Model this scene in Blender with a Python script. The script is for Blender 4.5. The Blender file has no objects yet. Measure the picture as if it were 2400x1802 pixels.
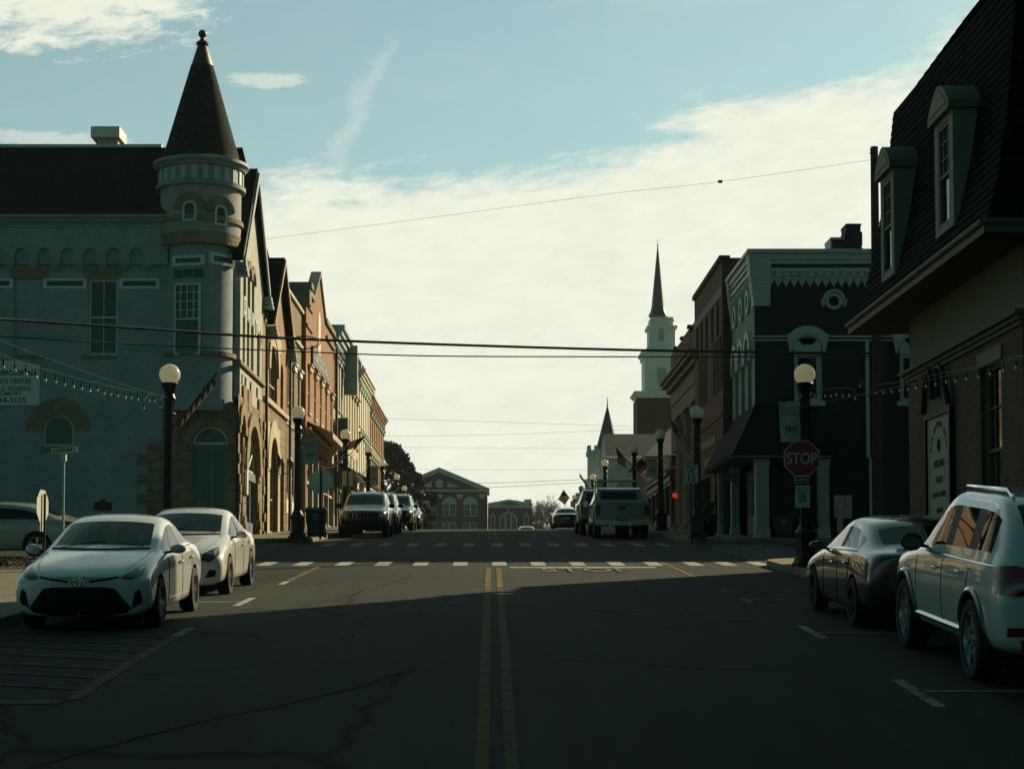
import bpy, bmesh, math, random
from mathutils import Vector, Matrix
from mathutils.bvhtree import BVHTree
random.seed(7)
S = bpy.context.scene
COL = S.collection
R = math.radians
# ------------------------------------------------------------ camera model (photo 2400 px wide)
F = 4200.0; CX = 1152.0; TH = R(3.0); CY = 1410 - F*math.tan(TH)
ct, st = math.cos(TH), math.sin(TH)
def onY(px, py, Y):
    t = (CY-py)/F
    Z = Y*(t*ct+st)/(ct-t*st)
    return ((px-CX)/F*(Y*ct+Z*st), Z)
def onX(px, py, X):
    dd = F*X/(px-CX); v = (CY-py)/F*dd
    return (dd*ct-v*st, dd*st+v*ct)
# ------------------------------------------------------------ ground profile
WK = [(-40,4.6),(-10,3.0),(0,2.5),(13.5,1.93),(18,1.68),(23.6,1.48),(31,1.36),(38,1.24),(43,1.165),(50,1.03),(55,.935),(60,.905),(65,.87),(85,.785),(95,.77),(104,.85),(112,1.0),(130,1.5),(148,2.05),(170,2.8),(200,3.8),(300,6.3),(450,12),(700,24),(1200,48)]
def wfun(Y):
    for (a,b),(c,d) in zip(WK, WK[1:]):
        if Y <= c: 
            t = (Y-a)/(c-a); t = max(0,min(1,t))
            return b+(d-b)*t
    return WK[-1][1]
def zraw(Y): return -wfun(Y)+.0486*Y
def zsm(Y):
    h = 3.0
    return (zraw(Y-h)+2*zraw(Y)+zraw(Y+h))/4 if Y < 170 else zraw(Y)
def zg(Y):
    a = math.floor(Y); t = Y-a
    return zsm(a)*(1-t)+zsm(a+1)*t
# ------------------------------------------------------------ materials
MATS = {}
def nodes(m):
    m.use_nodes = True
    nt = m.node_tree; return nt, nt.nodes, nt.links, nt.nodes['Principled BSDF']
def mat(name, col, rough=.7, metal=0, var=.12, vs=3.0, bump=0, bs=60, coat=0, spec=.5, emis=None, estr=0, dirt=0, trans=0, alpha=None):
    if name in MATS: return MATS[name]
    m = bpy.data.materials.new(name); MATS[name] = m
    nt, N, L, P = nodes(m)
    P.inputs['Roughness'].default_value = rough
    P.inputs['Metallic'].default_value = metal
    P.inputs['Specular IOR Level'].default_value = spec
    P.inputs['Coat Weight'].default_value = coat
    P.inputs['Coat Roughness'].default_value = .03
    if trans: P.inputs['Transmission Weight'].default_value = trans
    if emis:
        P.inputs['Emission Color'].default_value = (*emis,1); P.inputs['Emission Strength'].default_value = estr
    c = (*col,1)
    P.inputs['Base Color'].default_value = c
    tc = N.new('ShaderNodeTexCoord')
    if var:
        n = N.new('ShaderNodeTexNoise'); n.inputs['Scale'].default_value = vs; n.inputs['Detail'].default_value = 6; n.inputs['Roughness'].default_value=.65
        L.new(tc.outputs['Object'], n.inputs['Vector'])
        r = N.new('ShaderNodeValToRGB')
        r.color_ramp.elements[0].position=.3; r.color_ramp.elements[1].position=.7
        r.color_ramp.elements[0].color = (*[x*(1-var) for x in col],1)
        r.color_ramp.elements[1].color = (*[min(1,x*(1+var)) for x in col],1)
        L.new(n.outputs['Fac'], r.inputs['Fac'])
        out = r.outputs['Color']
        if dirt:
            n2 = N.new('ShaderNodeTexNoise'); n2.inputs['Scale'].default_value = .7; n2.inputs['Detail'].default_value=8
            mp = N.new('ShaderNodeMapping'); mp.inputs['Scale'].default_value=(1,1,.3)
            L.new(tc.outputs['Object'], mp.inputs['Vector']); L.new(mp.outputs['Vector'], n2.inputs['Vector'])
            mr = N.new('ShaderNodeMapRange'); mr.inputs[1].default_value=.5; mr.inputs[2].default_value=.75; mr.inputs[3].default_value=0; mr.inputs[4].default_value=dirt
            L.new(n2.outputs['Fac'], mr.inputs[0])
            mx = N.new('ShaderNodeMixRGB'); mx.blend_type='MULTIPLY'; mx.inputs['Color2'].default_value=(.35,.32,.28,1)
            L.new(mr.outputs[0], mx.inputs['Fac']); L.new(out, mx.inputs['Color1']); out = mx.outputs['Color']
        L.new(out, P.inputs['Base Color'])
    if bump:
        n = N.new('ShaderNodeTexNoise'); n.inputs['Scale'].default_value = bs; n.inputs['Detail'].default_value=5
        L.new(tc.outputs['Object'], n.inputs['Vector'])
        b = N.new('ShaderNodeBump'); b.inputs['Strength'].default_value=bump; b.inputs['Distance'].default_value=.03
        L.new(n.outputs['Fac'], b.inputs['Height']); L.new(b.outputs['Normal'], P.inputs['Normal'])
    return m
def brick(name, c1, c2, mortar, bw=.22, bh=.075, rough=.85, bump=.5, msize=.012, off=.5, stain=.35):
    if name in MATS: return MATS[name]
    m = bpy.data.materials.new(name); MATS[name] = m
    nt, N, L, P = nodes(m)
    P.inputs['Roughness'].default_value = rough
    P.inputs['Specular IOR Level'].default_value = .3
    tc = N.new('ShaderNodeTexCoord'); sx = N.new('ShaderNodeSeparateXYZ'); L.new(tc.outputs['Object'], sx.inputs[0])
    ad = N.new('ShaderNodeMath'); ad.operation='ADD'; L.new(sx.outputs[0], ad.inputs[0]); L.new(sx.outputs[1], ad.inputs[1])
    cb = N.new('ShaderNodeCombineXYZ'); L.new(ad.outputs[0], cb.inputs[0]); L.new(sx.outputs[2], cb.inputs[1])
    b = N.new('ShaderNodeTexBrick'); b.inputs['Scale'].default_value=1; b.inputs['Brick Width'].default_value=bw; b.inputs['Row Height'].default_value=bh
    b.inputs['Mortar Size'].default_value=msize; b.inputs['Color1'].default_value=(*c1,1); b.inputs['Color2'].default_value=(*c2,1); b.inputs['Mortar'].default_value=(*mortar,1); b.offset=off
    L.new(cb.outputs[0], b.inputs['Vector'])
    n = N.new('ShaderNodeTexNoise'); n.inputs['Scale'].default_value=1.1; n.inputs['Detail'].default_value=8; n.inputs['Roughness'].default_value=.7
    L.new(tc.outputs['Object'], n.inputs['Vector'])
    mr = N.new('ShaderNodeMapRange'); mr.inputs[1].default_value=.35; mr.inputs[2].default_value=.75; mr.inputs[3].default_value=1.12; mr.inputs[4].default_value=1-stain
    L.new(n.outputs['Fac'], mr.inputs[0])
    mx = N.new('ShaderNodeMixRGB'); mx.blend_type='MULTIPLY'; mx.inputs['Fac'].default_value=1
    L.new(b.outputs['Color'], mx.inputs['Color1']); L.new(mr.outputs[0], mx.inputs['Color2']); L.new(mx.outputs[0], P.inputs['Base Color'])
    bp = N.new('ShaderNodeBump'); bp.inputs['Strength'].default_value=bump; bp.inputs['Distance'].default_value=.012; bp.invert=True
    L.new(b.outputs['Fac'], bp.inputs['Height']); 
    n3 = N.new('ShaderNodeTexNoise'); n3.inputs['Scale'].default_value=40; L.new(tc.outputs['Object'], n3.inputs['Vector'])
    bp2 = N.new('ShaderNodeBump'); bp2.inputs['Strength'].default_value=.25; bp2.inputs['Distance'].default_value=.01
    L.new(n3.outputs['Fac'], bp2.inputs['Height']); L.new(bp.outputs['Normal'], bp2.inputs['Normal']); L.new(bp2.outputs['Normal'], P.inputs['Normal'])
    return m
white = mat('white_paint', (.62,.64,.60), .55, var=.06, dirt=.3)
blueW = mat('white_window_frame', (.55,.60,.58), .5, var=.05)
chrome = mat('chrome', (.7,.7,.7), .12, 1, var=0)
iron = mat('black_iron', (.009,.010,.010), .45, var=.2, spec=.3)
rubber = mat('tyre_rubber', (.012,.012,.012), .85, var=.2, bump=.2)
trim = mat('black_trim', (.008,.008,.009), .5, var=0, spec=.15)
darkglass = mat('window_glass', (.010,.013,.014), .05, var=.8, vs=.9, spec=.5, bump=.08, bs=1.5)
carglass = mat('car_glass', (.008,.011,.012), .02, var=0, spec=.30)
metal = mat('galvanised_metal', (.30,.33,.33), .45, .4, var=.15)
steel = mat('sign_back', (.42,.46,.42), .45, .3, var=.1)
sandst = brick('sandstone', (.20,.15,.085), (.27,.205,.12), (.13,.10,.06), .62, .34, bump=1.0, msize=.02, stain=.45)
stone = mat('cut_stone', (.23,.18,.105), .9, var=.3, vs=4, bump=1.0, bs=9)
bluebrick = brick('painted_blue_brick', (.285,.36,.37), (.33,.405,.415), (.225,.295,.305), bump=.9, stain=.22)
creambrick = brick('painted_pale_brick', (.42,.43,.375), (.45,.46,.40), (.38,.39,.34), bump=.8, stain=.2)
bluetrim = mat('blue_cornice_paint', (.20,.27,.265), .6, var=.1)
shingle = brick('dark_shingle', (.008,.012,.013), (.014,.018,.019), (.005,.007,.007), .3, .16, bump=1, msize=.015, stain=.4)
for n_ in MATS['dark_shingle'].node_tree.nodes:
    if n_.type=='BSDF_PRINCIPLED': n_.inputs['Specular IOR Level'].default_value=.08; n_.inputs['Roughness'].default_value=1
copper = mat('aged_copper', (.09,.055,.04), .5, .5, var=.35, vs=6)
redbrick = brick('red_brick', (.225,.095,.040), (.30,.128,.055), (.34,.22,.13), stain=.3)
orangebrick = brick('orange_brick', (.27,.145,.065), (.33,.18,.085), (.36,.25,.16), stain=.3)
tanbrick = brick('tan_brick', (.17,.14,.085), (.24,.195,.12), (.18,.15,.10), stain=.35)
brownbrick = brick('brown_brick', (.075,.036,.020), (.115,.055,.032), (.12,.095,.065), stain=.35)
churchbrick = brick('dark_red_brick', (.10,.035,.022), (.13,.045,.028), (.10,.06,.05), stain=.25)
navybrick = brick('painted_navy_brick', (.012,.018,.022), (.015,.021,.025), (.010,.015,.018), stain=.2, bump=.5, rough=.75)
trimgreen = mat('pale_green_trim', (.37,.45,.41), .55, var=.08, dirt=.2)
trimwhiteside = brick('pale_green_brick', (.28,.36,.32), (.31,.39,.35), (.24,.31,.28), bump=1.0, stain=.25)
cream = mat('cream_plaster', (.42,.37,.25), .8, var=.1, dirt=.4)
whitewall = mat('white_plaster', (.62,.60,.48), .8, var=.08, dirt=.4)
pinkwall = mat('pink_plaster', (.36,.22,.15), .85, var=.15, dirt=.4)
greenwall = mat('sage_plaster', (.33,.38,.27), .8, var=.1, dirt=.3)
greystone = mat('grey_limestone', (.17,.17,.12), .85, var=.2, bump=.3, bs=20)
darkwood = mat('dark_teal_wood', (.02,.045,.05), .5, var=.2)
concrete = mat('concrete', (.20,.175,.125), .9, var=.25, vs=2, bump=.4, bs=40, dirt=.5)
mulch = mat('mulch', (.055,.035,.02), .95, var=.5, vs=30, bump=1, bs=50)
woodpole = mat('pole_wood', (.045,.030,.022), .9, var=.4, vs=8, bump=.5, bs=50)
awnm = mat('awning_dark', (.009,.012,.017), .9, var=.2, spec=.1)
# ------------------------------------------------------------ objects
ORG = {}
def tag(o, label=None, cat=None, group=None, kind=None):
    if label: o['label']=label
    if cat: o['category']=cat
    if group: o['group']=group
    if kind: o['kind']=kind
    return o
def thing(name, label, cat, loc, group=None, rz=0, local=False):
    o = bpy.data.objects.new(name, None); COL.objects.link(o); o.empty_display_size=.3
    o.location = loc; o.rotation_euler=(0,0,rz)
    ORG[o.name] = Vector((0,0,0)) if local else Vector(loc)
    return tag(o,label,cat,group)
class Fr:
    """wall frame: u along wall, v up, d inward"""
    def __init__(s, O, U, N): s.O=Vector(O); s.U=Vector(U); s.N=Vector(N)
    def P(s,u,v,d=0): return s.O+s.U*u+Vector((0,0,v))-s.N*d
def FY(Y): return Fr((0,Y,0),(1,0,0),(0,-1,0))
def FX(X, side): return Fr((X,0,0),(0,1,0),(-side,0,0))   # side=-1 left street side (faces +x)
class MB:
    def __init__(s): s.v=[]; s.f=[]; s.m=[]; s.cm=0
    def add(s, vs, fs):
        b=len(s.v); s.v+=[tuple(x) for x in vs]; 
        for f in fs: s.f.append(tuple(b+i for i in f)); s.m.append(s.cm)
        return s
    def quad(s,a,b,c,d): return s.add([a,b,c,d],[(0,1,2,3)])
    def poly(s,pts): return s.add(pts,[tuple(range(len(pts)))])
    def hexa(s,p): return s.add(p,[(0,3,2,1),(4,5,6,7),(0,1,5,4),(1,2,6,5),(2,3,7,6),(3,0,4,7)])
    def box(s,x0,x1,y0,y1,z0,z1):
        return s.hexa([(x0,y0,z0),(x1,y0,z0),(x1,y1,z0),(x0,y1,z0),(x0,y0,z1),(x1,y0,z1),(x1,y1,z1),(x0,y1,z1)])
    def fbox(s,fr,u0,u1,v0,v1,d0,d1):
        P=fr.P; return s.hexa([P(u0,v0,d0),P(u1,v0,d0),P(u1,v0,d1),P(u0,v0,d1),P(u0,v1,d0),P(u1,v1,d0),P(u1,v1,d1),P(u0,v1,d1)])
    def prism(s, pts, ext):
        n=len(pts); ext=Vector(ext); a=[Vector(p) for p in pts]; b=[p+ext for p in a]
        return s.add(a+b,[tuple(range(n)),tuple(range(2*n-1,n-1,-1))]+[(i,(i+1)%n,n+(i+1)%n,n+i) for i in range(n)])
    def tube(s, pts, r, n=8, cap=True, r1=None):
        pts=[Vector(p) for p in pts]; vs=[]; fs=[]
        up=Vector((0,0,1))
        for i,p in enumerate(pts):
            d=(pts[min(i+1,len(pts)-1)]-pts[max(i-1,0)]).normalized()
            a=d.cross(up) 
            if a.length<1e-3: a=d.cross(Vector((1,0,0)))
            a.normalize(); b=d.cross(a)
            rr = r if r1 is None else r+(r1-r)*i/(len(pts)-1)
            for k in range(n):
                t=2*math.pi*k/n; vs.append(p+a*math.cos(t)*rr+b*math.sin(t)*rr)
        for i in range(len(pts)-1):
            for k in range(n):
                fs.append((i*n+k,i*n+(k+1)%n,(i+1)*n+(k+1)%n,(i+1)*n+k))
        if cap: fs+= [tuple(range(n-1,-1,-1)), tuple((len(pts)-1)*n+k for k in range(n))]
        return s.add(vs,fs)
    def lathe(s, c, prof, n=24, axis='z', a0=0, a1=2*math.pi):
        c=Vector(c); vs=[]; fs=[]; full=abs(a1-a0-2*math.pi)<1e-6; m=n if full else n+1
        for (r,h) in prof:
            for k in range(m):
                t=a0+(a1-a0)*k/n
                if axis=='z': q=(r*math.cos(t),r*math.sin(t),h)
                elif axis=='x': q=(h,r*math.cos(t),r*math.sin(t))
                else: q=(r*math.cos(t),h,r*math.sin(t))
                vs.append(c+Vector(q))
        for i in range(len(prof)-1):
            for k in range(n):
                k2=(k+1)%m
                fs.append((i*m+k,i*m+k2,(i+1)*m+k2,(i+1)*m+k))
        return s.add(vs,fs)
    def build(s, name, mats, parent=None, smooth=35, recalc=False):
        org = ORG[parent.name] if parent else Vector((0,0,0))
        me=bpy.data.meshes.new(name); me.from_pydata([tuple(Vector(v)-org) for v in s.v],[],s.f)
        if not isinstance(mats,(list,tuple)): mats=[mats]
        for m in mats: me.materials.append(m)
        me.polygons.foreach_set('material_index', s.m)
        if recalc:
            bm=bmesh.new(); bm.from_mesh(me); bmesh.ops.recalc_face_normals(bm,faces=bm.faces); bm.to_mesh(me); bm.free()
        if smooth:
            me.polygons.foreach_set('use_smooth',[True]*len(me.polygons)); me.update(); me.set_sharp_from_angle(angle=R(smooth))
        me.update()
        o=bpy.data.objects.new(name,me); COL.objects.link(o)
        if parent: o.parent=parent
        ORG[o.name]=org
        return o
def setorg(o, loc):
    """top-level mesh: move its origin to loc"""
    loc=Vector(loc); o.data.transform(Matrix.Translation(-loc)); o.location=loc; ORG[o.name]=loc; return o
def archpts(u0,u1,v1,n=10,rise=None):
    r=(u1-u0)/2; c=(u0+u1)/2; h=rise if rise is not None else r
    return [(c-r*math.cos(math.pi*i/n), v1-h+h*math.sin(math.pi*i/n)) for i in range(n+1)]
def wall(mb, fr, u0,u1,v0,v1, holes=(), dep=.22, revmb=None):
    us=sorted(set([u0,u1]+[x for h in holes for x in (h[0],h[1])])); vs=sorted(set([v0,v1]+[x for h in holes for x in (h[2],h[3])]))
    us=[u for u in us if u0-1e-6<=u<=u1+1e-6]; vs=[v for v in vs if v0-1e-6<=v<=v1+1e-6]
    P=fr.P
    for i in range(len(us)-1):
        for j in range(len(vs)-1):
            cu=(us[i]+us[i+1])/2; cv=(vs[j]+vs[j+1])/2
            if any(h[0]<cu<h[1] and h[2]<cv<h[3] for h in holes): continue
            mb.quad(P(us[i],vs[j]),P(us[i+1],vs[j]),P(us[i+1],vs[j+1]),P(us[i],vs[j+1]))
    rm=revmb or mb
    for h in holes:
        a,b,c,d=h[:4]; arch=h[4] if len(h)>4 else None
        dp=h[5] if len(h)>5 else dep
        top=d
        if arch:
            rise = (b-a)/2 if arch is True else arch
            ap=archpts(a,b,d,10,rise); top=d-rise
            for (p,q) in zip(ap,ap[1:]):
                mb.quad(P(p[0],p[1]),P(q[0],q[1]),P(q[0],d),P(p[0],d))
                rm.quad(P(p[0],p[1]),P(q[0],q[1]),P(q[0],q[1],dp),P(p[0],p[1],dp))
        else: rm.quad(P(a,d),P(b,d),P(b,d,dp),P(a,d,dp))
        rm.quad(P(a,c),P(a,top),P(a,top,dp),P(a,c,dp)); rm.quad(P(b,c),P(b,top),P(b,top,dp),P(b,c,dp))
        rm.quad(P(a,c),P(b,c),P(b,c,dp),P(a,c,dp))
def window(parent, fr, u0,u1,v0,v1, arch=None, dep=.16, fm=None, gm=None, cols=1, rows=1, sash=True, fw=.06, upper=None, name='window', thin=.025, split=.5):
    """frame mesh with a pane under it, set dep behind the wall face"""
    fm=fm or blueW; gm=gm or darkglass; mb=MB()
    rise=0
    if arch: rise=(u1-u0)/2 if arch is True else arch
    t=v1-rise
    mb.fbox(fr,u0,u0+fw,v0,t,dep-.05,dep+.03); mb.fbox(fr,u1-fw,u1,v0,t,dep-.05,dep+.03)
    mb.fbox(fr,u0+fw,u1-fw,v0,v0+fw,dep-.05,dep+.03)
    if arch:
        ap=archpts(u0,u1,v1,12,rise); c=(u0+u1)/2
        inn=[(c+(a-c)*(1-2*fw/(u1-u0)), t+(b-t)*(1-fw/rise)) for a,b in ap]
        for i in range(12):
            a,b=ap[i],ap[i+1]; p,q=inn[i],inn[i+1]; P=fr.P
            mb.hexa([P(*a,dep-.05),P(*b,dep-.05),P(*b,dep+.03),P(*a,dep+.03),P(*p,dep-.05),P(*q,dep-.05),P(*q,dep+.03),P(*p,dep+.03)])
    else: mb.fbox(fr,u0+fw,u1-fw,v1-fw,v1,dep-.05,dep+.03)
    mid=v0+(v1-v0)*split if not arch else v0+(t-v0)*.55
    if sash: mb.fbox(fr,u0+fw,u1-fw,mid-.03,mid+.03,dep-.04,dep+.028)
    for k in range(1,cols):
        u=u0+(u1-u0)*k/cols
        a0 = mid+.03 if upper=='up' else v0+fw
        mb.fbox(fr,u-thin/2,u+thin/2,a0,v1-fw-.005 if not arch else t+rise*.85,dep-.03,dep+.025)
    if rows>1:
        lo = mid if upper=='up' else v0
        for k in range(1,rows):
            v=lo+(v1-lo)*k/rows
            mb.fbox(fr,u0+fw,u1-fw,v-thin/2,v+thin/2,dep-.028,dep+.02)
    w=mb.build(name,fm,parent,smooth=0)
    g=MB()
    if arch: g.poly([fr.P(u0+.01,v0+.01,dep+.01),fr.P(u1-.01,v0+.01,dep+.01)]+[fr.P(a,b-.01,dep+.01) for a,b in reversed(archpts(u0+.01,u1-.01,v1,12,rise))])
    else: g.quad(fr.P(u0+.01,v0+.01,dep+.01),fr.P(u1-.01,v0+.01,dep+.01),fr.P(u1-.01,v1-.01,dep+.01),fr.P(u0+.01,v1-.01,dep+.01))
    g.build('pane',gm,w,smooth=0)
    return w
def archband(mb, fr, c, v, r0, r1, d0, d1, n=14, a0=0, a1=math.pi):
    P=fr.P
    for i in range(n):
        s=a0+(a1-a0)*i/n; e=a0+(a1-a0)*(i+1)/n
        q=lambda r,a:(c-r*math.cos(a), v+r*math.sin(a))
        A,B,C_,D=q(r0,s),q(r0,e),q(r1,e),q(r1,s)
        mb.hexa([P(*A,d0),P(*B,d0),P(*C_,d0),P(*D,d0),P(*A,d1),P(*B,d1),P(*C_,d1),P(*D,d1)])
def text(body, size, fr, u, v, d, m, parent, name='lettering', align='CENTER', sx=1.0, ext=.006, bold=0, shear=0):
    cu=bpy.data.curves.new(name,'FONT'); cu.body=body; cu.size=size; cu.align_x=align; cu.extrude=ext; cu.offset=bold; cu.shear=shear
    o=bpy.data.objects.new(name,cu); COL.objects.link(o)
    dg=bpy.context.evaluated_depsgraph_get(); dg.update()
    me=bpy.data.meshes.new_from_object(o.evaluated_get(dg)); bpy.data.objects.remove(o); bpy.data.curves.remove(cu)
    me.name=name
    org=ORG[parent.name]
    for vtx in me.vertices:
        c=vtx.co.copy(); vtx.co = fr.P(u+c.x*sx, v+c.y, d-c.z)-org
    me.materials.clear(); me.materials.append(m)
    ob=bpy.data.objects.new(name,me); COL.objects.link(ob); ob.parent=parent; ORG[ob.name]=org
    return ob
# ------------------------------------------------------------ world, sun, camera
SUN_AZ, SUN_EL = R(44), R(25.6)           # azimuth from +Y towards +X
w=bpy.data.worlds.new("World"); S.world=w; w.use_nodes=True
nt=w.node_tree; N=nt.nodes; L=nt.links; bg=N['Background']
def mth(op,a=None,b=None,c=None,clamp=False):
    n=N.new('ShaderNodeMath'); n.operation=op; n.use_clamp=clamp
    for i,x in enumerate((a,b,c)):
        if x is None: continue
        if isinstance(x,(int,float)): n.inputs[i].default_value=x
        else: L.new(x,n.inputs[i])
    return n.outputs[0]
def sstep(x,a,b):
    n=N.new('ShaderNodeMapRange'); n.interpolation_type='SMOOTHSTEP'
    L.new(x,n.inputs[0]); n.inputs[1].default_value=a; n.inputs[2].default_value=b; n.inputs[3].default_value=0; n.inputs[4].default_value=1
    return n.outputs[0]
sky=N.new('ShaderNodeTexSky'); sky.sky_type='NISHITA'; sky.sun_disc=False; sky.sun_elevation=SUN_EL; sky.sun_rotation=SUN_AZ
sky.air_density=1.0; sky.dust_density=.6; sky.ozone_density=2.0
tc=N.new('ShaderNodeTexCoord'); sp=N.new('ShaderNodeSeparateXYZ'); L.new(tc.outputs['Generated'],sp.inputs[0])
DEG=180/math.pi
az=mth('MULTIPLY',mth('ARCTAN2',sp.outputs[0],sp.outputs[1]),DEG); el=mth('MULTIPLY',mth('ARCSINE',sp.outputs[2]),DEG)
def noise(sx,sy,det=8,rough=.6,dist=0,off=0,rot=0):
    cb=N.new('ShaderNodeCombineXYZ'); L.new(mth('MULTIPLY',mth('ADD',az,mth('MULTIPLY',el,rot)),sx),cb.inputs[0]); L.new(mth('MULTIPLY',mth('ADD',el,mth('MULTIPLY',az,-rot)),sy),cb.inputs[1]); cb.inputs[2].default_value=off
    n=N.new('ShaderNodeTexNoise'); n.inputs['Scale'].default_value=1; n.inputs['Detail'].default_value=det; n.inputs['Roughness'].default_value=rough; n.inputs['Distortion'].default_value=dist
    L.new(cb.outputs[0],n.inputs['Vector']); return n.outputs['Fac']
n1=noise(.16,.55,10,.62,.4,1.3,.12); n2=noise(.7,2.0,9,.7,.3,7,.15); n3=noise(.45,.9,6,.55,0,4)
nz=mth('ADD',mth('MULTIPLY',mth('SUBTRACT',n1,.5),5.0),mth('MULTIPLY',mth('SUBTRACT',n2,.5),2.4))
eb=mth('ADD',13.5,mth('MULTIPLY',mth('MAXIMUM',mth('SUBTRACT',az,2.5),0),.30))
eb=mth('SUBTRACT',eb,mth('MULTIPLY',mth('MAXIMUM',mth('SUBTRACT',-6.5,az),0),.55))
band=sstep(mth('SUBTRACT',mth('ADD',eb,nz),el),-1.0,.9)
def blob(a0,e0,wa,we,amp,nn,na):
    dx=mth('DIVIDE',mth('SUBTRACT',az,a0),wa); dy=mth('DIVIDE',mth('SUBTRACT',el,e0),we)
    r2=mth('ADD',mth('MULTIPLY',dx,dx),mth('MULTIPLY',dy,dy))
    return mth('MULTIPLY',sstep(mth('ADD',mth('SUBTRACT',1,r2),mth('MULTIPLY',mth('SUBTRACT',nn,.5),na)),-.1,.9),amp)
b1=blob(-14.5,18.6,6.5,2.1,.95,n2,2.6)
b2=blob(-7.35,16.3,1.6,.33,.55,n2,3.0)
b3=blob(-14,14.2,3.2,.3,.5,n2,3.5)
# slanting vapour streak
path=mth('ADD',-5.3,mth('MULTIPLY',mth('MAXIMUM',mth('SUBTRACT',el,13.2),0),.42))
dst=mth('ABSOLUTE',mth('SUBTRACT',mth('ADD',az,mth('MULTIPLY',mth('SUBTRACT',n3,.5),2.0)),path))
b4=mth('MULTIPLY',mth('MULTIPLY',sstep(dst,.75,.0),.36),sstep(el,19,16.5))
b5=mth('MULTIPLY',sstep(mth('ADD',el,mth('MULTIPLY',mth('SUBTRACT',n1,.5),5)),17.0,20),.35)
far=mth('MULTIPLY',sstep(n1,.50,.62),mth('MULTIPLY',sstep(el,20,26),.6))
mask=mth('MAXIMUM',mth('MAXIMUM',mth('MAXIMUM',band,b1),mth('MAXIMUM',b2,b3)),mth('MAXIMUM',mth('MAXIMUM',b4,b5),far))
front=sstep(mth('ABSOLUTE',az),125,60)
mask=mth('MULTIPLY',mth('MAXIMUM',mask,mth('ADD',.09,mth('MULTIPLY',n1,.12))),front,clamp=True)
STR=.085
tint=N.new('ShaderNodeMixRGB'); tint.blend_type='MULTIPLY'; tint.inputs['Fac'].default_value=1; L.new(sky.outputs[0],tint.inputs['Color1']); tint.inputs['Color2'].default_value=(1.12,1.32,1.05,1)
cr=N.new('ShaderNodeValToRGB'); cr.color_ramp.elements[0].position=.0; cr.color_ramp.elements[1].position=1
cr.color_ramp.elements[0].color=(.56/STR*.1,.61/STR*.1,.57/STR*.1,1); cr.color_ramp.elements[1].color=(.88/STR*.1,.885/STR*.1,.78/STR*.1,1)
shade=mth('ADD',mth('MULTIPLY',n2,.75),mth('ADD',mth('MULTIPLY',n3,.55),.18),clamp=True)
L.new(shade,cr.inputs['Fac'])
cs=N.new('ShaderNodeMixRGB'); cs.blend_type='MULTIPLY'; cs.inputs['Fac'].default_value=1; L.new(cr.outputs[0],cs.inputs['Color1']); cs.inputs['Color2'].default_value=(10,10,10,1)
mixc=N.new('ShaderNodeMixRGB'); L.new(mask,mixc.inputs['Fac']); L.new(tint.outputs[0],mixc.inputs['Color1']); L.new(cs.outputs[0],mixc.inputs['Color2'])
dk=mth('MULTIPLY',sstep(mth('ABSOLUTE',az),100,28),sstep(el,48,20))
dmc=N.new('ShaderNodeMixRGB'); L.new(dk,dmc.inputs['Fac']); dmc.inputs['Color1'].default_value=(.14,.285,.26,1); dmc.inputs['Color2'].default_value=(.80,.81,.77,1)
dm=N.new('ShaderNodeMixRGB'); dm.blend_type='MULTIPLY'; dm.inputs['Fac'].default_value=1; L.new(mixc.outputs[0],dm.inputs['Color1']); L.new(dmc.outputs[0],dm.inputs['Color2'])
L.new(dm.outputs[0],bg.inputs['Color']); bg.inputs['Strength'].default_value=STR
sd=bpy.data.lights.new('sun','SUN'); sd.energy=5.0; sd.angle=R(.5); sd.color=(1,.82,.52)
so=bpy.data.objects.new('sun',sd); COL.objects.link(so)
v=Vector((math.sin(SUN_AZ)*math.cos(SUN_EL),math.cos(SUN_AZ)*math.cos(SUN_EL),math.sin(SUN_EL)))
so.rotation_euler=v.to_track_quat('Z','Y').to_euler(); so.location=v*100
cd=bpy.data.cameras.new('camera'); cam=bpy.data.objects.new('camera',cd); COL.objects.link(cam); S.camera=cam
cam.rotation_euler=(R(90)+TH,0,0); cd.sensor_width=36; cd.lens=F/2400*36; cd.clip_end=4000; cd.clip_start=.1
cd.shift_x=(1200-CX)/2400; cd.shift_y=(CY-901)/2400
S.view_settings.view_transform='Standard'; S.view_settings.look='None'; S.view_settings.exposure=.4; S.view_settings.gamma=1
S.render.engine='CYCLES'
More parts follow.
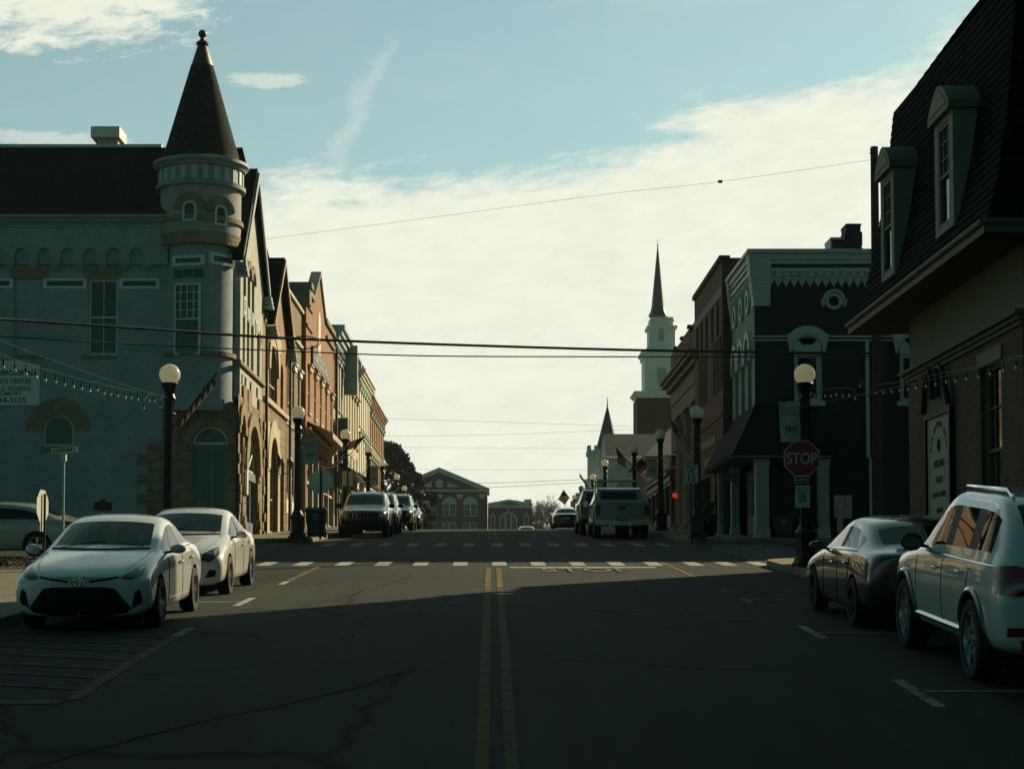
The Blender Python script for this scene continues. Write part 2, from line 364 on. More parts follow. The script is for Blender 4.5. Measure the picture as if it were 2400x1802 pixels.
# ------------------------------------------------------------ ground sheets
def ysteps(a,b,fine=None):
    ys={a,b}|{float(i) for i in range(math.ceil(a),math.floor(b)+1)}
    if fine: 
        k=a
        while k<b: ys.add(round(k,3)); k+=fine
    return sorted(ys)
def sheet(mb,xf0,xf1,ya,yb,dz,fine=None,xsub=1):
    """surface between x=xf0(y) and x=xf1(y) following the ground"""
    f0=xf0 if callable(xf0) else (lambda y:xf0); f1=xf1 if callable(xf1) else (lambda y:xf1)
    ys=ysteps(ya,yb,fine)
    for a,b in zip(ys,ys[1:]):
        for k in range(xsub):
            s,e=k/xsub,(k+1)/xsub
            p=lambda y,t:(f0(y)+(f1(y)-f0(y))*t,y,zg(y)+dz)
            mb.quad(p(a,s),p(a,e),p(b,e),p(b,s))
def asphalt(name, base, lo=.75, hi=1.3, cracks=True, warm=(1,1,.96)):
    m=bpy.data.materials.new(name); nt,N,L,P=nodes(m)
    tc=N.new('ShaderNodeTexCoord')
    P.inputs['Roughness'].default_value=.9; P.inputs['Specular IOR Level'].default_value=.10
    def nz(sc,det=6,scale=None,ro=.6):
        n=N.new('ShaderNodeTexNoise'); n.inputs['Scale'].default_value=sc; n.inputs['Detail'].default_value=det; n.inputs['Roughness'].default_value=ro
        mp=N.new('ShaderNodeMapping'); mp.inputs['Scale'].default_value=scale or (1,1,1); L.new(tc.outputs['Object'],mp.inputs['Vector']); L.new(mp.outputs[0],n.inputs['Vector']); return n.outputs['Fac']
    a=nz(.35,8,(1,.35,1)); b=nz(60,3); c=nz(1.6,8,(1.6,.12,1),.7)
    r=N.new('ShaderNodeValToRGB'); r.color_ramp.elements[0].position=.32; r.color_ramp.elements[1].position=.7
    r.color_ramp.elements[0].color=(*[base*lo*x for x in warm],1); r.color_ramp.elements[1].color=(*[base*hi*x for x in warm],1)
    mx=N.new('ShaderNodeMath'); mx.operation='ADD'; m1=N.new('ShaderNodeMath'); m1.operation='MULTIPLY'; m1.inputs[1].default_value=.42; L.new(a,m1.inputs[0])
    m2=N.new('ShaderNodeMath'); m2.operation='MULTIPLY'; m2.inputs[1].default_value=.25; L.new(b,m2.inputs[0])
    m3=N.new('ShaderNodeMath'); m3.operation='MULTIPLY_ADD'; m3.inputs[1].default_value=.32; L.new(c,m3.inputs[0]); L.new(m2.outputs[0],m3.inputs[2])
    L.new(m1.outputs[0],mx.inputs[0]); L.new(m3.outputs[0],mx.inputs[1]); L.new(mx.outputs[0],r.inputs['Fac'])
    out=r.outputs[0]
    if cracks:
        vo=N.new('ShaderNodeTexVoronoi'); vo.feature='DISTANCE_TO_EDGE'; vo.inputs['Scale'].default_value=.22
        wn=N.new('ShaderNodeTexNoise'); wn.inputs['Scale'].default_value=1.2; wn.inputs['Detail'].default_value=8; L.new(tc.outputs['Object'],wn.inputs['Vector'])
        mxv=N.new('ShaderNodeMixRGB'); mxv.inputs['Fac'].default_value=.35; L.new(tc.outputs['Object'],mxv.inputs['Color1']); L.new(wn.outputs['Color'],mxv.inputs['Color2'])
        L.new(mxv.outputs[0],vo.inputs['Vector'])
        mr=N.new('ShaderNodeMapRange'); mr.inputs[1].default_value=.0; mr.inputs[2].default_value=.010; mr.inputs[3].default_value=.22; mr.inputs[4].default_value=1; L.new(vo.outputs['Distance'],mr.inputs[0])
        brk=N.new('ShaderNodeMapRange'); brk.inputs[1].default_value=.42; brk.inputs[2].default_value=.50; brk.inputs[3].default_value=0; brk.inputs[4].default_value=1; L.new(nz(.25,3),brk.inputs[0])
        mu=N.new('ShaderNodeMixRGB'); mu.blend_type='MULTIPLY'; L.new(brk.outputs[0],mu.inputs['Fac']); L.new(out,mu.inputs['Color1']); L.new(mr.outputs[0],mu.inputs['Color2']); out=mu.outputs[0]
    L.new(out,P.inputs['Base Color'])
    bp=N.new('ShaderNodeBump'); bp.inputs['Strength'].default_value=.6; bp.inputs['Distance'].default_value=.01; L.new(b,bp.inputs['Height']); L.new(bp.outputs[0],P.inputs['Normal'])
    return m
road=asphalt('asphalt',.039,.55,1.5,warm=(.84,1.06,.93))
road2=asphalt('asphalt_side',.058,.7,1.25,cracks=False,warm=(.98,1.02,1.02))
grassm=mat('dry_grass',(.06,.055,.025),.95,var=.4,vs=2,bump=.8,bs=20)
def paint(name,col,wear=.5):
    m=bpy.data.materials.new(name); nt,N,L,P=nodes(m); P.inputs['Roughness'].default_value=.85; P.inputs['Specular IOR Level'].default_value=.1
    tc=N.new('ShaderNodeTexCoord'); n=N.new('ShaderNodeTexNoise'); n.inputs['Scale'].default_value=5; n.inputs['Detail'].default_value=10; n.inputs['Roughness'].default_value=.8; L.new(tc.outputs['Object'],n.inputs['Vector'])
    r=N.new('ShaderNodeValToRGB'); r.color_ramp.elements[0].position=wear-.07; r.color_ramp.elements[1].position=wear+.07; r.color_ramp.elements[0].color=(.042,.042,.034,1); r.color_ramp.elements[1].color=(*col,1)
    L.new(n.outputs['Fac'],r.inputs['Fac']); L.new(r.outputs[0],P.inputs['Base Color']); return m
pw=paint('worn_white_paint',(.42,.42,.35),.42); py_=paint('worn_yellow_paint',(.26,.165,.045),.50); pyf=paint('faint_shade_yellow_paint',(.125,.08,.02),.48); pwt=paint('faint_white_paint',(.26,.27,.24),.47)  # the faint yellow holds road shade as well as wear in its colour
# terrain
mb=MB(); ys=[-60,-40]+list(range(-39,171))+[180,190,200,220,240,260,280,300,330,360,400,450,500,600,700,850,1000,1200,1500,2000]
xs=[-900,-300,-100,-40,-20,-8,0,8,20,40,100,300,900]
for a,b in zip(ys,ys[1:]):
    for x0,x1 in zip(xs,xs[1:]):
        mb.quad((x0,a,zg(a)-.05),(x1,a,zg(a)-.05),(x1,b,zg(b)-.05),(x0,b,zg(b)-.05))
tag(mb.build('ground',grassm,smooth=40),kind='structure')
mb=MB()
sheet(mb,-7.4,7.4,-20,43.5,0,xsub=4); sheet(mb,-80,80,43.5,57.5,0,xsub=10); sheet(mb,-7.0,7.2,57.5,240,0,xsub=4)
tag(mb.build('road',road,smooth=40),kind='structure')
# sidewalks
def slab(name,x_in,x_out,ya,yb,ra,rb,m=None,h=.15):
    m=m or pave
    """x_in: kerb side function or number, rounded corners at the ends by radius ra/rb"""
    sgn=1 if (x_out>(x_in(ya+3) if callable(x_in) else x_in)) else -1
    base=x_in if callable(x_in) else (lambda y:x_in)
    def xi(y):
        o=0
        if ra and y<ya+ra: o=ra-math.sqrt(max(0,ra*ra-(ya+ra-y)**2))
        if rb and y>yb-rb: o=max(o,rb-math.sqrt(max(0,rb*rb-(y-(yb-rb))**2)))
        return base(y)+sgn*o
    mb=MB(); sheet(mb,lambda y:xi(y)+sgn*.15,x_out,ya,yb,h,.25,xsub=2)
    o=mb.build(name,m,smooth=40); tag(o,kind='structure')
    k=MB(); ysn=ysteps(ya,yb,.25)
    for a,b in zip(ysn,ysn[1:]):
        A,B=xi(a),xi(b)
        k.quad((A,a,zg(a)-.1),(B,b,zg(b)-.1),(B+sgn*.02,b,zg(b)+h-.004),(A+sgn*.02,a,zg(a)+h-.004))
        k.quad((A+sgn*.02,a,zg(a)+h-.004),(B+sgn*.02,b,zg(b)+h-.004),(B+sgn*.15,b,zg(b)+h),(A+sgn*.15,a,zg(a)+h))
    for y in (ya,yb):
        k.quad((xi(y),y,zg(y)-.1),(x_out,y,zg(y)-.1),(x_out,y,zg(y)+h),(xi(y),y,zg(y)+h))
    o2=k.build('kerb',kerbm,smooth=40); tag(o2,kind='structure')
def paving(name,c,tile=1.5):
    m=mat(name,c,.9,var=.25,vs=2,bump=.4,bs=40,dirt=.5); nt,N,L,P=nodes(m)
    src=P.inputs['Base Color'].links[0].from_socket; tc=N.new('ShaderNodeTexCoord')
    b=N.new('ShaderNodeTexBrick'); b.inputs['Scale'].default_value=1; b.inputs['Brick Width'].default_value=tile; b.inputs['Row Height'].default_value=tile; b.inputs['Mortar Size'].default_value=.014; b.offset=0
    b.inputs['Color1'].default_value=(1,1,1,1); b.inputs['Color2'].default_value=(.82,.82,.80,1); b.inputs['Mortar'].default_value=(.35,.33,.3,1)
    L.new(tc.outputs['Object'],b.inputs['Vector']); mx=N.new('ShaderNodeMixRGB'); mx.blend_type='MULTIPLY'; mx.inputs['Fac'].default_value=1; L.new(src,mx.inputs['Color1']); L.new(b.outputs['Color'],mx.inputs['Color2']); L.new(mx.outputs[0],P.inputs['Base Color']); return m
pave=paving('sidewalk_concrete',(.17,.145,.10))
kerbm=mat('kerb_concrete',(.16,.145,.10),.9,var=.35,vs=3,bump=.4,bs=30,dirt=.6)
slab('sidewalk',-6.4,-11.2,-20,43.0,0,2.0)
def kr(y): 
    if y<34.6: return 7.15
    if y<36.2: 
        t=(y-34.6)/1.6; return 7.15-.85*(3*t*t-2*t*t*t)
    return 6.3
slab('sidewalk',kr,14,-20,42.6,0,1.6)
slab('sidewalk',-5.95,-30,57.8,62.0,1.6,0)
slab('sidewalk',-5.95,-8.9,62.0,205,0,0)
slab('sidewalk',6.25,24,57.8,62.0,1.6,0)
slab('sidewalk',6.25,9.1,62.0,205,0,0)
# mulch beds
def bed(x0,x1,ya,yb,dz,label,n=400):
    mb=MB(); ysn=ysteps(ya,yb,.25)
    for a,b in zip(ysn,ysn[1:]):
        for k in range(8):
            xa=x0+(x1-x0)*k/8; xb=x0+(x1-x0)*(k+1)/8
            hh=lambda x,y:.06*math.sin(math.pi*(x-x0)/(x1-x0))*math.sin(math.pi*(y-ya)/(yb-ya))
            mb.quad((xa,a,zg(a)+dz+hh(xa,a)),(xb,a,zg(a)+dz+hh(xb,a)),(xb,b,zg(b)+dz+hh(xb,b)),(xa,b,zg(b)+dz+hh(xa,b)))
    for i in range(n):
        x=random.uniform(x0+.05,x1-.05); y=random.uniform(ya+.05,yb-.05); z=zg(y)+dz+.03; s=random.uniform(.02,.06); t=random.uniform(0,3)
        mb.quad((x-s*math.cos(t),y-s*math.sin(t),z),(x+s*math.cos(t),y+s*math.sin(t),z+.02),(x+s*math.cos(t)+.02,y+s*math.sin(t)+.02,z+.05),(x-s*math.cos(t),y-s*math.sin(t)+.03,z+.03))
    o=mb.build('mulch_bed',mulch,smooth=0); tag(o,label,'mulch',kind='stuff')
bed(-11.1,-9.3,36.6,41,.16,'brown mulch bed beside the left sidewalk below the octagonal sign seen edge-on',700)
bed(6.9,8.4,36.4,40.8,.16,'brown mulch bed round the foot of the lamp at the near right corner')
# ------------------------------------------------------------ road markings (one structure sheet per colour)
def mark(mb,pts,dz=.006):
    """quad (x0a,x1a,ya)->(x0b,x1b,yb)"""
    (x0a,x1a,ya),(x0b,x1b,yb)=pts
    f=lambda p,q:(lambda y:p+(q-p)*(y-ya)/(yb-ya))
    sheet(mb,f(x0a,x0b),f(x1a,x1b),ya,yb,dz)
def gY(py):   # ground distance for a picture row
    lo,hi=8.0,109.0
    for _ in range(50):
        m_=(lo+hi)/2
        t=(CY-py)/F; Z=m_*(t*ct+st)/(ct-t*st)
        if zg(m_) < Z: lo=m_      # ground below the sight line -> farther
        else: hi=m_
    return lo
def gp(px,py):
    Y=gY(py); X,Z=onY(px,py,Y); return X,Y

mw=MB(); my=MB(); mf=MB(); mwt=MB()
for px in (627,712,808,899,987,1079,1170,1261,1353,1443,1530,1623,1700,1776):
    X,_=gp(px,1321); mark(mw,[(X-.17,X+.17,gY(1325.5)),(X-.17,X+.17,gY(1316.5))])
for px in (769,838,903,968,1033,1098,1165,1231,1297,1362,1425,1496,1554):
    X,_=gp(px,1277); mark(mwt,[(X-.17,X+.17,gY(1280.5)),(X-.17,X+.17,gY(1273))])
for x in (-.07,.155):
    mark(my,[(x-.055,x+.055,33),(x-.055,x+.055,gY(1330))]); mark(mf,[(x-.055,x+.055,9.0),(x-.055,x+.055,33)]); mark(mf,[(x-.055,x+.055,gY(1264)),(x-.055,x+.055,104)])  # near stretch in the darker yellow: shade on the road put into the colour
X0,_=gp(1194,1329); X1,_=gp(1540,1331)
mark(mw,[(X0,X1,gY(1331)),(X0,X1,gY(1328.6))])
LX=-3.95; RX=4.12
mark(my,[(LX-.06,LX+.06,gY(1361)),(LX-.06,LX+.06,gY(1327))]); mark(mw,[(LX-.06,LX+.06,gY(1370)),(LX-.06,LX+.06,gY(1362.5))])
for r in (1331,1336,1342,1348,1354,1360): y=gY(r); mark(mf,[(-6.2,LX-.1,y),(-6.2,LX-.1,y+.12)])
mark(mw,[(LX-.06,LX+.06,gY(1420)),(LX-.06,LX+.06,gY(1401))]); y=gY(1411); mark(mw,[(-6.2,LX-.08,y),(-6.2,LX-.08,y+.1)])
mark(mwt,[(LX-.07,LX+.07,gY(1491)),(LX-.07,LX+.07,gY(1473))])
mark(mf,[(LX-.07,LX+.07,gY(1640)),(LX-.07,LX+.07,gY(1492))]); mark(mf,[(-6.2,LX-.08,gY(1650)),(-6.2,LX-.08,gY(1641))])
for r in (1495,1511,1529,1548,1569,1590,1617):
    y=gY(r); 
    for k in range(8):
        xa=LX-.1-k*.275; xb=xa-.275; ya=y+k*.10; yb=ya+.10; q_=lambda x_,y_:(x_,y_,zg(y_)+.008); mf.quad(q_(xa,ya),q_(xa,ya+.11),q_(xb,yb+.11),q_(xb,yb))
mark(my,[(RX-.06,RX+.06,gY(1353)),(RX-.06,RX+.06,gY(1317))])
for i,r in enumerate((1318.5,1322,1326,1330,1334.5,1339,1344,1349,1354)):
    y=gY(r); mark(mf,[(RX+.1,6.2,y),(RX+.1,6.2,y+.12)])
for a,b,c in ((1412,1403,1406),(1497,1467,1483),(1657,1593,1622),(1386,1381,1383)):
    mark(mwt,[(RX-.06,RX+.06,gY(a)),(RX-.06,RX+.06,gY(b))]); y=gY(c); mark(mwt,[(RX+.09,6.9,y),(RX+.09,6.9,y+.11)])
for k in range(9):
    y=45.0+k*1.32
    mark(mwt,[(-8.4,-6.2,y),(-8.4,-6.2,y+.38)]); mark(mwt,[(6.4,8.8,y-.6),(6.4,8.8,y-.22)])
tag(mw.build('white_road_marking',pw,smooth=0),kind='structure'); tag(mwt.build('faint_road_marking',pwt,smooth=0),kind='structure')
tag(my.build('yellow_road_marking',py_,smooth=0),kind='structure'); tag(mf.build('faint_shade_yellow_road_marking',pyf,smooth=0),kind='structure')
# STOP on the road
t=thing('painted_stop_word','worn white word STOP painted on the right lane before the crosswalk','road lettering',(2,39,zg(39)))
o=text('STOP',1.0,Fr((0,0,0),(1,0,0),(0,0,1)),0,0,0,pw,t,sx=1,ext=0)
xs=[v.co.x for v in o.data.vertices]; ys_=[v.co.y for v in o.data.vertices]; zs=[v.co.z for v in o.data.vertices]
o.data.materials[0]=paint('fragmentary_white_paint',(.36,.36,.30),.50)
ox=min(v.co.x for v in o.data.vertices); wx=max(v.co.x for v in o.data.vertices)-ox
oz=min(v.co.z for v in o.data.vertices); wz=max(v.co.z for v in o.data.vertices)-oz
XA,_=gp(1270,1337); XB,_=gp(1482,1337); YA,YB=gY(1341),gY(1332.5)
bm=bmesh.new(); bm.from_mesh(o.data)
for v in bm.verts:
    X=XA+(v.co.x-ox)/wx*(XB-XA); Y=YA+(v.co.z-oz)/wz*(YB-YA)
    v.co=Vector((X,Y,zg(Y)+.02))-ORG[t.name]
bm.to_mesh(o.data); bm.free()
# tar seams, patches, manhole, litter
tar=mat('tar_seam',(.012,.013,.012),.95,var=.3,spec=.05); patchm=mat('asphalt_patch',(.030,.032,.028),.9,var=.35,vs=6,bump=.5,bs=60)
rnd=random.Random(21); mt=MB()
def crack(x,y,n,dx,dy,wd):
    P_=[]
    for k in range(n): P_.append((x,y)); x+=dx+rnd.gauss(0,.055); y+=dy+rnd.gauss(0,.04)
    for (a,b),(c,d) in zip(P_,P_[1:]):
        if d<=b: continue
        w1=wd*rnd.uniform(.6,1.3)
        for q0,q1 in ((0,.5),(.5,1)):
            y0=b+(d-b)*q0; y1=b+(d-b)*q1; x0=a+(c-a)*q0; x1=a+(c-a)*q1
            mt.quad((x0-w1,y0,zg(y0)+.004),(x0+w1,y0,zg(y0)+.004),(x1+w1,y1,zg(y1)+.004),(x1-w1,y1,zg(y1)+.004))
crack(-3.5,13.6,24,.115,.26,.012); crack(-2.1,21,30,.05,.24,.010); crack(-2.9,27.5,34,.04,.30,.012); crack(3.4,24,30,-.03,.3,.011); crack(-1.1,45,24,.03,.4,.018)
tag(mt.build('tar_seam',tar,smooth=0),'thin tarred cracks wandering along the lanes',kind='structure')
mp_=MB()
li=MB()
for k in range(900):
    sd_=rnd.choice((-1,1)); y=rnd.uniform(10,60); x=(-6.3 if sd_<0 else (7.0 if y<35 else 6.2))-sd_*abs(rnd.gauss(0,.22)); 
    if 43<y<57.5: continue
    s_=rnd.uniform(.012,.035); t_=rnd.uniform(0,3.1); z=zg(y)+.006
    li.quad((x-s_,y,z),(x,y-s_*.6,z+.004),(x+s_,y,z+.012),(x,y+s_*.6,z+.004))
o=li.build('leaf_litter',mat('litter_brown',(.10,.07,.035),.9,var=.5,vs=9),None,smooth=0); tag(o,'small brown leaves and grit gathered along the kerbs',kind='stuff')
# ------------------------------------------------------------ lamps
globe_m=bpy.data.materials.new('frosted_globe'); nt_,N_,L_,P_=nodes(globe_m)
P_.inputs['Base Color'].default_value=(.74,.74,.66,1); P_.inputs['Roughness'].default_value=.18; P_.inputs['Specular IOR Level'].default_value=.5
tr=N_.new('ShaderNodeBsdfTranslucent'); tr.inputs['Color'].default_value=(.85,.84,.74,1)
mxs=N_.new('ShaderNodeMixShader'); mxs.inputs[0].default_value=.55; L_.new(P_.outputs[0],mxs.inputs[1]); L_.new(tr.outputs[0],mxs.inputs[2]); L_.new(mxs.outputs[0],N_['Material Output'].inputs[0])
def fluted(mb,x,y,z0,z1,r0,r1,n=16,depth=.12):
    vs=[];fs=[];m=n*2
    for z,r in ((z0,r0),(z1,r1)):
        for k in range(m):
            a=2*math.pi*k/m; rr=r*(1-(depth if k%2 else 0)); vs.append((x+rr*math.cos(a),y+rr*math.sin(a),z))
    for k in range(m): fs.append((k,(k+1)%m,m+(k+1)%m,m+k))
    mb.add(vs,fs)
def lamp(px,Y,label,proto=None,H=4.08):
    X,_=onY(px,1100,Y); z=zg(Y)+.15
    if proto:
        r=proto.copy(); COL.objects.link(r); r.location=(X,Y,z); r['label']=label; ORG[r.name]=Vector((X,Y,z))
        for c in proto.children:
            d=c.copy(); COL.objects.link(d); d.parent=r; ORG[d.name]=Vector((X,Y,z))
        return r
    t=thing('street_lamp',label,'street lamp',(X,Y,z),'globe street lamps along both kerbs')
    b=MB(); b.lathe((X,Y,z),[(0,0),(.31,0),(.31,.05),(.27,.10),(.25,.18),(.22,.20)],8)
    b.lathe((X,Y,z),[(.21,.18),(.215,.62),(.25,.66),(.25,.72),(.20,.76),(.15,.88),(.13,.92),(.14,.95)],8); b.build('base',iron,t,smooth=30)
    s=MB(); fluted(s,X,Y,z+.93,z+3.55,.125,.105); s.build('post',iron,t,smooth=0)
    c=MB(); c.lathe((X,Y,z),[(.115,3.52),(.14,3.56),(.12,3.6),(.10,3.66),(.13,3.74),(.17,3.82),(.185,3.88),(.17,3.9),(0,3.9)],16)
    c.build('collar',iron,t); c=MB(); c.lathe((X,Y,z),[(.12,3.2),(.14,3.23),(.12,3.26)],16); c.build('ring',iron,t)
    g=MB(); g.lathe((X,Y,z),[(.225*math.sin(a),H-.225*math.cos(a)) for a in [math.pi*(k/16) for k in range(1,16)]]+[(0,H+.225)],28); g.build('globe',globe_m,t,smooth=80)
    return t
LL=[(396,38,'globe lamp at the near left corner in front of the stone arched doorway'),(698,58,'globe lamp on the far left corner beside the blue recycling cart'),(809,76,'left kerb globe lamp carrying a flag, above the grey sign back'),(863,94,'left kerb globe lamp with an hH banner hanging on its right'),(896,112,'left kerb globe lamp against the dark magnolia crown, the larger one'),(930,130,'small left kerb globe lamp at the right part of the magnolia crown'),(948,148,'small left kerb globe lamp just above the third parked sport utility'),(963,170,'smallest left kerb globe lamp low beside the parked dark vehicles')]
RL=[(1888,38,'globe lamp at the near right corner behind the red stop sign'),(1634,58,'globe lamp on the far right corner behind the speed limit sign'),(1548,76,'dim right kerb globe lamp between the pickup rack and the large flag'),(1487,94,'right kerb globe lamp rising behind the silver pickup'),(1418,112,'right kerb globe lamp in front of the pale castle-like church tower'),(1389,130,'right kerb globe lamp just left of the pale church tower edge'),(1362,148,'right kerb globe lamp crossed by a furled flag'),(1346,165,'right kerb globe lamp carrying the flag seen over the crest of the road')]
lamps={}
p0=None
for side,arr in (('L',LL),('R',RL)):
    for i,(px,Y,lab) in enumerate(arr):
        o=lamp(px,Y,lab,p0); p0=p0 or o; lamps[side+str(i+1)]=o
o=lamp(1293,215,'tiny pale globe lamp seen left of the dark car on the crest',p0)
# ------------------------------------------------------------ banners
bann=mat('banner_cloth',(.36,.37,.31),.8,var=.1,vs=5); bink=mat('banner_ink',(.03,.03,.03),.8,var=0); bred=mat('banner_red_ink',(.20,.10,.07),.8,var=0)
def banner(px0,px1,py0,py1,Y,lp,label,tilt=0,big=True):
    x0,z1=onY(px0,py0,Y); x1,z0=onY(px1,py1,Y); xl=lamps[lp].location.x
    t=thing('hanging_banner',label,'banner',((x0+x1)/2,Y-.01,z0),'town banners on the street lamps')
    fr=Fr((0,Y-.03,0),(1,0,tilt),(0,-1,0)) if False else FY(Y-.03)
    mb=MB(); n=6
    for k in range(n):
        for j in range(8):
            f=lambda a,b:(x0+(x1-x0)*a+tilt*b*.5,Y-.03+.02*math.sin(a*5+b*3),z1+(z0-z1)*b)
            mb.quad(f(k/n,j/8),f((k+1)/n,j/8),f((k+1)/n,(j+1)/8),f(k/n,(j+1)/8))
    c=mb.build('cloth',bann,t,smooth=60)
    b=MB(); far = x0 if abs(x0-xl)>abs(x1-xl) else x1
    for z,dx in ((z1,0),(z0,tilt*.5)): b.tube([(xl,Y,z),(far+dx,Y-.01,z)],.014,6)
    b.build('bracket',iron,t)
    cx=(x0+x1)/2; w=x1-x0; h=z1-z0; d=-.024
    if big:
        for k,(s,yy,m_) in enumerate(((.072,.80,bred),(.062,.73,bred))):
            text(('HISTORIC','KENTUCKY')[k],s,fr,cx+tilt*.5*(1-yy),z0+h*yy,d,m_,t,ext=.002)
        text('HARRODSBURG',.055,fr,cx+tilt*.15,z0+h*.655,d,bink,t,ext=.002)
    else:
        m_=MB(); m_.fbox(fr,cx-w*.3,cx+w*.3,z0+h*.78,z0+h*.86,d-.01,d+.01); m_.fbox(fr,cx-w*.35,cx+w*.35,z0+h*.68,z0+h*.71,d-.01,d+.01); m_.build('printed_lines',bred,t)
    text('hH',.20 if big else .22,fr,cx+tilt*.28,z0+h*.26,d,bink,t,name='monogram',sx=.85,ext=.002,bold=.004)
    st_=MB(); R0=w*.36; cy=z0+h*.345
    for k in range(16):
        a=2*math.pi*k/16; c0=(cx+tilt*.28+R0*math.cos(a),cy+R0*math.sin(a)*1.05); pts=[]
        for q in range(10):
            rr=.020 if q%2==0 else .009; b_=a+math.pi*q/5; pts.append(fr.P(c0[0]+rr*math.cos(b_),c0[1]+rr*math.sin(b_),d-.004))
        st_.poly(pts)
    st_.build('star_ring',bink,t,smooth=0)
banner(1824,1872,941,1036,38,'R1','pale town banner tilted beside the near right lamp above the stop sign',tilt=.09)
banner(711,742,1026,1087,58,'L2','pale town banner on the far left corner lamp')
banner(867,887,1092,1137,94,'L4','small tan town banner on the left kerb lamp before the brick building',big=False)
banner(1514,1540,1071,1117,76,'R3','shaded town banner to the left of the large flag',big=False)
banner(1398,1415,1124,1154,112,'R5','tan town banner beside the lamp in front of the pale church tower',big=False)
banner(1349,1361,1155,1180,165,'R8','smallest grey town banner, seen left of the pale church tower',big=False)
# ------------------------------------------------------------ flags
fr_=mat('flag_red',(.30,.02,.02),.8,var=.1); fw_=mat('flag_white',(.50,.48,.42),.8,var=.05); fb_=mat('flag_blue',(.01,.018,.05),.8,var=.1)
def flag(lp,base,tip,Y,flyvec,fly,label,hoist=.62,wave=.05,dots=True,fold=1.0):
    """base/tip: picture points of the staff; cloth hangs from its outer part along flyvec"""
    B=Vector((onY(*base,Y)[0],Y-.05,onY(*base,Y)[1])); T=Vector((onY(*tip,Y)[0],Y-.05,onY(*tip,Y)[1]))
    t=thing('flag',label,'flag',tuple(B),'national flags on the street lamps')
    s=MB(); s.tube([B,T],.014,6); s.lathe(T,[(0,-.03),(.03,0),(0,.03)],8)
    lp_=lamps[lp]; s.tube([Vector((lp_.location.x,Y,B.z)),B],.03,6); s.build('staff',iron,t)
    ax=(B-T).normalized(); fv=Vector(flyvec).normalized(); Hh=(B-T).length*hoist
    c=MB(); nu,nv=26,13; nrm=ax.cross(fv).normalized()
    def P(u,v):
        p=T+ax*(.03+v*Hh)+fv*(u*fly)*(1-.15*v)+Vector((0,0,-.10*u*fly*(1-v)))
        return p+nrm*(wave*math.sin(u*9+v*2.5)*(.3+u)+.4*wave*math.sin(u*21+v*7))*fold
    for i in range(nu):
        for j in range(nv):
            c.cm = 2 if (i<nu*.4 and j<7) else (0 if j%2==0 else 1)
            c.quad(P(i/nu,j/nv),P((i+1)/nu,j/nv),P((i+1)/nu,(j+1)/nv),P(i/nu,(j+1)/nv))
    c.build('cloth',[fr_,fw_,fb_],t,smooth=80)
    if dots:
        d=MB()
        for i in range(6):
            for j in range(5):
                for sgn in (1,-1):
                    p=P((.03+i*.062),(.05+j*.105))+nrm*.006*sgn; r=.011
                    d.add([p+ax*(r*math.cos(a))+fv*(r*math.sin(a)) for a in [k*math.pi*2/5 for k in range(5)]],[(0,1,2,3,4)])
        d.build('stars',fw_,t,smooth=0)
flag('L1',(413,1000),(509,874),38,(-.1,.25,-1),.22,'furled national flag leaning right from the near left lamp',hoist=.92,wave=.03,fold=.8)
flag('L3',(820,1066),(858,1020),76,(-1,-.1,-.30),.72,'small lit national flag flying left from the third left lamp',hoist=.62,wave=.06,dots=False)
flag('R2',(1622,1052),(1569,980),58,(.28,-.1,-1),1.02,'large national flag hanging beside the bank columns on the right',hoist=.62,wave=.05)
flag('R4',(1484,1097),(1443,1048),94,(.12,-.1,-1),.75,'dark red national flag drooping left of the lamp behind the pickup',hoist=.5,wave=.08,dots=False)
flag('R7',(1383,1146),(1358,1108),148,(-.05,-.3,-1),.25,'furled national flag crossing a lamp left of the pale church tower',hoist=.9,wave=.05,dots=False)
flag('R8',(1343,1177),(1320,1147),165,(-.62,-.1,-1),.95,'national flag flying over the crest of the road above the dark car',hoist=.62,wave=.05,dots=False)
flag('L5',(902,1140),(925,1110),112,(-.2,-.1,-1),.35,'dim furled national flag in front of the magnolia crown',hoist=.7,wave=.05,dots=False)
# ------------------------------------------------------------ string lights
bulbm=mat('clear_bulb',(.55,.53,.45),.08,var=0,spec=.9,coat=1)
def cat_line(mb,a,b,sag,r,n=14,seg=4):
    a=Vector(a); b=Vector(b); mb.tube([a.lerp(b,k/n)-Vector((0,0,sag*4*(k/n)*(1-k/n))) for k in range(n+1)],r,seg,cap=False)
def bulbmesh(r=.032):
    mb=MB(); mb.lathe((0,0,0),[(0,-.04),(.016,-.033),(.023,-.014),(.020,0),(.010,.014)],10); o=mb.build('bulb',bulbm,None,smooth=80); me=o.data; bpy.data.objects.remove(o); return me
BM=bulbmesh()
def string(label,pts,loc,ends,top=None):
    t=thing('string_lights',label,'string lights',loc,'festoon strings of clear bulbs')
    c=MB(); c.tube([Vector(ends[0])]+[p+Vector((0,0,.13)) for p in pts]+[Vector(ends[1])],.0035,4,cap=False)
    if top: cat_line(c,ends[0]+Vector((0,0,.12)),ends[1]+Vector((0,0,.12)),top,.003)
    for p in pts: c.tube([p+Vector((0,0,.13)),p+Vector((0,0,.06))],.004,4); c.tube([p+Vector((0,0,.07)),p+Vector((0,0,.012))],.014,6)
    c.build('cable',iron,t)
    for p in pts:
        b=bpy.data.objects.new('bulb',BM); COL.objects.link(b); b.parent=t; b.location=p-Vector(loc); ORG[b.name]=Vector(loc)
ZL=[(20,780),(90,800),(157,822),(217,840),(275,857),(338,870),(392,886),(446,898),(497,910),(546,923),(592,920),(634,940),(674,947),(716,954),(762,964),(797,967),(838,976),(875,1030),(907,984),(940,988),(975,1022),(1005,970)]
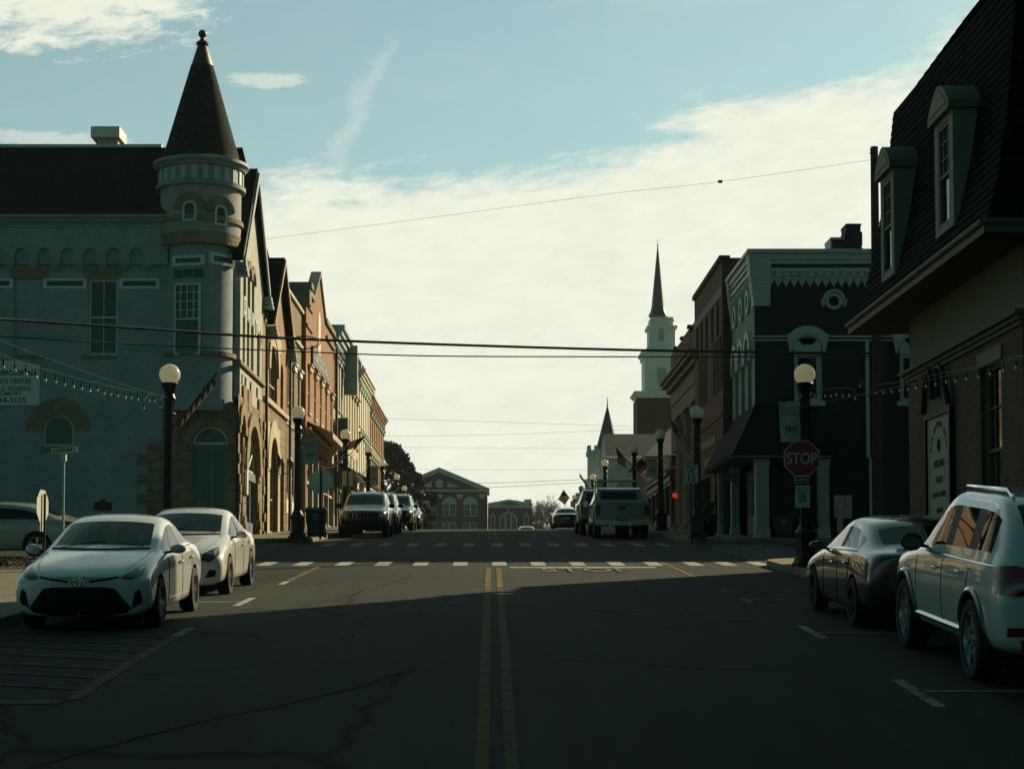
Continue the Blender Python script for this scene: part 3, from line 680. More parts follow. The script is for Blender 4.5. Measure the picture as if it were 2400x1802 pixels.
def pts_of(arr,xa,xb,Ya,Yb):
    o=[]
    for x,y in arr:
        Y=1/((1/Ya)+(1/Yb-1/Ya)*(x-xa)/(xb-xa)); X,Z=onY(x,y,Y); o.append(Vector((X,Y,Z)))
    return o
P1=pts_of([(x*.3853,560+y*.3853-1) for x,y in ZL],0,387,21,37.9)
l1=lamps['L1'].location; e0=onY(-60,800,19.5)
string('string of clear bulbs sagging from the near left lamp past the white clinic sign',P1,(l1.x,l1.y-.2,l1.z+3.3),(Vector((e0[0],19.5,e0[1])),Vector((l1.x,l1.y-.12,l1.z+3.45))),.05)
ZR=[(1087,1522),(1120,1540),(1163,1545),(1207,1543),(1257,1540),(1302,1532),(1357,1537),(1410,1535),(1460,1560),(1503,1457),(1572,1560),(1638,1515),(1700,1512),(1770,1503),(1840,1493),(1910,1487),(1978,1472)]
ZR=[(1600+x*.277,500+y*.277) for x,y in ZR]+[(1960+x*.277,740+y*.277) for x,y in [(680,607),(763,593),(842,576),(933,557),(1015,547),(1106,531),(1206,513),(1303,488),(1417,459),(1520,433)]]
P2=pts_of(ZR,1890,2400,37.9,21)
r1=lamps['R1'].location; e1=onY(2480,840,19.5)
string('string of clear bulbs rising right from the near right lamp past the mansard building',P2,(r1.x,r1.y-.2,r1.z+3.3),(Vector((r1.x,r1.y-.12,r1.z+3.3)),Vector((e1[0],19.5,e1[1]))),.05)
def span(a,b,n,label):
    A=lamps[a].location+Vector((0,0,3.3)); B=lamps[b].location+Vector((0,0,3.3))
    pts=[A.lerp(B,(k+.5)/n)-Vector((0,0,.14+.65*4*((k+.5)/n)*(1-(k+.5)/n))) for k in range(n)]
    string(label,pts,tuple(A),(A,B))
span('L2','L3',22,'string of bulbs from the far left corner lamp to the lamp with the lit flag')
span('L3','L4',22,'string of bulbs between the lit flag lamp and the left lamp with the tan banner')
span('L4','L5',18,'string of bulbs beyond the tan banner lamp on the left, against the brick facade')
span('L5','L6',18,'string of bulbs in front of the magnolia crown on the left kerb')
span('R2','R3',22,'string of bulbs behind the large flag between the two shaded right lamps')
span('R3','R4',22,'string of bulbs sagging from the lamp behind the pickup to the shaded lamp')
span('R5','R6',18,'string of bulbs in front of the pale church tower')
span('R6','R7',16,'farthest string of bulbs left of the pale church tower')
# ------------------------------------------------------------ signs
sred=mat('sign_red',(.25,.015,.012),.45,var=.08,coat=.2); swh=mat('sign_white',(.42,.46,.40),.5,var=.05); sbl=mat('sign_blue',(.02,.10,.22),.5,var=0); sgr=mat('sign_green_ink',(.03,.16,.09),.5,var=0); sbk=mat('sign_black_ink',(.01,.01,.01),.6,var=0)
def octa(mb,fr,u,v,r,d0,d1):
    pts=[(u+r*math.cos(R(22.5+45*k))/math.cos(R(22.5)),v+r*math.sin(R(22.5+45*k))/math.cos(R(22.5))) for k in range(8)]
    mb.prism([fr.P(a,b,d0) for a,b in pts], -fr.N*(d1-d0))
Xs,Zs=onY(1879,1074,37.6)
t=thing('stop_sign','red octagonal STOP sign with a 4-WAY plate at the near right corner','stop sign',(Xs+.02,37.6,zg(37.6)+.15))
fr=FY(37.6)
m=MB(); octa(m,fr,Xs,Zs,.375,-.0,.004); m.build('sign_border',swh,t,smooth=0)
m=MB(); octa(m,fr,Xs,Zs,.352,-.008,-.002); m.build('sign_face',sred,t,smooth=0)
text('STOP',.34,fr,Xs,Zs-.115,-.012,swh,t,sx=.80,bold=.004)
m=MB(); m.box(Xs-.02,Xs+.06,37.62,37.67,zg(37.6)+.1,Zs+.42); m.build('post',iron,t,smooth=0)
X4,Z4=onY(1879,1124,37.6); m=MB(); m.fbox(fr,X4-.155,X4+.155,Z4-.075,Z4+.075,-.004,.008); m.build('plate',swh,t,smooth=0)
m=MB(); m.fbox(fr,X4-.143,X4+.143,Z4-.063,Z4+.063,-.009,-.005); pl=m.build('plate_face',sred,t,smooth=0); text('4-WAY',.105,fr,X4,Z4-.037,-.012,swh,t,sx=.85)
X5,Z5=onY(1881,1163,37.6); m=MB(); m.fbox(fr,X5-.155,X5+.155,Z5-.235,Z5+.235,-.004,.008); m.build('parking_sign',swh,t,smooth=0)
text('RESERVED',.055,fr,X5,Z5+.14,-.008,sgr,t); text('PARKING',.055,fr,X5,Z5+.07,-.008,sgr,t)
m=MB(); m.fbox(fr,X5-.075,X5+.075,Z5-.12,Z5+.04,-.008,-.005); m.build('wheelchair_panel',sbl,t,smooth=0)
m=MB(); P=fr.P; m.tube([P(X5-.02,Z5+.02,-.012),P(X5-.015,Z5-.035,-.012),P(X5+.03,Z5-.04,-.012),P(X5+.045,Z5-.09,-.012)],.007,6)
archband(m,fr,X5,Z5-.065,.032,.042,-.013,-.010,16,math.pi*.9,math.pi*2.2); m.lathe(P(X5-.02,Z5+.028,-.01),[(0,-.004),(.011,0),(0,.004)],8,axis='y'); m.build('wheelchair_symbol',swh,t)
# speed limit
Xs,Zs=onY(1620,1110,57.4); fr=FY(57.4)
t=thing('speed_limit_sign','white SPEED LIMIT 15 sign on a dark post by the far right corner lamp','road sign',(Xs,57.4,zg(57.4)+.0))
m=MB(); m.fbox(fr,Xs-.225,Xs+.225,Zs-.29,Zs+.29,0,.006); m.build('sign_face',swh,t,smooth=0)
m=MB()
for a,b,c,d in ((-.205,.205,.262,.272),(-.205,.205,-.272,-.262),(-.205,-.195,-.262,.262),(.195,.205,-.262,.262)): m.fbox(fr,Xs+a,Xs+b,Zs+c,Zs+d,-.004,.0)
m.build('border',sbk,t,smooth=0)
text('SPEED',.125,fr,Xs,Zs+.155,-.006,sbk,t,sx=.95,bold=.003); text('LIMIT',.125,fr,Xs,Zs+.035,-.006,sbk,t,sx=.95,bold=.003); text('15',.33,fr,Xs,Zs-.235,-.006,sbk,t,sx=.9,bold=.008)
m=MB(); m.box(Xs-.03,Xs+.03,57.41,57.46,zg(57.4)-.05,Zs+.25); m.build('post',iron,t,smooth=0)
# sign backs
Xs,Zs=onY(752,1128,56.8+1.2); Yb=58.6; Xs,Zs=onY(752,1128,Yb); fr=FY(Yb)
t=thing('stop_sign','pale back of an octagonal sign beside the blue recycling cart','stop sign',(Xs,Yb,zg(Yb)+.15))
m=MB(); octa(m,fr,Xs,Zs,.385,0,.005); m.build('sign_plate',steel,t,smooth=0); m=MB(); m.box(Xs-.03,Xs+.03,Yb-.05,Yb-.004,zg(Yb)+.1,Zs+.38); m.build('post',iron,t,smooth=0)
Yb=76; Xs,Zs=onY(816,1123,Yb); fr=FY(Yb-.4)
t=thing('parking_sign','pale square sign back on a thin post below the lit flag','road sign',(Xs,Yb-.4,zg(Yb)+.15))
m=MB(); m.fbox(fr,Xs-.22,Xs+.22,Zs-.30,Zs+.30,0,.006); m.build('sign_plate',steel,t,smooth=0); m=MB(); m.box(Xs-.025,Xs+.025,Yb-.45,Yb-.405,zg(Yb)+.1,Zs+.28); m.build('post',iron,t,smooth=0)
# edge-on octagon at the near left corner
Yb=41.5; Xs,Zs=onY(100,1187,Yb)
t=thing('stop_sign','octagonal sign seen nearly edge-on at the far left, on a rusty post','stop sign',(Xs,Yb,zg(Yb)+.15))
fr=Fr((Xs,Yb,0),(.10,.995,0),(.995,-.10,0))
m=MB(); octa(m,fr,0,Zs,.385,0,.006); m.build('sign_plate',swh,t,smooth=0); m=MB(); P=fr.P; m.tube([P(0,zg(Yb)+.1,-.05),P(.0,Zs+.3,-.05)],.03,8); m.build('post',iron,t)
X6,Z6=onY(102,1236,Yb); m=MB(); m.fbox(fr,-.15,.15,Z6-.09,Z6+.09,0,.006); m.build('plate',swh,t,smooth=0)
# street name
Yb=46-3.2; Xs,Zs=onY(150,1055,Yb)
t=thing('street_name_sign','street name sign reading E POPLAR on a thin metal pole','street sign',(Xs,Yb,zg(Yb)+.15))
m=MB(); m.tube([(Xs,Yb,zg(Yb)+.1),(Xs,Yb,Zs-.12)],.03,8); m.build('pole',metal,t)
fr=Fr((Xs,Yb,0),(.995,-.03,.10),(0,-1,0)); z=Zs+.0
m=MB(); m.fbox(Fr((Xs,Yb-.01,0),(.99,.0,.07),(0,-1,0)),-.31,.33,z-.075+.0,z+.075,0,.01); m.build('name_plate',swh,t,smooth=0)
text('E POPLAR',.125,Fr((Xs,Yb-.01,0),(.99,0,.07),(0,-1,0)),-.03,z-.045,-.006,sbk,t,sx=.85)
m=MB(); m.box(Xs-.06,Xs+.06,Yb-.08,Yb+.05,z-.26,z-.10); m.build('bracket',swh,t,smooth=20)
# ------------------------------------------------------------ carts, planter
binm=mat('cart_plastic_blue',(.012,.035,.055),.5,var=.15); bind=mat('cart_plastic_dark',(.008,.018,.03),.55,var=.1)
def cart(px0,px1,py0,Y,label,m_,logo=True):
    x0,_=onY(px0,1200,Y); x1,z1=onY(px1,py0,Y); z0=zg(Y)+.15; cx=(x0+x1)/2; w=(x1-x0)/2
    t=thing('recycling_cart',label,'wheeled bin',(cx,Y,z0),'wheeled recycling carts')
    b=MB(); b.hexa([(cx-w*.72,Y-.26,z0+.04),(cx+w*.72,Y-.26,z0+.04),(cx+w*.72,Y+.22,z0+.04),(cx-w*.72,Y+.22,z0+.04),(cx-w*.92,Y-.34,z1-.1),(cx+w*.92,Y-.34,z1-.1),(cx+w*.92,Y+.34,z1-.1),(cx-w*.92,Y+.34,z1-.1)])
    b.box(cx-w*.97,cx+w*.97,Y-.37,Y+.36,z1-.14,z1-.095); b.build('body',m_,t,smooth=0)
    l=MB(); l.hexa([(cx-w,Y-.39,z1-.09),(cx+w,Y-.39,z1-.09),(cx+w,Y+.39,z1-.09),(cx-w,Y+.39,z1-.09),(cx-w*.85,Y-.3,z1),(cx+w*.85,Y-.3,z1),(cx+w*.85,Y+.36,z1),(cx-w*.85,Y+.36,z1)]); l.build('lid',m_,t,smooth=0)
    for s in (-1,1):
        h=MB(); h.lathe((cx+s*w*.78,Y+.22,z0+.13),[(0,-.03),(.13,-.03),(.13,.03),(0,.03)],16,axis='x'); h.build('wheel',rubber,t)
    h=MB(); h.tube([(cx-w*.7,Y+.43,z1-.06),(cx+w*.7,Y+.43,z1-.06)],.018,6); h.build('handle',m_,t)
    if logo:
        f=FY(Y-.33); g=MB()
        for k in range(3):
            a=math.pi/2+k*2*math.pi/3; c=(cx,z1-.30)
            archband(g,f,c[0],c[1],.05,.085,-.02,-.012,5,-a-.6,-a+.6)
        g.build('emblem',swh,t)
    return t
cart(716,767,1190,58.9,'blue recycling cart by the octagonal sign back on the left sidewalk',binm)
cart(1808,1858,1204,59.4,'dark blue cart standing between the two fluted porch columns',bind)
cart(1864,1893,1208,59.6,'second, half hidden dark cart beside the near right lamp post',bind,False)
leafd=mat('dark_leaf',(.02,.035,.015),.6,var=.5,vs=8)
def foliage(mb,c,rad,n,s,rnd,squash=1.0,shell=.5):
    for i in range(n):
        d=Vector((rnd.gauss(0,1),rnd.gauss(0,1),rnd.gauss(0,1))).normalized(); r=rad*(shell+(1-shell)*rnd.random())
        p=Vector(c)+Vector((d.x*r,d.y*r,d.z*r*squash)); a=Vector((rnd.gauss(0,1),rnd.gauss(0,1),rnd.gauss(0,1))).normalized(); b=a.cross(d)
        if b.length<.1: continue
        b.normalize(); q=s*(.6+.8*rnd.random())
        mb.quad(p-a*q*.5,p+b*q*.35,p+a*q*.5,p-b*q*.35)
rnd=random.Random(3)
Xp,_=onY(1660,1250,61); zp=zg(61)+.15
t=thing('planter','dark leafy shrub in a round pot by the shop front on the right','planter',(Xp,61,zp))
m=MB(); m.lathe((Xp,61,zp),[(0,0),(.2,0),(.28,.42),(.31,.45),(.31,.5),(.26,.5),(0,.46)],20); m.build('pot',iron,t)
m=MB(); 
for k in range(9): foliage(m,(Xp+rnd.uniform(-.15,.15),61+rnd.uniform(-.15,.15),zp+.65+rnd.uniform(-.1,.5)),.2,120,.09,rnd)
m.build('shrub',leafd,t,smooth=0)
# ------------------------------------------------------------ utility pole and overhead wires
Xp,Zt=onY(2049,345,58); zp=zg(58)
t=thing('utility_pole','tall brown wooden utility pole between the navy and mansard buildings','utility pole',(Xp,58,zp))
m=MB(); m.tube([(Xp,58,zp-.2),(Xp,58,Zt)],.17,14,r1=.125); m.build('pole',woodpole,t)
m=MB(); m.tube([(Xp+.24,57.95,zp+.1),(Xp+.2,57.95,onY(2066,740,58)[1])],.03,8); m.build('conduit',woodpole,t)
m=MB(); m.tube([(Xp-.1,57.8,zp+2.6),(Xp+.3,57.8,zp+2.6)],.02,6); m.tube([(Xp-.2,57.82,Zt-.25),(Xp+.05,57.85,Zt-.25)],.02,6); m.lathe((Xp-.15,57.8,Zt-.2),[(0,0),(.04,.02),(.03,.08),(0,.1)],8); m.build('bracket',iron,t)
wirem=mat('wire_black',(.01,.01,.01),.6,var=0)
def wire(label,pts,r,Ys,coil=None):
    P=[]; 
    for (px,py),Y in zip(pts,Ys): X,Z=onY(px,py,Y); P.append(Vector((X,Y,Z)))
    Q=[]
    n=len(P)
    for i in range(n-1):   # Catmull-Rom
        p0,p1,p2,p3=P[max(i-1,0)],P[i],P[i+1],P[min(i+2,n-1)]
        for k in range(8):
            t=k/8; Q.append(.5*((2*p1)+(p2-p0)*t+(2*p0-5*p1+4*p2-p3)*t*t+(3*p1-p0-3*p2+p3)*t**3))
    Q.append(P[-1]); m=MB(); m.tube(Q,r,6,cap=False); 
    o=m.build('overhead_wire',wirem,None,smooth=80); setorg(o,P[0]); tag(o,label,'wire','overhead wires'); return o
wire('thick black overhead cable crossing the street, the upper of the pair',[(-60,742),(0,748),(350,771),(694,794),(1150,811),(1605,823),(2045,828)],.042,[44,45,48,51,54,56,57.85])
wire('thinner black overhead cable crossing the street, the lower of the pair',[(-60,785),(0,789),(350,808),(694,824),(1000,834),(1400,836),(2045,836)],.021,[44,45,48,51,53,55,57.85])
wire('fine high wire rising to the top of the utility pole',[(610,562),(1050,505),(1400,458),(1688,426),(2040,375)],.005,[66,63,61,60,57.9])
o=wire('distant fine wire above the street, topmost of the far group',[(896,981),(1200,990),(1500,1000)],.008,[118,118,118]); o=wire('distant fine wire just under the topmost far wire',[(896,1021),(1150,1019),(1500,1005)],.008,[121,121,121]); o=wire('distant level wire passing behind the magnolia crown',[(940,1048),(1200,1050),(1500,1051)],.007,[124,124,124])
o=wire('distant fine wire touching the gable peak of the far brick hall',[(980,1100),(1200,1101),(1400,1101)],.010,[190,190,190]); o=wire('dark wire rising right across the far brick hall, the upper of two',[(1000,1134),(1180,1131),(1420,1121)],.018,[160,156,150]); o=wire('dark wire rising right across the far brick hall, the lower of two',[(1120,1144),(1250,1137),(1420,1128)],.018,[160,156,150])
t=MB(); c,z=onY(712,802,50.5)
for k in range(2):
    pts=[]
    for i in range(33):
        a=2*math.pi*i/32; pts.append((c+(.42+.03*k)*math.cos(a),50.6+.1*k,z+(.17+.02*k)*math.sin(a)+.02*k))
    t.tube(pts,.011,5,cap=False)
o=t.build('cable_coil',wirem,None,smooth=80); setorg(o,(c,50.6,z)); tag(o,'oval loop of spare cable hanging on the thick overhead cable','cable coil')
X,Z=onY(1688,426,60); m=MB(); m.lathe((X,60,Z),[(0,-.07),(.05,-.07),(.05,.07),(0,.07)],10,axis='x'); o=m.build('wire_clamp',wirem); setorg(o,(X,60,Z)); tag(o,'small dark box clamped on the fine high wire','wire clamp')
def strip_paint(n,c,r=.6): return mat(n,c,r,var=.08)
# ============================================================ BLUE CORNER BUILDING
BY=60.0; fb=FY(BY)
def W(px,py,Y=BY): return onY(px,py,Y)
def zB(x0,x1,y0,y1): # zoom2 rectangle -> X0,X1,Z0,Z1 on the wall
    a=W(x0*.3853,560+y1*.3853); b=W(x1*.3853,560+y0*.3853); return a[0],b[0],a[1],b[1]
cb=thing('corner_building','pale blue painted brick corner building with a conical turret and tan stone arches','building',(-9,60,zg(60)))
FXL=-8.56
XR=-8.56
x_l=-27.0
zsp=W(381,930)[1]; ztop=W(200,512)[1]; zbase=zg(60)-.4
blank=zB(80,255,240,705); win=zB(535,718,245,705); arw=zB(262,450,1070,1258)
m=MB(); XT=W(395,900)[0]
wall(m,fb,x_l,XT,zbase,ztop,[(*blank,None,.10),(*win,),(*arw,True,.2),(win[0]-6.6,win[1]-6.6,win[2],win[3])],.2)
m.quad(fb.P(blank[0],blank[2],.10),fb.P(blank[1],blank[2],.10),fb.P(blank[1],blank[3],.10),fb.P(blank[0],blank[3],.10))
m.quad((x_l,60,zbase),(x_l,75,zbase),(x_l,75,ztop),(x_l,60,ztop)); m.quad((x_l,75,zbase),(XR,75,zbase),(XR,75,ztop),(x_l,75,ztop)) if False else None
m.build('wall',bluebrick,cb,smooth=0)
window(cb,fb,*win,cols=2,fw=.07,dep=.14); window(cb,fb,win[0]-6.6,win[1]-6.6,win[2],win[3],cols=2,fw=.07,dep=.14)
window(cb,fb,*arw,arch=True,sash=False,fw=.06,dep=.14)
# corbelled arcade standing proud of the wall
zc0=W(200,622)[1]; zcm=W(200,583)[1]; fp=FY(BY-.15)
m=MB(); holes=[]
aw=85*.3853*60/4200; sp_=141.3*.3853*60/4200; c0=W(0,600)[0]
for k in range(-18,7):
    c=c0-.0+k*sp_-.03
    if c-aw/2>x_l and c+aw/2<XT-.15: holes.append((c-aw/2,c+aw/2,zc0,zcm,True,.15))
wall(m,fp,x_l,XT-.05,zc0,ztop-.3,holes,.10); m.build('arcaded_frieze',bluebrick,cb,smooth=0)
m=MB()
for h in holes:
    for k in range(4):
        a=h[1]+.0+k*.035; b=h[1]+(sp_-aw)-.0-k*.035
        m.fbox(FY(BY),a,b,zc0-.01-(k+1)*.055,zc0-.01-k*.055-.008,-.148+k*.033,.0-.002)
m.build('corbels',bluebrick,cb,smooth=0)
m=MB(); zt=W(200,508)[1]
for z0,z1,o in ((zt-.42,zt-.30,.19),(zt-.30,zt-.22,.24),(zt-.22,zt-.10,.34),(zt-.10,zt,.44)): m.box(x_l,XT+.35*(o>.2),60-o,60-.1,z0,z1-.004)
m.build('cornice',bluetrim,cb,smooth=0)
m=MB()
for r in (zB(65,295,175,238),zB(515,745,180,240)): m.fbox(fb,*r,-.03,.05)
for r in (zB(55,270,707,728),zB(500,715,707,728),zB(245,460,1262,1290)): m.fbox(fb,*r,-.07,.05)
for q in (0,): 
    r=zB(515,745,180,240); m.fbox(fb,r[0]-6.6,r[1]-6.6,r[2],r[3],-.03,.05); r=zB(500,715,707,728); m.fbox(fb,r[0]-6.6,r[1]-6.6,r[2],r[3],-.07,.05)
m.build('stone_lintels',stone,cb,smooth=0)
a=zB(160,552,973,1165); cxa=(a[0]+a[1])/2; ra=(a[1]-a[0])/2; ri=(arw[1]-arw[0])/2+.02
m=MB(); archband(m,fb,cxa,arw[3]-(arw[1]-arw[0])/2,ri,ra,-.04,.03,20); m.build('stone_arch_surround',stone,cb,smooth=0)
for r in (zB(-170,78,240,300),zB(265,527,240,303),zB(727,970,240,303)):
    g=MB(); t_=.09; g.fbox(fb,r[0],r[1],r[3]-t_,r[3],-.03,.01); g.fbox(fb,r[0],r[1],r[2],r[2]+t_,-.03,.01); g.fbox(fb,r[0],r[0]+t_*1.2,r[2]+t_,r[3]-t_,-.03,.01); g.fbox(fb,r[1]-t_*1.2,r[1],r[2]+t_,r[3]-t_,-.03,.01)
    fo=g.build('vent_frame',blueW,cb,smooth=0); g=MB(); g.fbox(fb,r[0]+.1,r[1]-.1,r[2]+t_,r[3]-t_,-.008,.0)
    g.build('vent_panel',darkwood,fo,smooth=0)
# stone corner, quoins and arched doorway
m=MB(); sf=FY(BY-.06); d0=zB(1165,1390,1135,1661); xq=W(345,1100)[0]; zq=W(345,1040)[1]
hole=(d0[0],d0[1],zg(60)+.15,d0[3],True,.35)
wall(m,sf,W(381,900)[0],XR,zbase,zsp-.35,[hole],.35)
wall(m,sf,xq,W(381,900)[0]-.0,zbase,zq,[],.1)
hq=.34; k=0; z=zq-.34
while z>zbase:
    if k%2==0: m.fbox(sf,xq-.33,xq-.002,z-hq,z,0,.07)
    z-=hq; k+=1
m.fbox(sf,xq,W(381,900)[0],zq-.001,zq+.0,0,.06)
m.build('stone_corner',sandst,cb,smooth=0)
m=MB(); cx_=(d0[0]+d0[1])/2; rr=(d0[1]-d0[0])/2; archband(m,sf,cx_,d0[3]-rr,rr+.02,rr+.27,-.05,.02,15)
m.fbox(sf,cx_-.35,cx_+.5,d0[3]+.45,zsp-.10,-.10,.05)
m.build('stone_door_arch',stone,cb,smooth=0)
dw=window(cb,sf,d0[0],d0[1],d0[3]-rr-.02,d0[3],arch=True,dep=.24,sash=False,fw=.08,name='fanlight')
tw=mat('teal_door_paint',(.12,.17,.165),.5,var=.1)
zb_=zg(60)+.15; zt_=d0[3]-rr-.04
g=MB(); g.fbox(sf,d0[0],d0[1],zt_-.12,zt_,.2,.3); g.fbox(sf,d0[0],d0[0]+.08,zb_,zt_-.12,.2,.3); g.fbox(sf,d0[1]-.14,d0[1],zb_,zt_-.12,.2,.3); g.fbox(sf,cx_+.02,cx_+.12,zb_,zt_-.12,.2,.3); g.fbox(sf,d0[0]+.08,d0[1]-.14,zb_,zb_+.35,.2,.3)
door=g.build('door',tw,cb,smooth=0); g=MB(); g.quad(sf.P(d0[0],zb_,.27),sf.P(d0[1],zb_,.27),sf.P(d0[1],zt_,.27),sf.P(d0[0],zt_,.27)); g.build('pane',darkglass,door,smooth=0)
zs_=W(470,1180)[1]
ink=mat('window_lettering',(.16,.20,.19),.6,var=0)
text('The Mercer',.13,sf,d0[0]+.33,zs_-.0,.262,ink,cb,sx=.8,ext=.002); text('FLEX',.15,sf,d0[0]+.33,zs_-.2,.262,ink,cb,sx=.9,ext=.002); text('SPENDING',.13,sf,d0[0]+.33,zs_-.36,.262,ink,cb,sx=.8,ext=.002)
# street facade
fx=FX(FXL,-1)
def fyx(px,y): return onX(px,y,FXL)
EZ,RZ=11.7,15.3
arch3=[(61.3,62.0),(62.4,63.1),(63.5,64.2)]
low4=[(61.25,61.85),(62.3,62.95),(63.35,64.1),(65.0,65.8)]
sq4=[(60.98,61.35),(61.75,62.25),(63.1,63.6),(64.85,65.35)]
ZS=W(545,1100)[1]; zst=6.95
m=MB()
H=[(a,b,10.35,11.75,True,.2) for a,b in arch3]+[(a,b,8.15,9.85,None,.2) for a,b in low4]+[(a,b,7.42,7.80,None,.12) for a,b in sq4]
wall(m,fx,60.65,66.85,zst,11.9,H,.2)
m.poly([fx.P(60.65,11.9),fx.P(66.85,11.9),fx.P(63.4,RZ-.1),fx.P(60.65,12.6)])
m.quad((FXL,60.65,zst),(FXL-2,60.65,zst),(FXL-2,60.65,12.6),(FXL,60.65,12.6))
m.quad(fx.P(60,11.9),fx.P(60,11.9),fx.P(60,11.9),fx.P(60,11.9)) if False else None
m.build('facade_wall',creambrick,cb,smooth=0)
m=MB(); fs=FX(FXL+.06,-1)
H2=[(61.9,65.1,zg(63)+.15,6.2,True,.26),(60.35,61.15,zg(60.5)+.15,6.35,True,.5)]
wall(m,fs,60-.06,66.85,zbase,zst+.02,H2,.5); 
for z in [zbase+.34*i for i in range(22)]:
    for q,(u0,u1) in enumerate(((60-.06,60.28),(61.22,61.85),(65.15,65.6),(66.3,66.8))):
        if z+.3<zst and random.random()<.8: m.fbox(fs,u0+random.uniform(0,.05),u1-random.uniform(0,.05),z,z+.31,-random.uniform(.02,.10),.0)
m.build('facade_stone',sandst,cb,smooth=0)
m=MB()
for a,b in arch3: archband(m,fx,(a+b)/2,11.75-(b-a)/2,(b-a)/2+.01,(b-a)/2+.26,-.06,.02,12)
archband(m,fs,63.5,6.2-1.6,1.62,2.1,-.10,.02,16); archband(m,fs,60.75,6.35-.4,.41,.8,-.09,.02,12)
m.fbox(fx,60,66.85,8.02,8.14,-.12,.02); 
for u in (62.3,65.2,61.1): m.fbox(fs,u,u+.9,zst-.3,zst+.45,-.02,.1)
m.build('facade_stone_trim',stone,cb,smooth=0)
for a,b in arch3: window(cb,fx,a,b,10.35,11.75,arch=True,dep=.17,sash=False,fw=.05,fm=darkwood)
for a,b in low4: window(cb,fx,a,b,8.15,9.85,dep=.15,fw=.06,fm=blueW)
for a,b in arch3:
    g=MB(); g.fbox(fx,a,b,9.9,10.32,-.02,.1); g.build('spandrel_panel',bluetrim,cb,smooth=0)
for a,b in sq4: window(cb,fx,a,b,7.42,7.80,dep=.1,sash=False,fw=.05)
for a,b,c in ((61.42,61.85,9.95),(64.5,64.95,9.6),(65.9,66.3,9.4)):
    g=MB(); g.fbox(fx,a,b,c,c+.6,-.03,.02); fo=g.build('white_square_frame',blueW,cb,smooth=0); g=MB(); g.fbox(fx,a+.1,b-.1,c+.1,c+.5,-.036,-.031); g.build('dark_inset',darkwood,fo,smooth=0)
window(cb,fs,61.9,65.1,4.62,6.2,arch=1.56,dep=.2,sash=False,fw=.07,name='fanlight')
m=MB(); P=fs.P
for k in range(1,6):
    a=math.pi*k/6; m.tube([P(63.5,4.66,.17),P(63.5+1.5*math.cos(a),4.66+1.45*math.sin(a),.17)],.03,4)
m.build('fanlight_bars',blueW,cb,smooth=0)
g=MB(); zf=zg(63)+.15; g.fbox(fs,61.9,65.1,4.3,4.6,.08,.25)
for u in (61.9,62.9,63.95,64.98): g.fbox(fs,u,u+.12,zf,4.3,.14,.25)
g.fbox(fs,62.02,64.98,zf,zf+.5,.16,.24); dr=g.build('shop_door',tw,cb,smooth=0); g=MB(); g.quad(P(61.9,zf,.23),P(65.1,zf,.23),P(65.1,4.5,.23),P(61.9,4.5,.23)); g.build('pane',darkglass,dr,smooth=0)
dr=MB(); dr.fbox(fs,60.35,61.15,zf-.3,5.9,.4,.48); dr.build('side_door',tw,cb,smooth=0)
# hanging vertical sign on the stone between the arches
g=MB(); X_=FXL+.12; zc1,zc2=onX(565,1090,FXL)[1],onX(565,1157,FXL)[1]
g.prism([(X_,61.35,zc2),(X_,61.75,zc2),(X_,61.75,zc1-.2),(X_,61.55,zc1),(X_,61.35,zc1-.2)],(.05,0,0)); sg=g.build('vertical_sign',white,cb,smooth=0)
# roofs
m=MB(); RY,RZm=64.0,W(100,346,64.0)[1]; e0=(59.55,zt+.0)
m.poly([(x_l-.3,59.55,zt+.01),(W(400,500)[0]+.8,59.55,zt+.01),(-9.0,RY,RZm),(x_l-.3,RY,RZm)])
m.poly([(x_l-.3,RY,RZm),(-9.0,RY,RZm),(-9.0,75,zt),(x_l-.3,75,zt)])
m.poly([(x_l-.3,59.55,zt),(x_l-.3,75,zt),(x_l-.3,RY,RZm)])
m.build('roof',shingle,cb,smooth=0)
m=MB(); m.box(x_l-.3,W(380,340,RY)[0],RY-.12,RY+.12,RZm-.02,RZm+.09); m.build('ridge_cap',white,cb,smooth=0)
m=MB(); OV=-8.37
for s in (-1,1):
    e=(63.4+s*3.42,EZ); t_=.22
    a=(OV,63.4,RZ+.15); b=(OV,e[0],e[1])
    xe_=-9.0 if s<0 else -9.6; ye=e[0]+s*.12
    m.hexa([(OV,63.4,RZ-.1),(-9.6,63.4,RZ-.1),(xe_+.25,ye,EZ-.22),(OV,ye,EZ-.22),(OV,63.4,RZ+.17),(-9.6,63.4,RZ+.17),(xe_+.25,ye,EZ),(OV,ye,EZ)])
m.build('gable_roof',shingle,cb,smooth=0)
m=MB()
for s in (-1,1):
    e=63.4+s*3.45
    m.prism([(OV+.02,63.4,RZ+.02),(OV+.02,e,EZ-.12),(OV+.02,e,EZ-.45),(OV+.02,63.4,RZ-.35)],(.06,0,0))
    for k in range(3): m.box(OV-.25,OV+.12+.03*k,e-.25,e+.22,EZ-.42-.16*k,EZ-.30-.16*k)
m.build('bargeboard',bluetrim,cb,smooth=0)
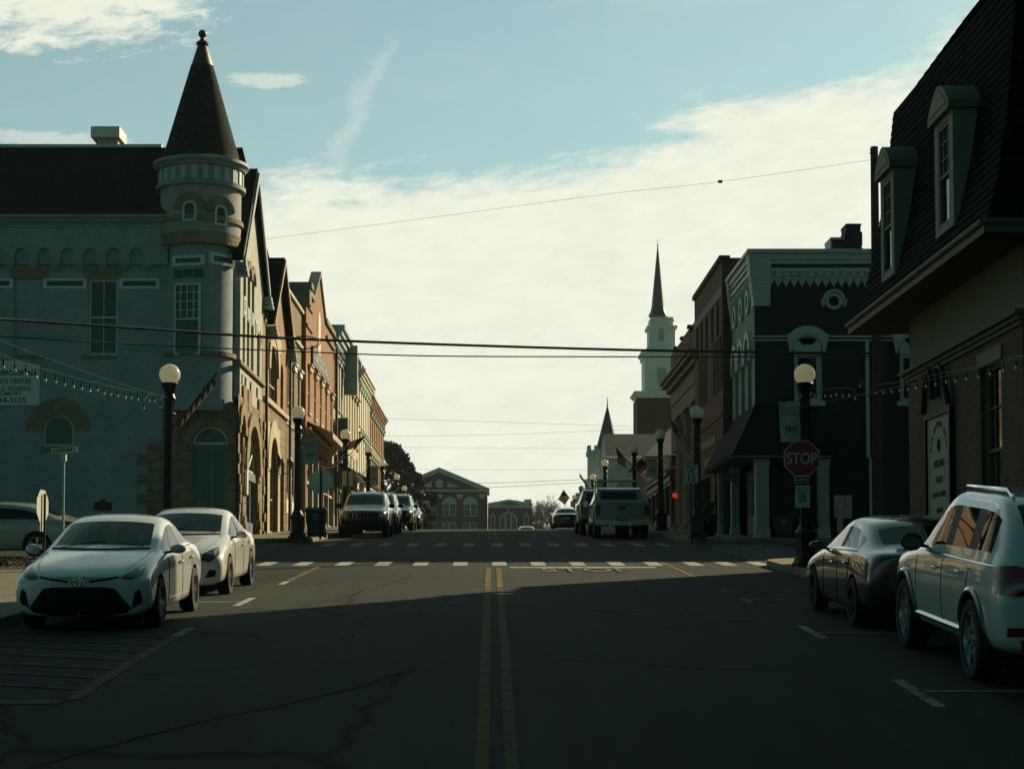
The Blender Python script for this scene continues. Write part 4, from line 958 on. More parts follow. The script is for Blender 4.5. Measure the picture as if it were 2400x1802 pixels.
# turret
TX,TY=W(469,700,60.5)[0],60.52; T=lambda py:W(466,py,TY)[1]
m=MB(); m.lathe((TX,TY,0),[(1.13,zsp-.5),(1.13,T(586)),(1.30,T(584)),(1.30,T(560))],40); m.build('turret_shaft',creambrick if False else bluebrick,cb,smooth=60)
turretb=brick('painted_turret_brick',(.31,.33,.30),(.34,.36,.33),(.26,.28,.25),.15,.075,bump=.8,stain=.15)
cb.children[-1].data.materials[0]=turretb
m=MB(); m.lathe((TX,TY,0),[(1.36,T(562)),(1.36,T(545)),(1.36,T(534)),(1.36,T(442))],40); m.build('turret_drum',turretb,cb,smooth=60)
m=MB(); m.lathe((TX,TY,0),[(1.15,T(587)),(1.39,T(586)),(1.40,T(560)),(1.3,T(559))],40); m.build('turret_stone_band',stone,cb,smooth=60); m=MB(); m.lathe((TX,TY,0),[(1.3,T(535)),(1.44,T(534)),(1.44,T(523)),(1.3,T(522))],40); m.build('turret_stone_band',stone,cb,smooth=60); m=MB()
m.lathe((TX,TY,0),[(1.05,T(843)),(1.24,T(842)),(1.24,T(832)),(1.05,T(831))],40); m.build('turret_stone_band',stone,cb,smooth=60)
m=MB(); m.lathe((TX,TY,0),[(1.30,T(455)),(1.50,T(452)),(1.52,T(443)),(1.42,T(442)),(1.42,T(408)),(1.50,T(406)),(1.54,T(400)),(1.62,T(396)),(1.62,T(389)),(1.48,T(386)),(1.2,T(385))],40); m.build('turret_cornice',bluetrim,cb,smooth=40)
m=MB()
for k in range(24):
    a=2*math.pi*k/24; f=Fr((TX+1.425*math.sin(a),TY-1.425*math.cos(a),0),(math.cos(a),math.sin(a),0),(math.sin(a),-math.cos(a),0)); m.fbox(f,-.085,.085,T(440),T(410),-.02,.02)
m.build('turret_panels',turretb if False else trimgreen,cb,smooth=0)
m=MB(); rt=.37; pr=[(1.32,T(388)),(1.28,T(372))]
n=26
z0,z1=T(372),T(156)
for k in range(n):
    r0=1.28+(rt-1.28)*k/n; z=z0+(z1-z0)*k/n; r1=1.28+(rt-1.28)*(k+1)/n; zz=z0+(z1-z0)*(k+1)/n
    pr+=[(r0,z),(r1+.022,zz-.004)]
m.lathe((TX,TY,0),pr+[(rt,z1)],40); 
tsh=brick('weathered_shingle',(.020,.026,.023),(.038,.044,.038),(.012,.013,.012),.22,.16,bump=1,msize=.015,stain=.5,rough=1)
m.build('turret_roof',tsh,cb,smooth=25)
m=MB(); m.lathe((TX,TY,0),[(.39,T(158)),(.37,T(154)),(.17,T(110)),(.15,T(108)),(.21,T(106)),(.22,T(102)),(.15,T(98)),(.08,T(94)),(.07,T(89)),(.08,T(88))],20)
rb=.143; zc=T(80.5); m.lathe((TX,TY,zc),[(rb*math.sin(a),-rb*math.cos(a)) for a in [math.pi*(k/12) for k in range(13)]],20); m.build('finial',copper,cb,smooth=50)
def turf(px,r):  # tangent frame on the turret
    x=W(px,700,59.5)[0]-TX; s=max(-.98,min(.98,x/r)); a=math.asin(s)
    return Fr((TX+r*math.sin(a),TY-r*math.cos(a),0),(math.cos(a),math.sin(a),0),(math.sin(a),-math.cos(a),0))
def rtz(y0,y1,Y=59.3): return W(466,y1,Y)[1],W(466,y0,Y)[1]
for px,y0,y1,ww in ((1160*.3853,1228*.3853,1350*.3853,.48),(1337*.3853,1243*.3853,1368*.3853,.46)):
    f=turf(px,1.36); z0,z1=rtz(y0,y1); window(cb,f,-ww/2,ww/2,z0,z1,arch=True,dep=-.02,sash=False,fw=.07)
    g=MB(); archband(g,f,0,z1-ww/2,ww/2+.02,ww/2+.30,-.05,.12,14); g.build('turret_stone_arch',stone,cb,smooth=0)
f=turf(1145*.3853,1.13); z0,z1=rtz(560+95*.3853,560+160*.3853)
def frbox(f,u0,u1,z0,z1,t_=.10,d=-.03):
    g=MB(); g.fbox(f,u0,u1,z1-t_,z1,d,.2); g.fbox(f,u0,u1,z0,z0+t_,d,.2); g.fbox(f,u0,u0+t_,z0+t_,z1-t_,d,.2); g.fbox(f,u1-t_,u1,z0+t_,z1-t_,d,.2)
    fo=g.build('vent_frame',blueW,cb,smooth=0); g=MB(); g.fbox(f,u0+t_,u1-t_,z0+t_,z1-t_,d+.02,.2); g.build('vent_panel',darkwood,fo,smooth=0)
frbox(f,-.55,.55,z0,z1); 
z0,z1=rtz(560+180*.3853,560+228*.3853)
g=MB()
for u in (-.50,-.15,.20): g.fbox(f,u,u+.30,z0,z1,-.02,.2)
g.build('square_panels',darkwood,cb,smooth=0)
z0,z1=rtz(560+268*.3853,560+702*.3853); window(cb,f,-.46,.46,z0,z1,dep=-.03,cols=4,rows=4,upper='up',fw=.06,thin=.03)
f=turf(1345*.3853,1.13); z0,z1=rtz(560+75*.3853,560+145*.3853); frbox(f,-.52,.52,z0,z1)
# downpipe
m=MB(); Yd=66.75; m.tube([(FXL+.14,Yd,zg(66)+.15),(FXL+.14,Yd,9.9),(FXL+.05,Yd+.1,10.6),(FXL+.2,Yd,11.2)],.055,8)
for z in (3.6,5.2,7.4,9.2): m.lathe((FXL+.14,Yd,z),[(.05,-.03),(.075,0),(.05,.03)],8)
m.build('downpipe',iron,cb)
# roof vent box
vx0,vx1=W(218,330,66)[0],W(285,330,66)[0]; z0,z1=W(250,347,66)[1]-.2,W(250,303,66)[1]; zm=W(250,328,66)[1]
t=thing('roof_vent','pale metal box vent standing on the ridge of the blue building','roof vent',((vx0+vx1)/2,66,z0))
m=MB(); m.box(vx0,vx1,65.6,66.9,zm,z1); m.build('hood',white,t,smooth=0); m=MB(); m.box(vx0+.2,vx1-.12,65.9,66.6,z0,zm); m.build('duct',metal,t,smooth=0)
# clinic sign
r=zB(-40,245,740,1012); fsn=FY(BY-.05)
t=thing('clinic_sign','white HARRODSBURG EYE CENTER board on the blue wall at the far left','wall sign',((r[0]+r[1])/2,BY,r[2]))
m=MB(); zz=zB(0,245,770,1012)[3]; m.prism([fsn.P(r[0]-.9,r[2],0),fsn.P(r[1],r[2],0),fsn.P(r[1],zz,0),fsn.P(zB(0,75,0,0)[1]+.25,r[3],0),fsn.P(zB(0,75,0,0)[1]-.05,r[3],0),fsn.P(r[0]-.9,zz,0)],(0,.045,0)); m.build('board',white,t,smooth=0)
def sgt(s,size,x1,y,sx=1,al='RIGHT',b=.003): text(s,size,fsn,zB(0,x1,0,0)[1],zB(0,1,0,y)[2],-.004,bink,t,align=al,sx=sx,bold=b,ext=.003)
sgt('201',.12,48,787); sgt('HARRODSBURG',.24,223,830,.78,b=.006); sgt('EYE CENTER',.24,203,880,.80,b=.004); sgt('GREGORY G. HOSKINS',.22,203,925,.86); sgt('OPTOMETRY',.16,147,952,1.15); sgt('734-3155',.25,177,996,1.15)
# plaque
px0,px1=572*.3853,680*.3853
a=W(px0,560+1650*.3853); b=W(px1,560+1600*.3853)
t=thing('wall_plaque','dark bronze plaque with a rounded crest low on the blue wall','plaque',((a[0]+b[0])/2,BY,a[1]))
m=MB(); m.fbox(fb,a[0],b[0],a[1],b[1],-.04,.0); c=(a[0]+b[0])/2; archband(m,fb,c,b[1],0.001,.11,-.04,0,10); m.build('plate',mat('bronze',(.03,.015,.012),.5,.5),t,smooth=0)
m=MB(); q=W(240,1205); m.fbox(fb,q[0]-.05,q[0]+.05,q[1]-.06,q[1]+.06,-.02,0); m.build('small_tag',white,t,smooth=0)

# ============================================================ ROW BUILDINGS
def fill_floor(parent,fr,Y0,Y1,spec):
    """spec: (z0,z1,n,w,arch,fm,hood) evenly spaced; returns holes"""
    z0,z1,n,w_,arch=spec[:5]; L_=Y1-Y0; hs=[]
    for k in range(n):
        c=Y0+L_*(k+.5)/n; hs.append((c-w_/2,c+w_/2,z0,z1,arch))
    return hs
def row(name,label,side,Y0,Y1,X,zt,wm,floors,depth=14,cornice=None,coping=None,shop=None,extra=None,poly=None,sidem=None):
    X=abs(X)*side; Y0+=.015; Y1-=.015
    t=thing(name,label,'building',(X,(Y0+Y1)/2,zg((Y0+Y1)/2)))
    fr=FX(X,side); H=[]; zb=zg(min(Y0,Y1))-.5
    for s in floors: H+=[(*h[:4],h[4],.11) for h in fill_floor(t,fr,Y0,Y1,s)]
    if shop: H.append((Y0+.35,Y1-.35,zg(Y0)+.1,shop[0],None,.25))
    m=MB(); wall(m,fr,Y0,Y1,zb,zt,H,.18)
    Xb=X+side*depth
    m.quad((X,Y0,zb),(Xb,Y0,zb),(Xb,Y0,zt-.25),(X,Y0,zt)); m.quad((X,Y1,zb),(Xb,Y1,zb),(Xb,Y1,zt-.25),(X,Y1,zt)); m.quad((Xb,Y0,zb),(Xb,Y1,zb),(Xb,Y1,zt-.25),(Xb,Y0,zt-.25))
    if poly: m.poly([(X,a,b) for a,b in poly]); 
    m.build('wall',wm,t,smooth=0)
    m=MB(); m.quad((X,Y0,zt-.35),(Xb,Y0,zt-.5),(Xb,Y1,zt-.5),(X,Y1,zt-.35)); m.build('roof',shingle,t,smooth=0)
    for s in floors:
        hs=fill_floor(t,fr,Y0,Y1,s)
        for h in hs: window(t,fr,*h[:4],arch=h[4],dep=.08,fm=s[5],fw=.07)
        if s[6]:
            m=MB()
            for h in hs:
                if s[6]=='arch': archband(m,fr,(h[0]+h[1])/2,h[3]-(h[1]-h[0])/2,(h[1]-h[0])/2,(h[1]-h[0])/2+.2,-.12,.0,10)
                else: m.fbox(fr,h[0]-.12,h[1]+.12,h[3],h[3]+.24,-.13,.0); m.fbox(fr,h[0]-.17,h[1]+.17,h[3]+.24,h[3]+.32,-.2,.0)
                m.fbox(fr,h[0]-.1,h[1]+.1,h[2]-.12,h[2],-.10,.0)
            m.build('window_hoods',s[7] if len(s)>7 else white,t,smooth=0)
    if cornice:
        cm,o,h=cornice; m=MB()
        for k in range(4): m.fbox(fr,Y0,Y1,zt-h+h*k/4,zt-h+h*(k+1)/4-.003,-o*(k+1)/4,.05)
        n=int((Y1-Y0)/.7)
        for k in range(n): u=Y0+(k+.5)*(Y1-Y0)/n; m.fbox(fr,u-.07,u+.07,zt-h-.22,zt-h,-o*.35,.0)
        m.build('cornice',cm,t,smooth=0)
    if shop:
        zs,sm,ncol,fasc=shop; zf=zg(Y0)+.1; m=MB()
        for k in range(ncol+1):
            u=Y0+.35+(Y1-Y0-.7)*k/ncol; m.fbox(fr,u-.09,u+.09,zf,zs,-.03,.2)
        m.fbox(fr,Y0+.35,Y1-.35,zf,zf+.75,.05,.2); m.fbox(fr,Y0+.1,Y1-.1,zs,zs+fasc,-.06,.0); m.fbox(fr,Y0+.05,Y1-.05,zs+fasc,zs+fasc+.12,-.22,.0)
        m.fbox(fr,Y0+.35,Y1-.35,zf+2.2,zf+2.32,.02,.2)
        sf_=m.build('shop_front',sm,t,smooth=0); g=MB(); g.quad(fr.P(Y0+.3,zf,.22),fr.P(Y1-.3,zf,.22),fr.P(Y1-.3,zs,.22),fr.P(Y0+.3,zs,.22)); g.build('pane',darkglass,sf_,smooth=0)
    return t,fr
def awning(parent,side,X,Y0,Y1,z1,z0,out,m_,name='awning'):
    a=MB(); x0=X; x1=X-side*out
    a.prism([(x0,Y0,z1),(x1,Y0,z0),(x1,Y0,z0-.25),(x1+side*.04,Y0,z0-.25),(x1+side*.06,Y0,z0),(x0,Y0,z1-.06)],(0,Y1-Y0,0)); return a.build(name,m_,parent,smooth=0)
drk=mat('dark_sash',(.05,.05,.045),.5,var=0); crm=mat('cream_sash',(.40,.36,.25),.5,var=.05)
# 2 gabled house with arched window
B2=(66.87,74.75)
t,fr=row('gabled_shop','narrow gabled shop with dark steep roof, red brick bands and a tall arched window','building' and -1,*B2,8.56,10.6,orangebrick,[],shop=None)
# replace plain wall by a pierced one
for c in list(t.children):
    if c.name.startswith('wall'): bpy.data.objects.remove(c)
m=MB(); zb=zg(67)-.5
H=[(68.6,71.2,7.85,9.95,1.0,.18),(72.3,73.3,7.85,9.7,True,.18)]
wall(m,fr,B2[0]+.015,B2[1]-.015,7.6,10.75,H,.25); m.poly([fr.P(67.9,10.75),fr.P(74.7,10.75),fr.P(71.4,13.5)]); Xb=-22
m.quad((-8.56,66.9,zb),(Xb,66.9,zb),(Xb,66.9,10.7),(-8.56,66.9,10.7)); m.build('wall',orangebrick,t,smooth=0)
m=MB(); H=[(68.7,71.3,zg(70)+.15,6.4,True,.35),(72.5,73.5,zg(73)+.15,5.9,None,.3)]; wall(m,fr,B2[0]+.015,B2[1]-.015,zb,7.6,H,.3); m.build('stone_ground_floor',sandst,t,smooth=0)
m=MB(); m.fbox(fr,B2[0],B2[1]-.1,7.55,7.72,-.12,.0); archband(m,fr,69.9,8.95,1.32,1.75,-.08,.0,14); archband(m,fr,70,5.1,1.32,2.0,-.08,.0,14); m.fbox(fr,68.0,68.66,zg(68)+.15,6.9,-.05,0); m.fbox(fr,71.34,71.9,zg(71)+.15,6.9,-.05,0); m.fbox(fr,67.9,72.2,9.95+.0,10.5,-.05,.0); m.build('plaster_surround',cream,t,smooth=0)
window(t,fr,68.6,71.2,7.85,9.95,arch=1.0,dep=.14,cols=2,fm=crm,fw=.09); window(t,fr,72.3,73.3,7.85,9.7,arch=True,dep=.14,fm=crm); window(t,fr,68.7,71.3,zg(70)+.15,6.4,arch=True,dep=.2,cols=3,fm=crm,fw=.08,split=.3); window(t,fr,72.5,73.5,zg(73)+.2,5.9,dep=.25,fm=crm)
m=MB()
for s in (-1,1):
    e=71.4+s*3.45; m.prism([(-8.3,71.4,13.8),(-8.3,e,10.75),(-8.3,e,10.55),(-8.3,71.4,13.55)],(-13,0,0))
m.build('gable_roof',shingle,t,smooth=0)
m=MB()
for s in (-1,1):
    e=71.4+s*3.47; m.prism([(-8.28,71.4,13.72),(-8.28,e,10.68),(-8.28,e,10.5),(-8.28,71.4,13.5)],(.04,0,0)); 
m.build('bargeboard',cream,t,smooth=0); m=MB()
for s in (-1,1):
    e=71.4+s*3.3
    for k in range(3): m.box(-8.56,-8.2+.03*k,e-.25,e+.22,10.38-.17*k,10.5-.17*k)
m.build('eaves_bracket',bluetrim,t,smooth=0)
m=MB(); m.tube([(-8.42,74.6,zg(74)+.15),(-8.42,74.6,10.2)],.055,8); m.build('downpipe',iron,t)
for Yl in (68.1,72.0):
    z=onX(632 if Yl<70 else 652,1075,-8.2)[1]; l=thing('wall_lantern','black wall lantern on the gabled shop, '+('nearer' if Yl<70 else 'farther')+' of its two','lantern',(-8.4,Yl,z),'wall lanterns on the gabled shop')
    m=MB(); m.tube([(-8.5,Yl,z-.3),(-8.3,Yl,z-.35),(-8.1,Yl,z-.25),(-8.1,Yl,z-.12)],.02,6); m.build('bracket',iron,l); m=MB(); m.lathe((-8.1,Yl,z),[(.06,-.12),(.11,.15),(.14,.16),(.05,.28),(.02,.34),(0,.36)],6); m.build('lantern_case',iron,l,smooth=0)
# 3 tan brick
t,fr=row('tan_brick_building','tall tan brick building with a pale string course left of the red brick gable',-1,74.77,81.4,8.68,13.15,tanbrick,[(8.45,10.05,3,.75,None,drk,'flat'),(4.6,6.1,3,.8,None,drk,None)],coping=None)
m=MB(); m.fbox(fr,74.8,81.4,11.45,11.62,-.1,0); m.fbox(fr,74.8,81.4,13.1,13.25,-.12,.35); m.fbox(fr,74.8,81.4,7.5,7.6,-.06,0); m.build('string_course',cream,t,smooth=0)
m=MB()
for u in (75.3,77.5,79.7): m.fbox(fr,u,u+1.1,3.75,4.35,-.03,0)
m.build('base_panels',whitewall,t,smooth=0)
# 4 red brick gable
t,fr=row('red_brick_gable_building','red brick building with a stone-capped central gable and blue lettering',-1,81.42,95.8,8.48,14.2,redbrick,[(8.75,10.65,5,.9,None,crm,'flat',cream)],shop=(7.3,cream,5,.55),poly=[(84.4,14.2),(87.5,15.95),(90.4,14.2)])
m=MB(); 
for a,b in (((84.3,14.2),(87.5,16.0)),((87.5,16.0),(90.5,14.2))):
    m.prism([(-8.38,a[0],a[1]),(-8.38,b[0],b[1]),(-8.38,b[0],b[1]+.22),(-8.38,a[0],a[1]+.22)],(-.5,0,0))
m.fbox(fr,81.45,84.3,14.15,14.4,-.14,.4); m.fbox(fr,90.5,95.75,14.15,14.4,-.14,.4)
m.fbox(fr,81.5,84.0,13.55,13.7,-.08,0); m.fbox(fr,81.5,84.0,12.6,12.75,-.08,0); m.fbox(fr,91,95.6,13.4,13.6,-.12,0); m.build('stone_coping',greystone,t,smooth=0)
m=MB(); m.box(-8.56-.7,-8.32,81.4,82.3,13.6,14.55); m.box(-9.4,-8.22,81.3,82.4,14.35,14.6); m.build('corner_pier',greystone,t,smooth=0)
m=MB(); m.fbox(fr,86.9,88.1,11.95,13.6,-.03,0); archband(m,fr,87.5,13.6,.001,.6,-.03,0,10); m.build('niche_panel',whitewall,t,smooth=0)
lb=mat('sign_blue_letter',(.16,.25,.32),.5,var=0); m=MB(); m.fbox(fr,83.6,92.4,11.15,12.0,-.12,-.02); sgb=m.build('sign_board',mat('sign_board_dark',(.03,.05,.07),.6,var=.1),t,smooth=0)
text('HARRODSBURG HERALD',.62,fr,88.0,11.35,-.13,swh,t,sx=1.05,bold=.01)
awning(t,-1,-8.48,82,95.2,8.3,7.75,1.2,cream,'canopy')
m=MB(); m.tube([(-8.3,95.6,zg(95)+.15),(-8.3,95.6,13.6)],.08,8); m.build('downpipe',mat('rust_pipe',(.10,.03,.015),.6,var=.1),t)
# 5 sage green
t,fr=row('sage_fronted_building','sage and cream shop building with a heavy projecting green cornice',-1,95.82,101.9,8.5,14.9,greenwall,[(10.6,13.1,4,.75,None,crm,'flat',bluetrim),(8.2,9.9,4,.75,True,drk,None)],cornice=(trimgreen,.6,1.0),shop=(7.2,bluetrim,3,.5))
m=MB(); m.fbox(fr,101.6,102.1,11.8,14.6,-.85,-.1); m.build('projecting_sign',bluetrim,t,smooth=0)
m=MB(); m.fbox(fr,96.2,96.8,7.6,9.9,-.75,-.1); m.build('blade_sign',mat('blade_dark',(.02,.05,.05),.5,var=0),t,smooth=0)
awning(t,-1,-8.5,96,101.8,7.6,7.0,1.2,awnm)
# 6 pink/cream with red brick pilastered parapet
t,fr=row('pink_plaster_building','cream fronted building with pink upper wall and a red brick pilastered parapet',-1,101.92,114.0,8.5,13.8,cream,[(9.6,12.4,6,.8,None,crm,'flat',pinkwall),(7.7,9.0,5,.8,None,drk,None)],shop=(7.1,cream,4,.5))
m=MB(); wall(m,fr,104.5,113.97,13.8,15.25,[(105+k*1.5,105.7+k*1.5,13.95,14.95,None,.15) for k in range(6)],.15); m.quad((-8.5,104.5,13.8),(-14,104.5,13.8),(-14,104.5,15.2),(-8.5,104.5,15.25)); m.build('brick_parapet',redbrick,t,smooth=0)
m=MB(); m.fbox(fr,104.4,114,15.25,15.45,-.15,.4); m.build('parapet_coping',bluetrim,t,smooth=0); m=MB(); m.fbox(fr,102,113.9,12.75,13.8,-.04,0); m.build('pink_band',pinkwall,t,smooth=0)
awning(t,-1,-8.5,103,113,7.9,7.1,1.4,awnm)
# 7 white
t,fr=row('white_plaster_building','white plastered three storey building with rows of hooded windows on the left side',-1,114.02,124.5,8.5,14.9,whitewall,[(11.3,13.6,6,.75,None,drk,'flat',trimgreen),(8.3,10.6,6,.75,None,drk,'flat',trimgreen)],cornice=(whitewall,.45,.7),shop=(7.2,white,4,.5))
awning(t,-1,-8.5,114.5,119,7.9,6.9,1.6,mat('awning_green',(.02,.05,.04),.7,var=.1)); 
for Yc in (116,118.2): 
    m=MB(); m.fbox(fr,Yc-.3,Yc+.3,14.9,15.6,-.05,.5); m.build('chimney_stub',bluetrim,t,smooth=0)
# 8 orange brick
t,fr=row('orange_brick_building','long orange brick building with arched windows at the far end of the left row',-1,124.52,141.0,8.5,14.3,orangebrick,[(11.2,13.0,8,1.0,.35,drk,'flat',bluetrim),(8.1,10.0,8,1.0,.35,drk,'flat',bluetrim)],cornice=(orangebrick,.35,.6),shop=(7.3,crm,6,.5))
m=MB(); m.box(-9.6,-8.25,124.55,126.2,14.3,14.9); m.build('corner_chimney',greystone,t,smooth=0)
awning(t,-1,-8.5,128,138,8.2,7.2,1.6,awnm)

# ============================================================ NAVY BUILDING (right corner)
def zC(x0,x1,y0,y1,Y=BY):
    a=onY(1600+x0*.277,500+y1*.277,Y); b=onY(1600+x1*.277,500+y0*.277,Y); return a[0],b[0],a[1],b[1]
NX=zC(612,613,1500,1500)[0]; NY1=65.6
nb=thing('navy_corner_building','dark navy brick corner building with pale green stepped cornice and fluted porch columns','building',(NX,60,zg(60)))
ztn=zC(700,800,345,400)[3]; w1=zC(950,1165,1190,1590); w2=zC(1845,2060,1190,1590); rw=zC(1232,1322,700,790)
porch_z=zC(700,800,640,660)[3]
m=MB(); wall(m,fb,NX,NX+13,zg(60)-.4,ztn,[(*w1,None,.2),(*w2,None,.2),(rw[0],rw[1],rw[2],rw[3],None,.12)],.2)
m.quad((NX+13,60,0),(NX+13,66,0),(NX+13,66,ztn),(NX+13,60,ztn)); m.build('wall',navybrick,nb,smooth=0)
for w_ in (w1,w2):
    window(nb,fb,*w_,dep=.12,fm=trimgreen,fw=.12)
    c=(w_[0]+w_[1])/2; g=MB(); zt_=w_[3]; top=zC(0,1,1055,1190)[3]
    g.fbox(fb,w_[0]-.02,w_[1]+.02,zt_,top,-.05,.0); g.fbox(fb,w_[0]-.12,w_[1]+.14,w_[2]-.16,w_[2],-.10,.0)
    g.fbox(fb,w_[0]-.02,w_[0]+.0,w_[2],zt_,-.04,0); g.fbox(fb,w_[1],w_[1]+.03,w_[2],zt_,-.04,0)
    hw=(1230-882)*.277*60/4200/2; hh=zC(0,1,948,1040)[3]-zC(0,1,948,1040)[2]
    R1=(hw*hw+hh*hh)/(2*hh); cz=top+.03+hh-R1; a0=math.asin(hw/R1)
    archband(g,fb,c,cz,R1-.30,R1,-.16,.0,16,math.pi/2-a0,math.pi/2+a0); archband(g,fb,c,cz,R1-.36,R1-.31,-.10,.0,16,math.pi/2-a0*.9,math.pi/2+a0*.9)
    archband(g,fb,c,cz,.3*R1 if False else R1-.62,R1-.36,-.05,.0,12,math.pi/2-a0*.7,math.pi/2+a0*.7)
    for s in (-1,1):
        x=c+s*(hw-.13)
        for k in range(6):
            ww=.13-.018*k; g.fbox(fb,x-ww,x+ww,top+.02-.09*(k+1),top+.02-.09*k-.004,-.15+.015*k,.0)
        g.fbox(fb,x-.13,x+.13,top+.02,top+.12,-.15,0)
    g.build('window_hood',trimgreen,nb,smooth=0)
g=MB(); c=(rw[0]+rw[1])/2; cz=(rw[2]+rw[3])/2; archband(g,fb,c,cz,.175,.29,-.07,.0,28,0,2*math.pi); archband(g,fb,c,cz+.02,.30,.38,-.12,.0,16,-.05,math.pi+.05)
for s in (-1,1):
    g.fbox(fb,c+s*.36-.09,c+s*.36+.09,cz+.0,cz+.06,-.12,0)
    for k in range(3): g.fbox(fb,c+s*.36-.07+.015*k,c+s*.36+.07-.015*k,cz-.06*(k+1),cz-.06*k-.004,-.11+.02*k,.0)
g.build('round_window_surround',trimgreen,nb,smooth=0); g=MB(); g.quad(fb.P(c-.25,cz-.25,.1),fb.P(c+.25,cz-.25,.1),fb.P(c+.25,cz+.25,.1),fb.P(c-.25,cz+.25,.1)); g.build('round_window',darkglass,nb,smooth=0)
# cornice (front + street side)
CXs=zC(545,546,330,331)[0]; zr=lambda y: zC(0,1,y,y)[3]
fasc=mat('oxblood_band',(.05,.012,.014),.6,var=.1)
g=MB(); ox=NX-CXs
def ring(m_,z0,z1,o,x1=NX+13,ylen=NY1): 
    m_.box(NX-o,x1,60-o,60-.001,z0,z1); m_.box(NX-o,NX-.001,60+.0,ylen,z0,z1)
ring(g,zr(345),zr(312),ox+.02); ring(g,zr(395),zr(345)-.004,ox-.08); ring(g,zr(432),zr(396)-.002,ox-.14); ring(g,zr(500),zr(466),ox-.12); ring(g,zr(547),zr(502),ox-.20)
for k in range(46): u=NX+.45+k*.28; g.box(u,u+.14,60-ox+.02+.06,60-.1,zr(535),zr(505))
for k in range(13):
    c=zC(738+67*k,739+67*k,500,500)[0]
    for j in range(6): 
        hw=.155-.024*j; z1_=zr(548)-j*.048*1.0; g.box(c-hw,c+hw,60-.17+.022*j,60-.001,z1_-.045,z1_-.002)
for k in range(12):
    c=60.3+k*.43
    for j in range(6): hw=.155-.024*j; z1_=zr(548)-j*.048; g.box(NX-.17+.022*j,NX-.001,c-hw,c+hw,z1_-.045,z1_-.002)
g.build('cornice',trimgreen,nb,smooth=0)
g=MB(); ring(g,zr(465)+.002,zr(433)-.002,ox-.22); g.build('cornice_band',fasc,nb,smooth=0)
g=MB(); n=12
for k in range(n):   # stepped corner bracket
    z1_=zr(350)-(zr(350)-zr(785))*k/n; z0_=zr(350)-(zr(350)-zr(785))*(k+1)/n; o=max(.03,(ox-.02)*(1-k/n)**.8)
    if k>3: o=max(.04,ox*.8*(1-(k-3)/(n-3)))
    g.box(NX-o,NX+(.55 if k<4 else .53),60-o*.7-.05,60-.002,z0_+.004,z1_); g.box(NX-o,NX-.002,60+.0,60.45,z0_+.004,z1_)
g.build('corner_bracket',trimgreen,nb,smooth=0)
g=MB()
for k in range(n):
    z1_=zr(350)-(zr(350)-zr(785))*k/n; z0_=zr(350)-(zr(350)-zr(785))*(k+1)/n; o=max(.03,(ox-.02)*(1-k/n)**.8)
    if k>3: o=max(.04,ox*.8*(1-(k-3)/(n-3)))
    g.box(NX-o,NX-.002,NY1-.45,NY1,z0_+.004,z1_)
g.build('corner_bracket',trimgreen,nb,smooth=0)
# belt
g=MB(); 
for y0,y1 in ((1035,1049),(1068,1081)): ring(g,zr(y1),zr(y0),.05)
g.build('belt_course',trimgreen,nb,smooth=0); g=MB(); ring(g,zr(1067),zr(1050),.03); g.build('belt_band',fasc,nb,smooth=0)
# street side wall
fn=FX(NX,1); zs0,zs1=7.05,9.2
aw_=[(60.75+1.62*k,61.65+1.62*k) for k in range(3)]
m=MB(); wall(m,fn,60,NY1,5.2,ztn,[(a,b,6.35,9.0,True,.25) for a,b in aw_]+[(61.2+1.62*k-.28,61.2+1.62*k+.28,10.0,10.56,None,.1) for k in range(3)],.25); m.build('street_side_wall',trimwhiteside,nb,smooth=0)
for a,b in aw_: window(nb,fn,a,b,6.35,9.0,arch=True,dep=.2,fm=trimgreen)
for k,(a,b) in enumerate(aw_):
    g=MB(); c=(a+b)/2; archband(g,fn,c,9.0-.45,.46,.72,-.13,.0,12)
    for s in (-1,1): g.fbox(fn,c+s*.6-.1,c+s*.6+.1,8.2,8.52,-.13,0)
    g.build('window_hood',trimgreen,nb,smooth=0); g=MB(); g.fbox(fn,a-.1,b+.1,6.2,6.35,-.12,0); g.build('window_sill',trimgreen,nb,smooth=0)
    g=MB(); archband(g,fn,c,10.28,.24,.42,-.10,.0,20,0,2*math.pi); rw_=g.build('round_window',trimgreen,nb,smooth=0)
    g=MB(); c=61.2+1.62*k; g.quad(fn.P(c-.27,10.01,.09),fn.P(c+.27,10.01,.09),fn.P(c+.27,10.55,.09),fn.P(c-.27,10.55,.09)); g.build('pane',darkglass,rw_,smooth=0)
m=MB(); m.quad((NX,NY1,0),(NX+13,NY1,0),(NX+13,NY1,ztn+.2),(NX,NY1,ztn+.2)); m.quad((NX,60,ztn-.02),(NX+13,60,ztn-.02),(NX+13,NY1,ztn-.02),(NX,NY1,ztn-.02)); m.build('roof',shingle,nb,smooth=0)
# awning roof: E = zoom6 coordinates
def zE(x,y,Y): return onY(1600+x*.2532,900+y*.2532,Y)
za,ze=zE(680,190,60)[1],zE(460,640,59.0)[1]; oa=1.15
xe=zE(460,640,60-oa)[0]; xr=zE(1390,650,60-oa)[0]; 
g=MB(); P0=(NX-.02,59.98,za); P1=(xe,60-oa,ze); P2=(xr,60-oa,ze); P3=(xr,59.98,za-.0); P4=(xe,NY1+1.0,ze); P5=(NX-.02,NY1+1.0,za)
g.quad(P0,P1,P2,P3); g.quad(P0,P1,P4,P5); g.poly([P3,P2,(xr,59.98,ze)])
g.quad(P1,P2,(xr,60-oa,ze-.16),(xe,60-oa,ze-.16)); g.quad(P1,P4,(xe,NY1+1,ze-.16),(xe,60-oa,ze-.16)); g.quad(P2,(xr,60,ze),(xr,60,ze-.16),(xr,60-oa,ze-.16))
g.build('awning_roof',awnm,nb,smooth=0)
